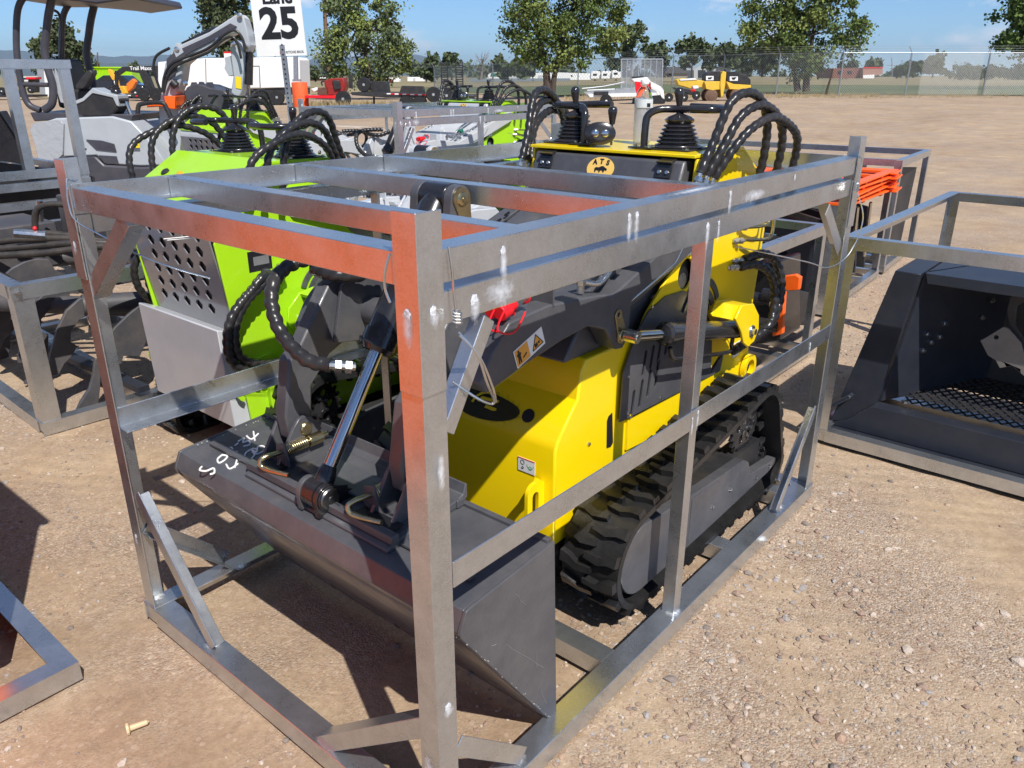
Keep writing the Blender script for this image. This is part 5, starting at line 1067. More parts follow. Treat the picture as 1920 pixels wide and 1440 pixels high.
for k in range(40):
    t=k/40; x=po[0][0]+.045+(bx-.02-po[0][0]-.045)*t; z=1.9*(1-t); b.lathe([(.010,0),(.010,.001)],(x,-.0255,z),(0,-1,0),8)
o=b.build('post_holes',INK,LS,off=(0,0,0)); o['kind']='stuff'
# bollard with post
BO=bg('orange_bollard','thick orange bollard with a thin grey post rising out of it','bollard',(26.884,37.608))
MB().lathe([(.42,0),(.42,1.22),(.40,1.26),(.1,1.28)],(0,0,0),(0,0,1),24).build('bollard_body',mat('weathered_orange',(.80,.12,.03),.6,var=.2),BO,off=(0,0,0)); bp_(BO,'grey_post',[(-0.074,3.746),(0.125,3.746),(-0.055,1.303),(-0.287,1.303)],-.08,.08,GALVD); bp_(BO,'post_foot',[(-0.335,1.411),(0.1,1.412),(0.09,1.304),(-0.346,1.303)],-.1,.1,GALVD)
# green container, pickup and trailers at the left
GC=bg('shipping_container','lime green corrugated shipping container behind the excavator','container',(33.367,74.923))
g=[(-2.771,2.315),(2.876,2.324),(2.467,-0.062),(-3.25,-0.071)]; W0,W1=g[0][0],g[1][0]; z1=g[0][1]
n_=44; pr=[]
for i in range(n_):
    x=W0+(W1-W0)*i/n_; pr+=[(x,-1.20),(x+(W1-W0)/n_*.35,-1.20),(x+(W1-W0)/n_*.5,-1.13),(x+(W1-W0)/n_*.85,-1.13)]
b=MB(); b.prism('z',pr+[(W1,-1.2),(W1,1.2),(W0,1.2)],.1,z1-.1); b.build('corrugated_wall',LIME,GC,off=(0,0,0),smooth_=False)
b=MB(); b.bb(W0-.05,W1+.05,-1.25,1.25,z1-.12,z1); b.build('roof_frame',LIME,GC,off=(0,0,0))
bp_(GC,'grey_end_door',[(-3.748,2.139),(-2.806,2.14),(-3.304,-0.34),(-4.259,-0.342)],-1.3,1.1,ALU,.02)
GD=bg('container_door','open pale grey container door standing behind the excavator seat','door',(27.194,71.385)); bp_(GD,'door_leaf',[(-0.821,2.085),(0.801,2.088),(0.282,-0.406),(-0.931,-0.408)],-.05,.05,ALU,.01); bp_(GD,'door_panel',[(-0.258,1.928),(0.597,1.929),(0.16,-0.162),(-0.532,-0.163)],-.08,-.05,WHT,.01)
PT=bg('pickup_truck','dark blue pickup truck parked in front of the green container','pickup truck',(29.001,63.032))
NB=mat('navy_car_paint',(.012,.017,.03),.2,coat=.8); bp_(PT,'truck_body',[(-2.68,1.237),(-1.468,1.239),(-0.793,1.616),(0.618,1.619),(1.172,1.093),(2.037,0.943),(2.217,0.564),(2.167,0.259),(-2.872,0.251)],-.95,.95,NB,.08); bp_(PT,'cab_window',[(-1.057,1.278),(-0.726,1.541),(-0.121,1.542),(-0.175,1.241)],-.965,-.95,BLK); bp_(PT,'cab_window',[(0,1.543),(0.524,1.543),(0.781,1.167),(-0.068,1.166)],-.965,-.95,BLK)
for x in [(-2.148,0.214),(1.429,0.22)]: wheel(PT,x[0],-.85,.4,.40,.25)
bp_(PT,'tail_light',[(-2.79,1.086),(-2.628,1.087),(-2.687,0.784),(-2.849,0.784)],-.96,-.8,RED)
GT=bg('gooseneck_trailer','black gooseneck trailer lettered Trail Maxx behind the excavator','trailer',(27.263,55.782))
bp_(GT,'gooseneck',[(-1.936,1.751),(-1.28,2.158),(1.132,2.23),(1.599,1.96),(1.638,1.28),(1.063,1.348),(0.837,1.756),(0.349,1.891),(0.659,0.662),(1.299,0.525),(1.244,0.179),(0.223,0.247),(-0.185,1.754),(-1.182,1.888),(-1.754,1.548)],-.18,.18,BLKM,.02)
p_=[(-0.024,2.059)][0]; ltext(GT,'trailer_lettering','Trail Maxx',.34,WPL,(p_[0],-.20,p_[1]),(1,0,0),(0,0,1),bold=.006)
bp_(GT,'trailer_deck',[(-1.105,0.452),(3.118,0.389),(3.088,0.182),(-1.141,0.244)],-1.1,1.1,BLKM,.02)
b=MB(); 
for k,p in enumerate([(-0.718,0.349),(-0.134,0.315),(0.529,0.316),(1.045,0.317)]): bp_(GT,'reflector_strip',rect(.28,.07,p[0],p[1]),-1.115,-1.10,RED if k%2 else WPL)
for x in [(0.274,0.108),(1.085,0.109)]: wheel(GT,x[0],-1.0,.42,.42,.25,BLKM)
YB=bg('backhoe_arm','yellow backhoe digger arm standing between pickup and trailer','backhoe',(27.063,59.124))
bp_(YB,'boom',[(-0.552,2.036),(-0.301,1.967),(-0.038,1.334),(-0.001,0.697),(-0.318,0.625),(-0.354,1.263),(-0.566,1.756)],-.15,.15,mat('digger_yellow',(.78,.42,.03),.45,var=.1),.03); bp_(YB,'lower_boom',[(-0.418,0.909),(0.417,0.91),(0.633,0.412),(-0.598,0.339)],-.3,.3,MT['digger_yellow'],.03); bp_(YB,'operator_arm',[(0.594,1.053),(1.11,1.407),(1.3,1.195),(1,0.769),(0.57,0.484)],-.2,.2,mat('digger_orange',(.75,.2,.02),.5),.03)
for x in [(-0.269,0.053)]: wheel(YB,x[0],-.7,.45,.45,.3,BLKM)
WT=bg('wheel_trailer','low trailer loaded with spare wheels at the far left','trailer',(22.508,64.53)); bp_(WT,'trailer_bed',[(-3.131,0.324),(1.289,0.331),(1.258,0.187),(-3.166,0.18)],-1,1,BLKM)
for k,(x,z) in enumerate([(-1.472,0.576),(-0.977,0.577),(-0.118,0.507),(0.415,0.508),(1.055,0.651)]): wheel(WT,x,-.6,z,.26 if k<2 else .22,.25,WHT if k in(0,1,4) else ALU,'spare_wheel')
FK=bg('forklift_mast','small red and black forklift mast on the low wheel trailer','forklift',(24.016,65.844)); bp_(FK,'mast',[(-0.267,1.388),(-0.149,1.389),(-0.359,0.435),(-0.477,0.435)],-.3,.3,BLKM); bp_(FK,'mast',[(0.125,1.389),(0.242,1.389),(0.035,0.436),(-0.083,0.436)],-.3,.3,BLKM); bp_(FK,'red_cap',[(-0.36,1.498),(0.344,1.499),(0.312,1.353),(-0.392,1.352)],-.4,.4,RED)
WB=bg('box_trailer','long white box trailer with a side door behind the excavator boom','trailer',(27.041,43.629))
bp_(WB,'box_body',[(-4.195,2.318),(-2.707,2.436),(-1.444,2.525),(3.75,2.59),(3.924,2.446),(3.85,0.983),(-1.038,0.857),(-3.906,0.734),(-4.399,1.029)],-1.2,1.2,WHT,.03)
bp_(WB,'side_door',[(0.692,2.093),(1.571,2.094),(1.506,0.95),(0.62,0.948)],-1.22,-1.20,WHT,.01); 
for s_ in ([(0.696,2.122),(1.605,2.124),(1.6,2.08),(0.691,2.078)],[(1.574,2.123),(1.605,2.124),(1.537,0.95),(1.49,0.95)],[(-1.448,2.496),(-1.417,2.496),(-1.6,0.915),(-1.632,0.915)]): bp_(WB,'door_seam',s_,-1.225,-1.205,BLKM)
bp_(WB,'chassis',[(-3.897,0.793),(3.845,0.924),(3.811,0.567),(-3.943,0.495)],-1.1,1.1,BLKM); 
for x in [(1.429,0.265),(2.384,0.266),(-3.025,0.258)]: wheel(WB,x[0],-1.0,.42,.42,.25,ALU)
bp_(WB,'mud_flap',[(-2.664,0.557),(-2.283,0.558),(-2.342,0.139),(-2.724,0.138)],-1.15,-1.12,WHT)
SW=bg('lane_board','small white and red lane board leaning in front of the box trailer','sign',(21.11,35.149)); bp_(SW,'board',[(-0.042,2.594),(0.307,2.595),(0.042,0.72),(-0.186,0.72)],-.02,.02,WPL); bp_(SW,'red_band',[(-0.036,2.64),(0.313,2.641),(0.304,2.572),(-0.045,2.571)],-.025,.025,INKR)
# red implement
RM=bg('red_trencher','dark red trencher machine with engine parked by the trees','machine',(27.836,36.478)); DR=mat('dark_red_paint',(.28,.02,.015),.45,var=.3)
bp_(RM,'frame',[(-1.105,0.595),(1.028,0.598),(1.074,0.434),(-1.118,0.458)],-.6,.6,RED,.02); bp_(RM,'engine',[(-0.023,1.306),(0.279,1.442),(1.037,1.497),(1.123,1.09),(0.973,0.653),(0.034,0.597)],-.5,.5,DR,.05); bp_(RM,'engine_block',[(0.446,1.361),(0.853,1.361),(0.877,0.926),(0.524,0.871)],-.6,-.4,BLKM,.03); bp_(RM,'roller_bank',[(-0.4,0.979),(0.187,1.034),(0.21,0.597),(-0.431,0.624)],-.5,.5,mat('rusty_iron',(.13,.06,.04),.8,var=.3),.03); bp_(RM,'fuel_tank',[(-0.812,0.924),(-0.514,1.006),(-0.409,0.87),(-0.652,0.76)],-.3,.1,WHT,.03); bt(RM,'hoop',[(-0.157,1.088),(-0.199,1.278),(0.035,1.306)],.04,BLKM,-.3)
for x in [(0.957,0.434)]: wheel(RM,x[0],-.5,.42,.42,.25,ALU)
bp_(RM,'loading_ramp',[(1.25,1.632),(1.452,1.632),(1.404,0.955),(1.229,0.954)],-.1,.1,BLKM)
# flatbed equipment trailer
FT=bg('flatbed_trailer','long black flatbed trailer with raised twin ramps and a spare wheel','trailer',(28.036,30.032))
bp_(FT,'deck',[(-2.75,0.836),(-0.967,0.814),(3.213,0.696),(3.211,0.57),(-0.979,0.589),(-2.759,0.711)],-1.1,1.1,BLKM,.02); bp_(FT,'tongue',[(-2.963,0.836),(-1.365,0.839),(-1.374,0.688),(-2.971,0.736)],-.12,.12,BLKM); bp_(FT,'tool_box',[(-1.867,1.335),(-1.125,1.336),(-1.075,0.789),(-1.901,0.788)],-.5,.5,BLKM,.02); bp_(FT,'fender',[(-0.286,1.139),(0.776,1.116),(0.843,0.792),(-0.406,0.84)],-1.25,-1.0,BLKM,.02)
for k,x in enumerate(rng(0,1,9)):
    a=[(-0.943,0.777),(0.761,0.729)]
    bp_(FT,'reflector_strip',rect(.20,.055,a[0][0]+(a[1][0]-a[0][0])*x,a[0][1]+(a[1][1]-a[0][1])*x),-1.115,-1.10,RED if k%2 else WPL)
for x in [(-0.103,0.49),(0.538,0.491)]: wheel(FT,x[0],-1.0,.36,.36,.25,BLKM)
for x in [(1.241,0.743),(1.88,0.694)]: wheel(FT,x[0],-1.2,x[1],.36,.22,ALU)
o_=[(-2.195,1.186)][0]; wheel(FT,o_[0],-.7,o_[1],.34,.22,ALU,'spare_wheel'); bt(FT,'jack_leg',[(-1.794,0.788),(-1.825,0.286)],.05,BLKM,-.3)
for c in ([(1.475,2.224),(1.79,2.224),(1.759,1.142),(1.441,1.142)],[(2.212,2.249),(2.553,2.25),(2.529,1.144),(2.184,1.143)]):
    x0,x1=c[0][0],c[1][0]; zb,zt=c[2][1],c[0][1]
    for x in (x0,x1): bp_(FT,'ramp_side',rect(.05,zt-zb,x,(zt+zb)/2),.9,1.05,BLKM)
    for k in range(10): bp_(FT,'ramp_rung',rect(x1-x0,.05,(x0+x1)/2,zb+(zt-zb)*(k+.5)/10),.92,1.02,BLKM)
# aluminium trailer with mesh gate
AT=bg('utility_trailer','pale aluminium utility trailer with a tall mesh ramp gate raised','trailer',(38.436,23.896))
g=[(-0.42,2.432),(1.823,2.435),(1.879,0.845),(-0.337,0.841)]
for (p,q) in ((0,1),(1,2),(3,0),(2,3)): b=MB(); b.bar((g[p][0],.2,g[p][1]),(g[q][0],.2,g[q][1]),.05,.05,(0,1,0)); b.build('gate_frame',ALU,AT,off=(0,0,0))
for k in range(1,7):
    x=g[0][0]+(g[1][0]-g[0][0])*k/7; b=MB(); b.bar((x,.2,g[0][1]),(x,.2,g[2][1]),.035,.035,(0,1,0)); b.build('gate_bar',ALU,AT,off=(0,0,0))
b=MB()
for k in range(46):
    t=(k+.5)/46; x=g[0][0]+(g[1][0]-g[0][0])*t; b.bar((x,.22,g[0][1]),(x,.22,g[2][1]),.012,.012,(0,1,0))
for k in range(34):
    z=g[2][1]+(g[0][1]-g[2][1])*(k+.5)/34; b.bar((g[0][0],.22,z),(g[1][0],.22,z),.010,.010,(0,0,1))
o=b.build('gate_mesh',ALU,AT,off=(0,0,0)); o['kind']='stuff'
bp_(AT,'trailer_side',[(-2.521,0.783),(-0.255,0.951),(1.783,0.954),(1.81,0.571),(-1.985,0.51),(-2.282,0.619)],-.8,-.7,ALU,.01); bp_(AT,'trailer_bed',[(-2.284,0.674),(1.799,0.735),(1.81,0.571),(-2.161,0.51)],-.9,.9,WHT,.01); bt(AT,'side_rail',[(-2.585,0.947),(-1.424,1.058),(-0.33,1.277)],.04,ALU,-.8,k=2); bt(AT,'side_rail',[(-2.173,0.838),(1.78,1.008)],.03,ALU,.7,k=2)
bp_(AT,'fender',[(-1.939,0.811),(-1.181,0.813),(-1.172,0.621),(-1.931,0.62)],-1.0,-.8,BLKM,.02)
for x in [(-1.279,0.401)]: wheel(AT,x[0],-.9,.33,.33,.2)
# white and red mini skid steer
MS=bg('white_mini_loader','small white and red tracked loader parked on the trailer end','loader',(34.75,20.511))
bp_(MS,'body',[(-0.818,1.457),(-0.073,1.531),(0.093,1.362),(0.183,0.78),(0.101,0.436),(-0.157,0.387),(-0.245,0.974),(-0.623,1.216)],-.4,.4,WHT,.03); bp_(MS,'red_grille',[(-0.656,1.337),(-0.266,1.313),(-0.169,0.583),(-0.485,0.632),(-0.609,0.973)],-.42,-.40,RED,.01); bp_(MS,'red_panel',[(-0.163,1.314),(0.098,1.29),(0.17,0.975),(-0.115,0.974)],-.42,-.40,RED,.01); bp_(MS,'black_top',[(-0.746,1.554),(-0.231,1.579),(-0.118,1.434),(-0.686,1.409)],-.3,.3,BLKM,.02)
bp_(MS,'lift_arm',[(0.095,1.338),(0.576,1.121),(0.745,0.927),(0.799,0.536),(0.665,0.585),(0.541,0.878),(0.11,1.096)],-.5,-.4,WHT,.01); bp_(MS,'lift_arm',[(0.095,1.338),(0.576,1.121),(0.745,0.927),(0.799,0.536),(0.665,0.585),(0.541,0.878),(0.11,1.096)],.4,.5,WHT,.01); bp_(MS,'track',[(-0,0.387),(0.085,0.682),(0.603,0.731),(0.881,0.487),(0.839,0.339),(0.058,0.289)],-.5,-.3,RUB,.02); bp_(MS,'track',[(-0.586,0.583),(-0.013,0.584),(0.006,0.289),(-0.622,0.312)],.2,.5,RUB,.02)
# yellow trench roller
TR=bg('trench_roller','yellow trench roller with rusty padded drums and black hoods by the fence','roller',(39.674,19.323)); RY=mat('roller_yellow',(.74,.47,.04),.5,var=.12,dust=.2); RU=mat('drum_rust',(.15,.09,.06),.8,var=.3)
bp_(TR,'front_frame',[(-0.75,1.323),(0.111,1.325),(0.149,0.934),(-0.181,0.882),(-0.634,0.959)],-.5,.5,RY,.03); bp_(TR,'rear_frame',[(0.388,1.325),(0.79,1.196),(1.686,1.145),(1.703,0.989),(1.38,0.884),(0.594,0.935)],-.5,.5,RY,.03); bp_(TR,'centre_hoop',[(0.078,1.661),(0.174,1.815),(0.345,1.764),(0.351,1.143),(0.291,0.62),(0.189,0.515),(0.073,1.143)],-.55,.55,RY,.03)
bp_(TR,'front_hood',[(-0.669,1.349),(-0.646,1.711),(-0.379,1.814),(0.063,1.815),(0.111,1.325)],-.45,.45,BLKM,.03); bp_(TR,'rear_hood',[(0.416,1.325),(0.37,1.79),(0.785,1.791),(1.41,1.637),(1.657,1.405),(1.686,1.145),(0.79,1.196)],-.45,.45,BLKM,.04); bp_(TR,'white_plate',[(-0.662,1.582),(-0.275,1.583),(-0.255,1.376),(-0.644,1.375)],-.465,-.45,WPL); bp_(TR,'white_plate',[(0.559,1.558),(0.975,1.559),(0.996,1.352),(0.58,1.351)],-.465,-.45,WPL)
bp_(TR,'plate_symbol',[(0.648,1.507),(0.922,1.533),(0.825,1.404),(0.714,1.403)],-.475,-.465,INK); bp_(TR,'plate_symbol',[(-0.572,1.505),(-0.325,1.531),(-0.399,1.428),(-0.537,1.427)],-.475,-.465,INK)
for x in [(-0.298,0.646),(1.012,0.674)]: 
    for dy in (-.5,.2): MB().lathe([(.26,0),(.30,.02),(.33,.0),(.33,.32),(.28,.32)],(x[0],dy,x[1]),(0,1,0),22).build('drum',RU,TR,off=(0,0,0),ang=35)
bp_(TR,'tow_arm',[(-2.144,1.399),(-1.79,1.477),(-0.725,1.349),(-0.643,1.064),(-1.472,0.984),(-2.041,1.139)],-.35,.35,RY,.03); bp_(TR,'tow_rail',[(-2.008,1.425),(-1.235,1.478),(-1.062,1.401),(-1.946,1.347)],-.38,-.3,WHT,.01)
CT=bg('small_buggy','low black buggy with small wheels in front of the roller','buggy',(37.969,19.795)); bp_(CT,'chassis',[(-0.986,1.048),(-0.218,0.973),(0.337,0.846),(0.246,0.641),(-0.14,0.691),(-0.87,0.946)],-.3,.3,BLKM,.02); bp_(CT,'white_tank',[(-0.011,1.1),(0.259,1.126),(0.297,0.999),(0.027,0.973)],-.25,.2,WHT,.02); bp_(CT,'red_engine',[(-0.134,0.947),(0.138,0.948),(0.147,0.845),(-0.096,0.82)],-.3,.2,RED,.01)
for x in [(0.189,0.666),(-1.195,0.561),(-0.43,0.563)]: wheel(CT,x[0],-.3,x[1],.21,.2)
# ---------------- fences
WIRE=mat('fence_wire',(.42,.44,.45),.5,metal=.6); FP=mat('fence_post_steel',(.36,.38,.39),.5,metal=.7)
pole=[(64.315,5.595),(59.937,10.792),(56.741,14.586),(53.982,17.861),(53.332,21.736),(54.695,26.327),(55.043,30.569),(54.596,38.861),(59.184,52.039),(69.724,70.569),(77.875,88.831),(84.832,106.959),(90.393,123.638),(90.306,139.262),(91.748,160.832)]
CF=thing('chain_link_fence','long grey chain link fence topped with barbed wire round the yard','fence',(0,0,0)); HF=2.55
def sub(a,b,n): return [(a[0]+(b[0]-a[0])*i/n,a[1]+(b[1]-a[1])*i/n) for i in range(n)]
pp=[]
for i in range(len(pole)-1): pp+=[(pole[i],pole[i+1])]
for i,q in enumerate(pole):
    z=gz(*q); b=MB(); b.tube([(q[0],q[1],z-.1),(q[0],q[1],z+HF)],.05,8); b.tube([(q[0],q[1],z+HF),(q[0]-.22,q[1]+.16,z+HF+.38)],.022,6); b.build('fence_post',FP,CF)
for (a,b_) in pp:
    za,zb=gz(*a)+HF,gz(*b_)+HF; b=MB(); b.tube([(a[0],a[1],za),(b_[0],b_[1],zb)],.025,6); b.build('top_rail',FP,CF)
    for k in (.12,.25,.38): MB().tube([(a[0]-.22*k/.38,a[1]+.16*k/.38,za+k),(b_[0]-.22*k/.38,b_[1]+.16*k/.38,zb+k)],.006,4).build('barbed_wire',WIRE,CF)
b=MB()
def linkwires(b,a,b_,sp,r):
    L=math.dist(a,b_); n=int(L/sp); d=((b_[0]-a[0])/L,(b_[1]-a[1])/L); za,zb=gz(*a),gz(*b_); K=int(HF/sp)
    for i in range(-K,n):
        for s in (1,-1):
            s0=i*sp; s1=s0+HF; z0,z1=0,HF
            if s0<0: z0=-s0; s0=0
            if s1>L: z1-= s1-L; s1=L
            if z1-z0<.05: continue
            q0,q1=(z0,z1) if s>0 else (HF-z0,HF-z1)
            f=lambda s_:(a[0]+d[0]*s_,a[1]+d[1]*s_,za+(zb-za)*s_/L)
            p=f(s0);q=f(s1); P=Vector((p[0],p[1],p[2]+q0)); Q=Vector((q[0],q[1],q[2]+q1)); b.tube([P,Q],r,3,False)
for i,(a,b_) in enumerate(pp[:9]): linkwires(b,a,b_,.16 if i<6 else .3,.0065 if i<6 else .010)
o=b.build('chain_link_mesh',WIRE,CF,smooth_=False); o['kind']='stuff'
b=MB(); linkwires(b,(59.494,11.008),(57.051,13.907),.13,.0062); linkwires(b,(62.111,7.901),(59.756,10.697),.13,.0062); o=b.build('bright_mesh_panel',mat('bright_wire',(.62,.62,.58),.5),CF,smooth_=False); o['kind']='stuff'
# ---------------- fields, hills
def radial(name,a0,a1,r0,r1,m,dz,na=60,nr=14,rf=None):
    b=MB(); cx,cy_=cam.location.x,cam.location.y
    for i in range(nr+1):
        for j in range(na+1):
            a=a0+(a1-a0)*j/na; rs=(rf(a) if rf else r0); r=rs*(r1/rs)**(i/nr); x=cx+r*math.cos(a); y=cy_+r*math.sin(a); b.v.append((x,y,gz(x,y)+dz))
    for i in range(nr):
        for j in range(na): k=i*(na+1)+j; b.f.append((k,k+1,k+na+2,k+na+1))
    o=b.build(name,m); o['kind']='structure'; return o
GRS=mat('grass_green',(.075,.105,.035),.95,var=.35,vscale=.12,dust=.75,dustcol=(.22,.18,.09)); DRY=mat('dry_grass',(.25,.20,.105),.95,var=.25,vscale=.05,dust=.6,dustcol=(.12,.13,.05)); WEED=mat('weedy_verge',(.30,.24,.13),.95,var=.3,vscale=.6,dust=.5,dustcol=(.16,.15,.07))
radial('grass_field',YAW-R(70),YAW+R(6),60,125,GRS,.03,rf=lambda a:62 if a<YAW else 80)
radial('dry_field',YAW-R(75),YAW+R(75),118,9000,DRY,.06)
radial('verge',YAW-R(0),YAW+R(70),60,130,WEED,.02,rf=lambda a:80+8*math.sin(a*31)+6*math.sin(a*77))
HL=mat('mountain_forest',(.05,.065,.05),1,var=.2,vscale=.001)
def ridge(name,dist,hmax,a0,a1,seed,n=160):
    b=MB(); cx,cy_=cam.location.x,cam.location.y
    for j in range(n+1):
        a=a0+(a1-a0)*j/n; t=j/n; e=min(1,6*t,6*(1-t)); h=hmax*e*(.45+.55*(noise.noise(Vector((t*5,seed,0)))*.8+.5)+.12*noise.noise(Vector((t*26,seed,4)))+.05*noise.noise(Vector((t*80,seed,9))))
        for (d,hh) in ((dist*.94,-20),(dist,h),(dist*1.1,-20)): b.v.append((cx+d*math.cos(a),cy_+d*math.sin(a),hh))
    for j in range(n):
        k=j*3; b.f+=[(k,k+1,k+4,k+3),(k+1,k+2,k+5,k+4)]
    o=b.build(name,HL); o['kind']='structure'
ridge('mountains',19000,560,YAW-R(2),YAW+R(50),3.3); ridge('hills',12000,190,YAW+R(5),YAW+R(50),8.1)

# thin summer haze
hz=MB().bb(-21500,21500,-21500,21500,-1.2,620).build('haze',None,smooth_=False); hz['kind']='stuff'
hm=bpy.data.materials.new('haze_air'); hm.use_nodes=True; t=hm.node_tree; t.nodes.clear(); ov=N(t,'ShaderNodeOutputMaterial'); pv=N(t,'ShaderNodeVolumePrincipled'); pv.inputs['Color'].default_value=(.62,.80,1,1); pv.inputs['Density'].default_value=.00005; pv.inputs['Anisotropy'].default_value=.2; t.links.new(pv.outputs[0],ov.inputs['Volume']); hz.data.materials.clear(); hz.data.materials.append(hm)
# ---------------- trees
def leafmat(name,c,v=.35): return mat(name,c,.85,var=v,vscale=.9)
LFD=leafmat('leaf_dark_green',(.10,.145,.032)); LFM=leafmat('leaf_mid_green',(.19,.235,.06)); LFP=leafmat('pine_needles',(.075,.095,.040)); LFG=leafmat('leaf_grey_green',(.110,.145,.060)); LFF=leafmat('distant_foliage',(.085,.110,.045))
def leafcloud(blobs,n,size,seed,clump=.5,nc=None):
    rnd=random.Random(seed); b=MB(); V=[];F=[]; vol=[r[2]**2 for r in blobs]; nc=nc or max(12,int(n/110)); cl=[]
    for _ in range(nc):
        s,z,r=rnd.choices(blobs,vol)[0]; u=Vector((rnd.gauss(0,1),rnd.gauss(0,1),rnd.gauss(0,1))).normalized(); k=rnd.uniform(.35,1)**.5; cl.append((Vector((s,0,z))+u*r*k*rnd.uniform(.85,1.18),rnd.uniform(.35,1.25)*clump))
    for i in range(n):
        c,w=cl[rnd.randrange(nc)]; p=c+Vector((rnd.gauss(0,1),rnd.gauss(0,1),rnd.gauss(0,.75)))*w*.5
        a=Vector((rnd.gauss(0,1),rnd.gauss(0,1),rnd.gauss(0,1))).normalized(); t=a.cross(Vector((rnd.gauss(0,1),rnd.gauss(0,1),rnd.gauss(0,1)))).normalized(); h=size*rnd.uniform(.5,1.6); w2=h*.55
        k=len(V); V+=[p-t*w2*.1,p+a*h*.5+t*w2,p+a*h,p+a*h*.5-t*w2]; F.append((k,k+1,k+2,k+3))
    b.v=[tuple(v) for v in V]; b.f=F; return b
def crown_mesh(b,nm,m,T):
    me=bpy.data.meshes.new(nm); me.from_pydata(b.v,[],b.f); me.materials.append(m); o=bpy.data.objects.new(nm,me); COL.objects.link(o); o.parent=T; return o
def tree(label,xy,blobs,trunk,n,size,m,seed,clump=.5,limbs=7,group=None,name='tree',two=None):
    T=bg(name,label,'tree',xy,group); z0=gz(*xy); T.location.z=z0
    rnd=random.Random(seed); b=MB()
    for (pts,r0) in trunk: b.tube(smooth([(p[0],rnd.uniform(-.1,.1),p[1]) for p in pts],4),[r0*(1-.75*i/((len(pts)-1)*4)) for i in range((len(pts)-1)*4+1)],8)
    b.build('trunk',BARK,T,off=(0,0,0)); top=trunk[0][0][-1]; mid=trunk[0][0][-2]
    b=MB()
    for k in range(limbs):
        s,z,r=blobs[k%len(blobs)]; e=Vector((s+rnd.uniform(-.6,.6)*r,rnd.uniform(-.6,.6)*r,z+rnd.uniform(-.3,.7)*r)); st=Vector((mid[0],0,mid[1])).lerp(Vector((top[0],0,top[1])),rnd.random()); m_=st.lerp(e,.5)+Vector((0,0,-.2))
        b.tube(smooth([st,m_,e],4),[.10*(1-.1*i) for i in range(9)],6)
    b.build('limbs',BARK,T,off=(0,0,0))
    if two:
        crown_mesh(leafcloud(blobs,int(n*.62),size,seed,clump),'crown',m,T); crown_mesh(leafcloud(blobs,int(n*.38),size,seed+77,clump),'crown',two,T)
    else: crown_mesh(leafcloud(blobs,n,size,seed,clump),'crown',m,T)
    return T
def B(h,pts,rs): return [(p[0],p[1],r*h/1640) for p,r in zip(pts,rs)]
tree('big rounded leafy tree with forked trunk, right of centre behind the loader levers',(44.543,33.72),B(57,[(-1.43,7.433),(0.629,7.743),(2.383,6.819),(-2.458,5.874),(-0.193,5.877),(2.094,5.248),(3.797,6.197),(-2.804,4.762),(-1.042,4.283),(1.262,3.802),(3.185,4.29),(0.046,2.821),(-1.737,3.146),(1.658,2.494),(4.193,5.251)],[55,55,45,45,55,50,35,30,45,45,40,32,25,25,20]),[([(-0.33,0.04),(-0.426,1.326),(-0.589,2.491),(-0.962,3.636),(-1.402,4.924)],.30),([(-0.04,0.04),(0.077,1.327),(0.338,2.492),(0.728,3.963),(1.044,5.246)],.22)],27000,.135,LFD,11,.75,12,two=LFM)
tree('bushy tree with low dense foliage and twin trunks standing in front of the fence',(56.254,21.371),B(58,[(-1.883,7.246),(0.179,7.563),(2.077,6.619),(-2.746,5.653),(-0.616,5.656),(1.563,5.337),(-3.345,4.68),(-1.495,4.192),(0.68,4.031),(2.861,3.869),(-3.592,3.694),(-0.581,2.7),(0.893,2.535),(3.429,4.363),(3.352,3.041),(0.1,1.689),(-1.21,3.367),(-3.845,4.024)],[45,50,40,38,50,45,30,40,40,28,18,32,28,14,14,18,30,14]),[([(-0.068,0.213),(-0.402,1.348),(-0.921,2.532),(-1.72,3.697)],.24),([(0.489,0.179),(0.402,1.349),(0.46,3.036),(0.588,4.686)],.28)],26000,.14,LFD,12,.7,10,two=LFM)
tree('upright loose crowned tree beside the utility pole, behind the red trencher',(38.459,45.597),B(60,[(-1.567,5.748),(0.335,6.743),(1.723,5.419),(-2.413,4.402),(-0.929,4.405),(0.905,4.068),(2.392,4.07),(-2.726,2.861),(-1.215,3.036),(0.458,2.865),(2.136,2.695),(2.87,2.348),(-1.884,1.641),(0.005,1.644),(1.704,1.647),(-3.304,2.686),(-0.808,6.081),(1.229,6.415)],[26,28,24,24,34,34,26,22,32,34,28,14,20,24,20,12,22,22]),[([(0.311,0.511),(0.285,1.292),(0.05,2.344),(-0.233,3.725),(-0.437,5.081)],.24),([(0.49,0.938),(0.987,1.646),(1.273,2.694),(1.5,4.069)],.12),([(0.209,1.292),(-0.678,2.691),(-0.953,4.065)],.12)],19000,.14,LFG,13,.7,12,two=LFM)
tree('round dark pine tree partly hidden behind the excavator boom',(40.307,66.684),B(75,[(-0.555,7.184),(1.384,8.012),(0.171,5.723),(1.814,5.935),(-1.304,5.087),(0.469,4.451),(2.097,4.454),(-0.605,3.377),(1.005,3.163),(2.202,3.381)],[26,28,30,24,20,28,18,20,22,12]),[([(-0.046,1.195),(0.181,2.946),(0.412,5.089),(0.729,7.185)],.3)],14000,.22,LFP,14,.6,8,name='pine_tree')
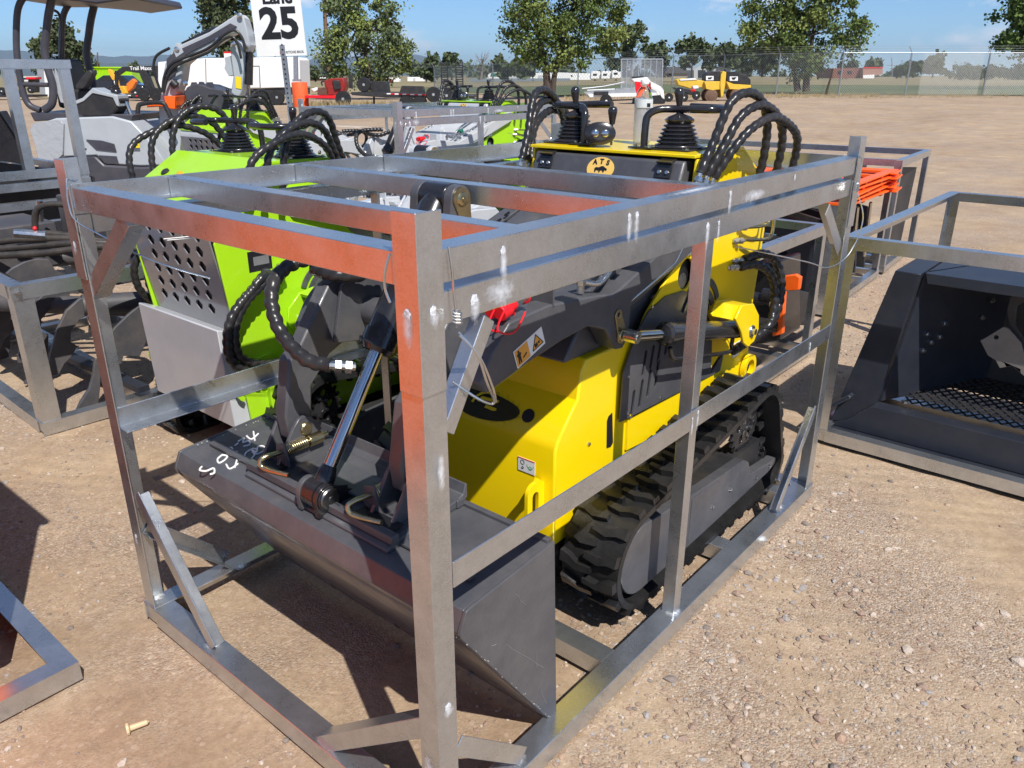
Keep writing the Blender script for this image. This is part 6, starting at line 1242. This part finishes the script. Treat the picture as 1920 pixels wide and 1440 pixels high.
tree('shorter pine tree with flat tufts at the far left behind the canopy posts',(29.807,74.492),B(72,[(-0.42,4.927),(0.735,5.132),(-1.53,3.902),(-0.144,4.11),(1.38,3.907),(-1.888,3.282),(0.541,3.079),(2.156,3.289),(-0.896,2.66),(1.317,2.455),(2.687,2.541),(-0.123,2.034)],[14,16,14,18,15,8,18,12,14,14,8,12]),[([(-0.156,0.765),(0.103,2.034),(0.308,3.699),(0.471,4.929)],.25)],9000,.24,LFP,15,.5,8,name='pine_tree')
tree('dark leafy tree cut by the right edge, beyond the fence',(89.474,12.982),B(78,[(-3.234,9.223),(-0.873,9.226),(-3.213,7.083),(-0.721,6.653),(1.561,7.09),(-2.57,5.337),(-0.188,4.456),(-1.967,3.784),(2.232,4.46),(-2.989,4.006)],[35,40,30,40,40,28,34,20,40,8]),[([(1.221,-0.323),(0.567,1.753),(-0.068,3.563),(-0.99,5.779)],.4)],15000,.26,LFD,16,.8,8)
tree('tall broad tree beyond the fence, right of the big rounded tree',(126.725,80.514),B(150,[(-2.317,6.551),(1.362,7.412),(-0.806,4.398),(2.422,5.268),(4.818,4.407),(3.276,6.56)],[22, 26, 22, 26, 18, 20]),[([(0.038,0.9),(-0.009,1.781),(-0.08,3.095)],.25)],2600,0.5,LFF,30,1.0,3,group="far trees beyond the fence")
tree('small tree beside the mesh ramp gate, far off',(147.87,86.457),B(170,[(-1.312,5.271),(0.564,5.764),(0.263,3.996)],[14, 16, 14]),[([(0.055,0.817),(-0.014,1.815),(-0.116,3.304)],.25)],2600,0.5,LFF,31,1.0,3,group="far trees beyond the fence")
tree('tree behind the grey shed and white mini loader',(134.391,71.415),B(150,[(-1.959,4.848),(-0.16,5.714),(1.747,5.286),(2.827,3.728),(-1.385,3.547)],[18, 22, 18, 12, 16]),[([(0.06,0.919),(-0.015,1.8),(-0.126,3.113)],.25)],2600,0.5,LFF,32,1.0,3,group="far trees beyond the fence")
tree('narrow tree far behind the trench roller',(156.696,75.982),B(170,[(-1.379,4.802),(0.115,5.784),(0.826,4.018)],[14, 14, 12]),[([(0.08,0.839),(-0.02,1.837),(-0.169,3.325)],.25)],2600,0.5,LFF,33,1.0,3,group="far trees beyond the fence")
tree('leafy tree far off behind the roller hoods',(163.6,75.547),B(175,[(-1.611,4.395),(0.468,5.41),(1.182,3.892)],[14, 16, 16]),[([(0.089,0.822),(-0.022,1.849),(-0.187,3.381)],.25)],2600,0.5,LFF,34,1.0,3,group="far trees beyond the fence")
tree('tree far off just left of the bushy yard tree',(132.872,57.699),B(140,[(-0.79,4.651),(0.472,5.056),(0.315,3.438)],[18, 20, 18]),[([(0.077,0.983),(-0.019,1.805),(-0.163,3.03)],.25)],2600,0.5,LFF,35,1.0,3,group="far trees beyond the fence")
tree('low far tree left of the brick building hedge',(275.939,74.131),B(260,[(-1.774,2.503),(0.481,3.569),(2.504,2.357)],[8, 9, 8]),[([(0.224,0.523),(-0.056,2.049),(-0.474,4.325)],.25)],1500,0.75,LFF,36,1.0,3,group="far trees beyond the fence")
tree('low far tree right of the brick building',(266.511,69.801),B(250,[(-0.819,2.765),(0.928,3.497)],[8, 9]),[([(0.219,0.567),(-0.055,2.035),(-0.463,4.223)],.25)],1500,0.75,LFF,37,1.0,3,group="far trees beyond the fence")
tree('taller far tree between brick building and bright mesh',(248.574,60.05),B(230,[(-1.326,3.35),(0.195,4.424),(1.614,3.087)],[10, 12, 10]),[([(0.212,0.658),(-0.053,2.008),(-0.447,4.022)],.25)],1500,0.75,LFF,38,1.0,3,group="far trees beyond the fence")
tree('tiny tree on the roof line of the brick building',(290.417,87.987),B(280,[(-1.144,4.354),(1.258,4.684)],[7, 7]),[([(0.222,0.423),(-0.055,2.067),(-0.47,4.518)],.25)],1500,0.75,LFF,39,1.0,3,group="far trees beyond the fence")
tree('small far tree just right of the upright loose tree',(139.061,143.475),B(200,[(-1.179,3.518),(1.977,4.104),(0.773,2.004)],[12, 14, 12]),[([(-0.036,0.594),(0.009,1.768),(0.075,3.52)],.25)],1500,0.75,LFF,40,1.0,3,group="far trees beyond the fence")
tree('brownish far tree left of the ramp tops',(135.767,131.864),B(190,[(-0.645,4.205),(1.01,3.766)],[12, 12]),[([(-0.023,0.653),(0.006,1.769),(0.049,3.433)],.25)],1500,0.75,LFF,41,1.0,3,group="far trees beyond the fence")
tree('far trees left of the big rounded tree trunk',(156.706,138.052),B(210,[(-2.627,3.026),(0.673,3.643),(2.779,2.544),(4.626,3.037)],[12, 14, 12, 12]),[([(-0.007,0.569),(0.002,1.802),(0.015,3.642)],.25)],1500,0.75,LFF,42,1.0,3,group="far trees beyond the fence")
tree('far tree right behind the ramps',(154.072,125.657),B(200,[(-0.64,3.206),(1.857,4.373),(2.384,2.277)],[14, 18, 12]),[([(0.007,0.63),(-0.002,1.805),(-0.015,3.556)],.25)],1500,0.75,LFF,43,1.0,3,group="far trees beyond the fence")
tree('low far bush left of the orange bollard',(133.41,181.222),B(220,[(-1.337,1.993),(1.19,2.383)],[7, 8]),[([(-0.095,0.445),(0.024,1.737),(0.201,3.665)],.25)],1500,0.75,LFF,44,1.0,3,group="far trees beyond the fence")
tree('far bush in front of the brick building',(264.342,87.895),B(260,[(-1.824,2.931),(1.346,3.543)],[9, 9]),[([(0.191,0.495),(-0.048,2.021),(-0.404,4.297)],.25)],1500,0.75,LFF,45,1.0,3,group="far trees beyond the fence")

# far hedge behind the bright mesh
for (k,(px_,lab)) in enumerate((((267.299,53.345),'long dark hedge far behind the bright fence mesh'),((276.542,42.374),'hedge at the right edge far behind the fence'))):
    T=bg('hedge',lab,'hedge',px_); T.location.z=gz(*px_); w=(16 if k==0 else 6)
    rr=random.Random(50+k); bl=[(-w*.5+w*i/12*1.0,2.0+rr.uniform(-.3,.6),1.6) for i in range(13)]
    crown_mesh(leafcloud(bl,5000,.5,90+k,1.2),'foliage',LFF,T)
LH_=bg('tree_belt','long low dark belt of trees along the far left horizon','trees',(346.75,672.981)); LH_['kind']='stuff'; rr=random.Random(4)
crown_mesh(leafcloud([(-340+9*i,3+rr.uniform(0,4),6) for i in range(85)],9000,2.2,95,5),'foliage',LFF,LH_)
LH2=bg('tree_belt','long low belt of trees along the far right horizon','trees',(785.888,306.953)); LH2['kind']='stuff'
crown_mesh(leafcloud([(-330+9*i,2+rr.uniform(0,3),5) for i in range(75)],8000,2.2,96,5),'foliage',LFF,LH2)
# dead trees
for (xy,pt,lab,sd,h) in (((147.581,133.362),[(-0.264,0.614),(0.017,2.958),(0.417,5.05)],'bare grey tree between the ramps and the big tree',5,200),((127.516,79.575),[(0.04,0.902),(-0.065,4.401),(-0.051,7.411)],'bare pale trunk standing above the mesh ramp gate',6,150)):
    T=bg('bare_tree',lab,'tree',xy); rr=random.Random(sd); GB=mat('dead_wood',(.22,.19,.16),.9,var=.2); MB().tube([(p[0],0,p[1]) for p in pt],[.35,.22,.1],7).build('trunk',GB,T,off=(0,0,0)); b=MB()
    for k in range(26):
        t=rr.uniform(.35,1); z=pt[0][1]+(pt[2][1]-pt[0][1])*t; a=rr.uniform(0,2*PI); L=rr.uniform(.8,2.6); p=Vector((pt[1][0],0,z)); q=p+Vector((math.cos(a)*L,math.sin(a)*L,L*rr.uniform(.3,1.1))); b.tube([p,p.lerp(q,.5)+Vector((0,0,-.15)),q],[.09,.05,.02],4); b.tube([p.lerp(q,.6),q+Vector((rr.uniform(-.7,.7),0,.7))],[.04,.015],4)
    b.build('branches',GB,T,off=(0,0,0))
# leaning dead stem by the fence
T=bg('leaning_stem','thin leaning dead trunk between the bushy tree and a fence post','tree',(53.434,18.51)); MB().tube(smooth([(p[0],0,p[1]) for p in [(0.026,0.279),(0.108,0.89),(0.238,1.623),(0.283,2.001)]],4),[.09,.088,.08,.08,.07,.07,.06,.06,.05,.05,.05,.04,.04],6).build('trunk',BARK,T,off=(0,0,0))
# utility poles
for (xy,pt,lab) in (((52.14,68.161),[(0.503,11.182),(0.337,5.569),(0.334,0.404)],'tall wooden utility pole left of the upright loose tree'),((116.134,263.81),[(1.124,8.152),(0.469,4.696),(-0.395,0.133)],'small far utility pole with crossarm right of the short pine')):
    T=bg('utility_pole',lab,'pole',xy); MB().tube([(p[0],0,p[1]) for p in pt],.19,10).build('pole',mat('weathered_pole',(.16,.095,.06),.85,var=.3),T,off=(0,0,0))
    if '260' in lab or 'far' in lab: b=MB(); b.bar((-1.2,0,pt[0][1]-.8),(1.2,0,pt[0][1]-.8),.14,.14); b.build('crossarm',MT['weathered_pole'],T,off=(0,0,0))
T=bg('pylon','thin far power pylons above the hedge right of the brick building','pylon',(421.076,119.147)); 
for s_ in ([(-2.074,9.259),(-0.17,-0.067)],[(2.842,8.342),(4.369,-0.06)]): MB().tube([(p[0],0,p[1]) for p in s_],.2,5).build('mast',GALVD,T,off=(0,0,0))
b=MB(); p=[(-3.756,6.011),(1.258,6.019)]; b.bar((p[0][0],0,p[0][1]),(p[1][0],0,p[1][1]),.25,.25); b.build('crossarm',GALVD,T,off=(0,0,0))
# ---------------- far buildings
def far_b(name,label,cat,xy,wall,m,depth=6,roof=None,rm=None,parts=()):
    T=bg(name,label,cat,xy); bp_(T,'wall',wall,0,depth,m)
    if roof: bp_(T,'roof',roof,-.4,depth+.4,rm or GALVD)
    for (nm,pl,mm) in parts: bp_(T,nm,pl,-.12,0,mm)
    return T
BRK=mat('brick_red',(.20,.085,.06),.85,var=.15,vscale=2); GWL=mat('pale_grey_cladding',(.48,.50,.50),.6); WIN=mat('dark_window',(.03,.035,.04),.2); BGE=mat('beige_wall',(.42,.36,.28),.7)
far_b('brick_building','low brick building with pale end wall beyond the fence','building',(235.797,75.215),[(-7.499,3.444),(0.561,3.591),(1.001,0.899),(-7.116,0.886)],BRK,12,None,None,[('window',[(-5.954,2.775),(-4.798,2.777),(-4.674,1.97),(-5.831,1.968)],WIN),('window',[(-3.353,2.779),(-2.197,2.781),(-2.069,1.974),(-3.227,1.972)],WIN)])
far_b('brick_annex','lighter brick block with white base at the end of the brick building','building',(236.144,71.7),[(-3.032,3.573),(2.26,3.582),(2.537,1.984),(-2.595,0.905)],mat('brick_pink',(.36,.20,.15),.85,var=.1),10,None,None,[('coping',[(-3.053,3.706),(2.237,3.714),(2.283,3.449),(-3.01,3.441)],INKR),('white_base',[(-2.726,1.708),(0.264,1.847),(0.423,0.91),(-2.595,0.905)],WHT)])
far_b('grey_warehouse','pale grey metal warehouse with dark door behind the roller','building',(155.179,77.782),[(-3.938,2.622),(-2.931,3.317),(3.475,3.228),(3.7,1.041),(-3.801,1.029)],GWL,14,None,None,[('roller_door',[(-3.084,2.624),(-1.589,2.626),(-1.462,1.232),(-2.961,1.23)],WIN)])
far_b('grey_shed','low dark roofed shed left of the pale warehouse','building',(146.04,80.87),[(-2.113,2.102),(2.037,2.108),(2.109,1.238),(-2.049,1.231)],BGE,8,[(-2.521,2.004),(-1.776,3.161),(1.122,3.166),(2.46,2.012)],mat('shingle_grey',(.10,.10,.105),.8),[('window',[(-1.891,1.909),(-1.061,1.91),(-1.024,1.426),(-1.855,1.425)],WIN)])
far_b('white_hall','long white building with a green gable left of the big tree','building',(181.061,155.705),[(-4.525,2.391),(4.529,2.405),(4.538,0.716),(-4.542,0.702)],WHT,10,None,None,[('green_gable',[(-3.319,2.252),(-0.3,2.257),(-0.303,1.413),(-3.628,1.408)],GRN),('blue_panel',[(0.303,2.117),(4.229,2.124),(4.234,0.857),(0.301,0.85)],GWL)])
far_b('white_store','long low white store beyond the field behind the big trunk','building',(200.911,147.664),[(-10.869,2.298),(-2.382,2.457),(6.746,2.179),(6.813,0.418),(-10.849,0.39)],WHT,10,None,None,[('loading_door',[(-8.659,1.715),(-7.4,1.717),(-7.382,0.543),(-8.643,0.541)],GWL)])
for k,(xy,pl) in enumerate((((177.464,121.173),[(-1.392,2.601),(0.769,2.605),(1.115,0.841),(-1.596,0.836)]),((178.198,118.75),[(-1.256,2.601),(1.03,2.604),(1.383,0.848),(-1.315,0.844)]),((178.916,116.345),[(-0.999,2.849),(1.008,2.852),(1.508,0.981),(-1.043,0.977)]))):
    T=bg('parked_caravan',['left one of three white caravans beyond the fence','middle one of three white caravans beyond the fence','right one of three white caravans, beside the mesh gate'][k],'caravan',xy,'white caravans beyond the fence'); bp_(T,'caravan_body',pl,0,2.5,WHT,.1); c=pl[0]; bp_(T,'window',rect(1.0,.5,c[0]+.9,c[1]-.8),-.03,0,WIN); wheel(T,c[0]+1.0,.1,.4,.35,.2,BLKM)
far_b('field_fence','low grey panel fence across the far field','fence',(172.522,142.559),[(-13.471,0.883),(13.477,0.925),(13.511,-0.268),(-13.49,-0.177)],mat('panel_blue_grey',(.20,.24,.27),.6),.1,None,None,[('panel_joint',[(-7.798,0.891),(-7.656,0.892),(-7.664,-0.168),(-7.806,-0.169)],INK),('panel_joint',[(-2.124,0.9),(-1.982,0.901),(-1.98,-0.159),(-2.122,-0.16)],INK),('panel_joint',[(3.549,0.909),(3.691,0.909),(3.703,-0.151),(3.561,-0.151)],INK),('panel_joint',[(9.222,0.918),(9.364,0.918),(9.387,-0.142),(9.245,-0.142)],INK)])
far_b('red_white_bus','white vehicle with red panels parked far behind the trailers','vehicle',(146.891,165.222),[(-2.655,1.121),(1.781,1.128),(2.587,0.611),(2.561,0.093),(-2.717,0.085)],WHT,3,None,None,[('red_panel',[(-1.985,0.734),(-1.291,0.735),(-1.321,0.217),(-2.015,0.216)],RED),('red_panel',[(-1.014,0.735),(-0.32,0.736),(-0.349,0.218),(-1.043,0.217)],RED),('red_panel',[(-0.042,0.737),(0.651,0.738),(0.623,0.22),(-0.071,0.219)],RED)])
far_b('white_trailer_far','small white trailer far right of the red panelled vehicle','trailer',(154.813,163.579),[(-2.279,1.254),(2.257,1.261),(2.216,0.202),(-2.328,0.195)],WHT,3,None,None,[('door',[(-0.732,0.992),(-0.164,0.993),(-0.198,0.198),(-0.766,0.197)],GWL)])
far_b('red_shed_row','row of low red and white sheds right of the orange bollard','sheds',(158.873,213.082),[(-4.644,0.842),(3.551,0.855),(3.474,-0.063),(-4.733,-0.076)],BRK,4,[(-4.979,0.765),(-4.294,1.072),(3.243,1.084),(3.873,0.779)],WHT,[('white_door',[(-3.362,0.538),(-2.706,0.54),(-2.763,-0.073),(-3.42,-0.074)],WHT),('white_door',[(-0.082,0.544),(0.574,0.545),(0.52,-0.068),(-0.137,-0.069)],WHT)])
far_b('white_bus_left','white truck far away at the left edge behind the wheels','truck',(70.865,193.378),[(-1.588,1.406),(1.588,1.411),(1.631,0.565),(-1.801,0.454)],WHT,3,None,None,[('windscreen',[(-1.408,1.195),(-0.5,1.197),(-0.571,0.879),(-1.479,0.878)],WIN)])
# ---------------- pebbles and weeds
def pebbles():
    rnd=random.Random(3); ico=[]; bm=bmesh.new(); bmesh.ops.create_icosphere(bm,subdivisions=1,radius=1); vs=[v.co.copy() for v in bm.verts]; fs=[[v.index for v in f.verts] for f in bm.faces]; bm.free()
    cols=[(.40,.30,.22),(.30,.21,.16),(.48,.40,.33),(.33,.30,.28),(.22,.18,.155),(.40,.27,.19)]
    packs=[([],[]) for _ in cols]
    def put(x,y,s):
        k=rnd.choices(range(6),[5,4,3,2,2,1])[0]; V,F=packs[k]; n=len(V); a=rnd.uniform(0,PI); ca,sa=math.cos(a),math.sin(a); sx,sy,sz=s*rnd.uniform(.7,1.3),s*rnd.uniform(.6,1),s*rnd.uniform(.35,.7); z=gh(x,y)+micro(x,y)+sz*.15
        for v in vs:
            j=1+rnd.uniform(-.22,.22); X,Y_=v.x*sx*j,v.y*sy*j; V.append((x+ca*X-sa*Y_,y+sa*X+ca*Y_,z+v.z*sz*j))
        F.extend([[i+n for i in f] for f in fs])
    cnt=0
    while cnt<24000:
        d=.7+8.5*rnd.random()**1.5; a=YAW+rnd.uniform(-R(44),R(46)); x=cam.location.x+d*math.cos(a); y=cam.location.y+d*math.sin(a)
        g_=noise.noise(Vector((x*.8,y*.8,1.5)))+.35*noise.noise(Vector((x*2.7,y*2.7,9)))
        if g_<rnd.uniform(-.45,.35): continue
        put(x,y,min(.028,.0022+.0024*rnd.expovariate(1)+.0006*d)); cnt+=1
    for _ in range(160):
        d=1+7*rnd.random(); a=YAW+rnd.uniform(-R(44),R(44)); put(cam.location.x+d*math.cos(a),cam.location.y+d*math.sin(a),rnd.uniform(.008,.015))
    for _ in range(110): put(rnd.uniform(.5,2.6),-.05-.45*rnd.random()**2,rnd.uniform(.006,.017))
    for _ in range(60): put(rnd.uniform(.1,1.5),rnd.uniform(-.7,-.1),rnd.uniform(.004,.010))
    for k,(V,F) in enumerate(packs):
        me=bpy.data.meshes.new('gravel'); me.from_pydata(V,[],F); me.materials.append(mat('pebble_%s'%'abcdef'[k],cols[k],.85,var=.2,vscale=30,bump=.3,bscale=200)); o=bpy.data.objects.new('gravel',me); COL.objects.link(o); tag(o,'loose gravel and small stones scattered over the dirt','gravel',None,'stuff')
pebbles()
def weeds():
    rnd=random.Random(8); b=MB(); V=[];F=[]
    for _ in range(2600):
        if rnd.random()<.35: h=rnd.uniform(43,50); px_=rnd.uniform(575,900)
        else: h=rnd.uniform(48,56); px_=rnd.uniform(1060,1990)
        s=(px_-960)/1588*h; x=cam.location.x+h*math.cos(YAW)+s*math.sin(YAW); y=cam.location.y+h*math.sin(YAW)-s*math.cos(YAW); z=gz(x,y)-.02; H=rnd.uniform(.08,.32 if h>47 else .5)
        for q in range(5):
            a=rnd.uniform(0,2*PI); w=.015; lx,ly=math.cos(a)*H*.5,math.sin(a)*H*.5; k=len(V); V+=[(x-w,y,z),(x+w,y,z),(x+lx,y+ly,z+H)]; F.append((k,k+1,k+2))
    me=bpy.data.meshes.new('dry_weeds'); me.from_pydata(V,[],F); me.materials.append(mat('dry_weed',(.33,.26,.13),.9,var=.3)); o=bpy.data.objects.new('dry_weeds',me); COL.objects.link(o); tag(o,'tufts of dry weeds along the foot of the fence','weeds',None,'stuff')
weeds()

for o in COL.objects:
    if o.type=='MESH' and o.parent and o.name.split('.')[0] in ('track_guides','hub_bolts','cover_bolts','hinge_bolts','guard_bolts','vent_slots','hood_slots','flange_bolts','foot_bolts','edge_bolts','paint_chips','barcode','paint_marker_numbers','hex_nut','stiffener_strip'): o['kind']='stuff'
    if 'fine_tracks' in o: del o['fine_tracks']
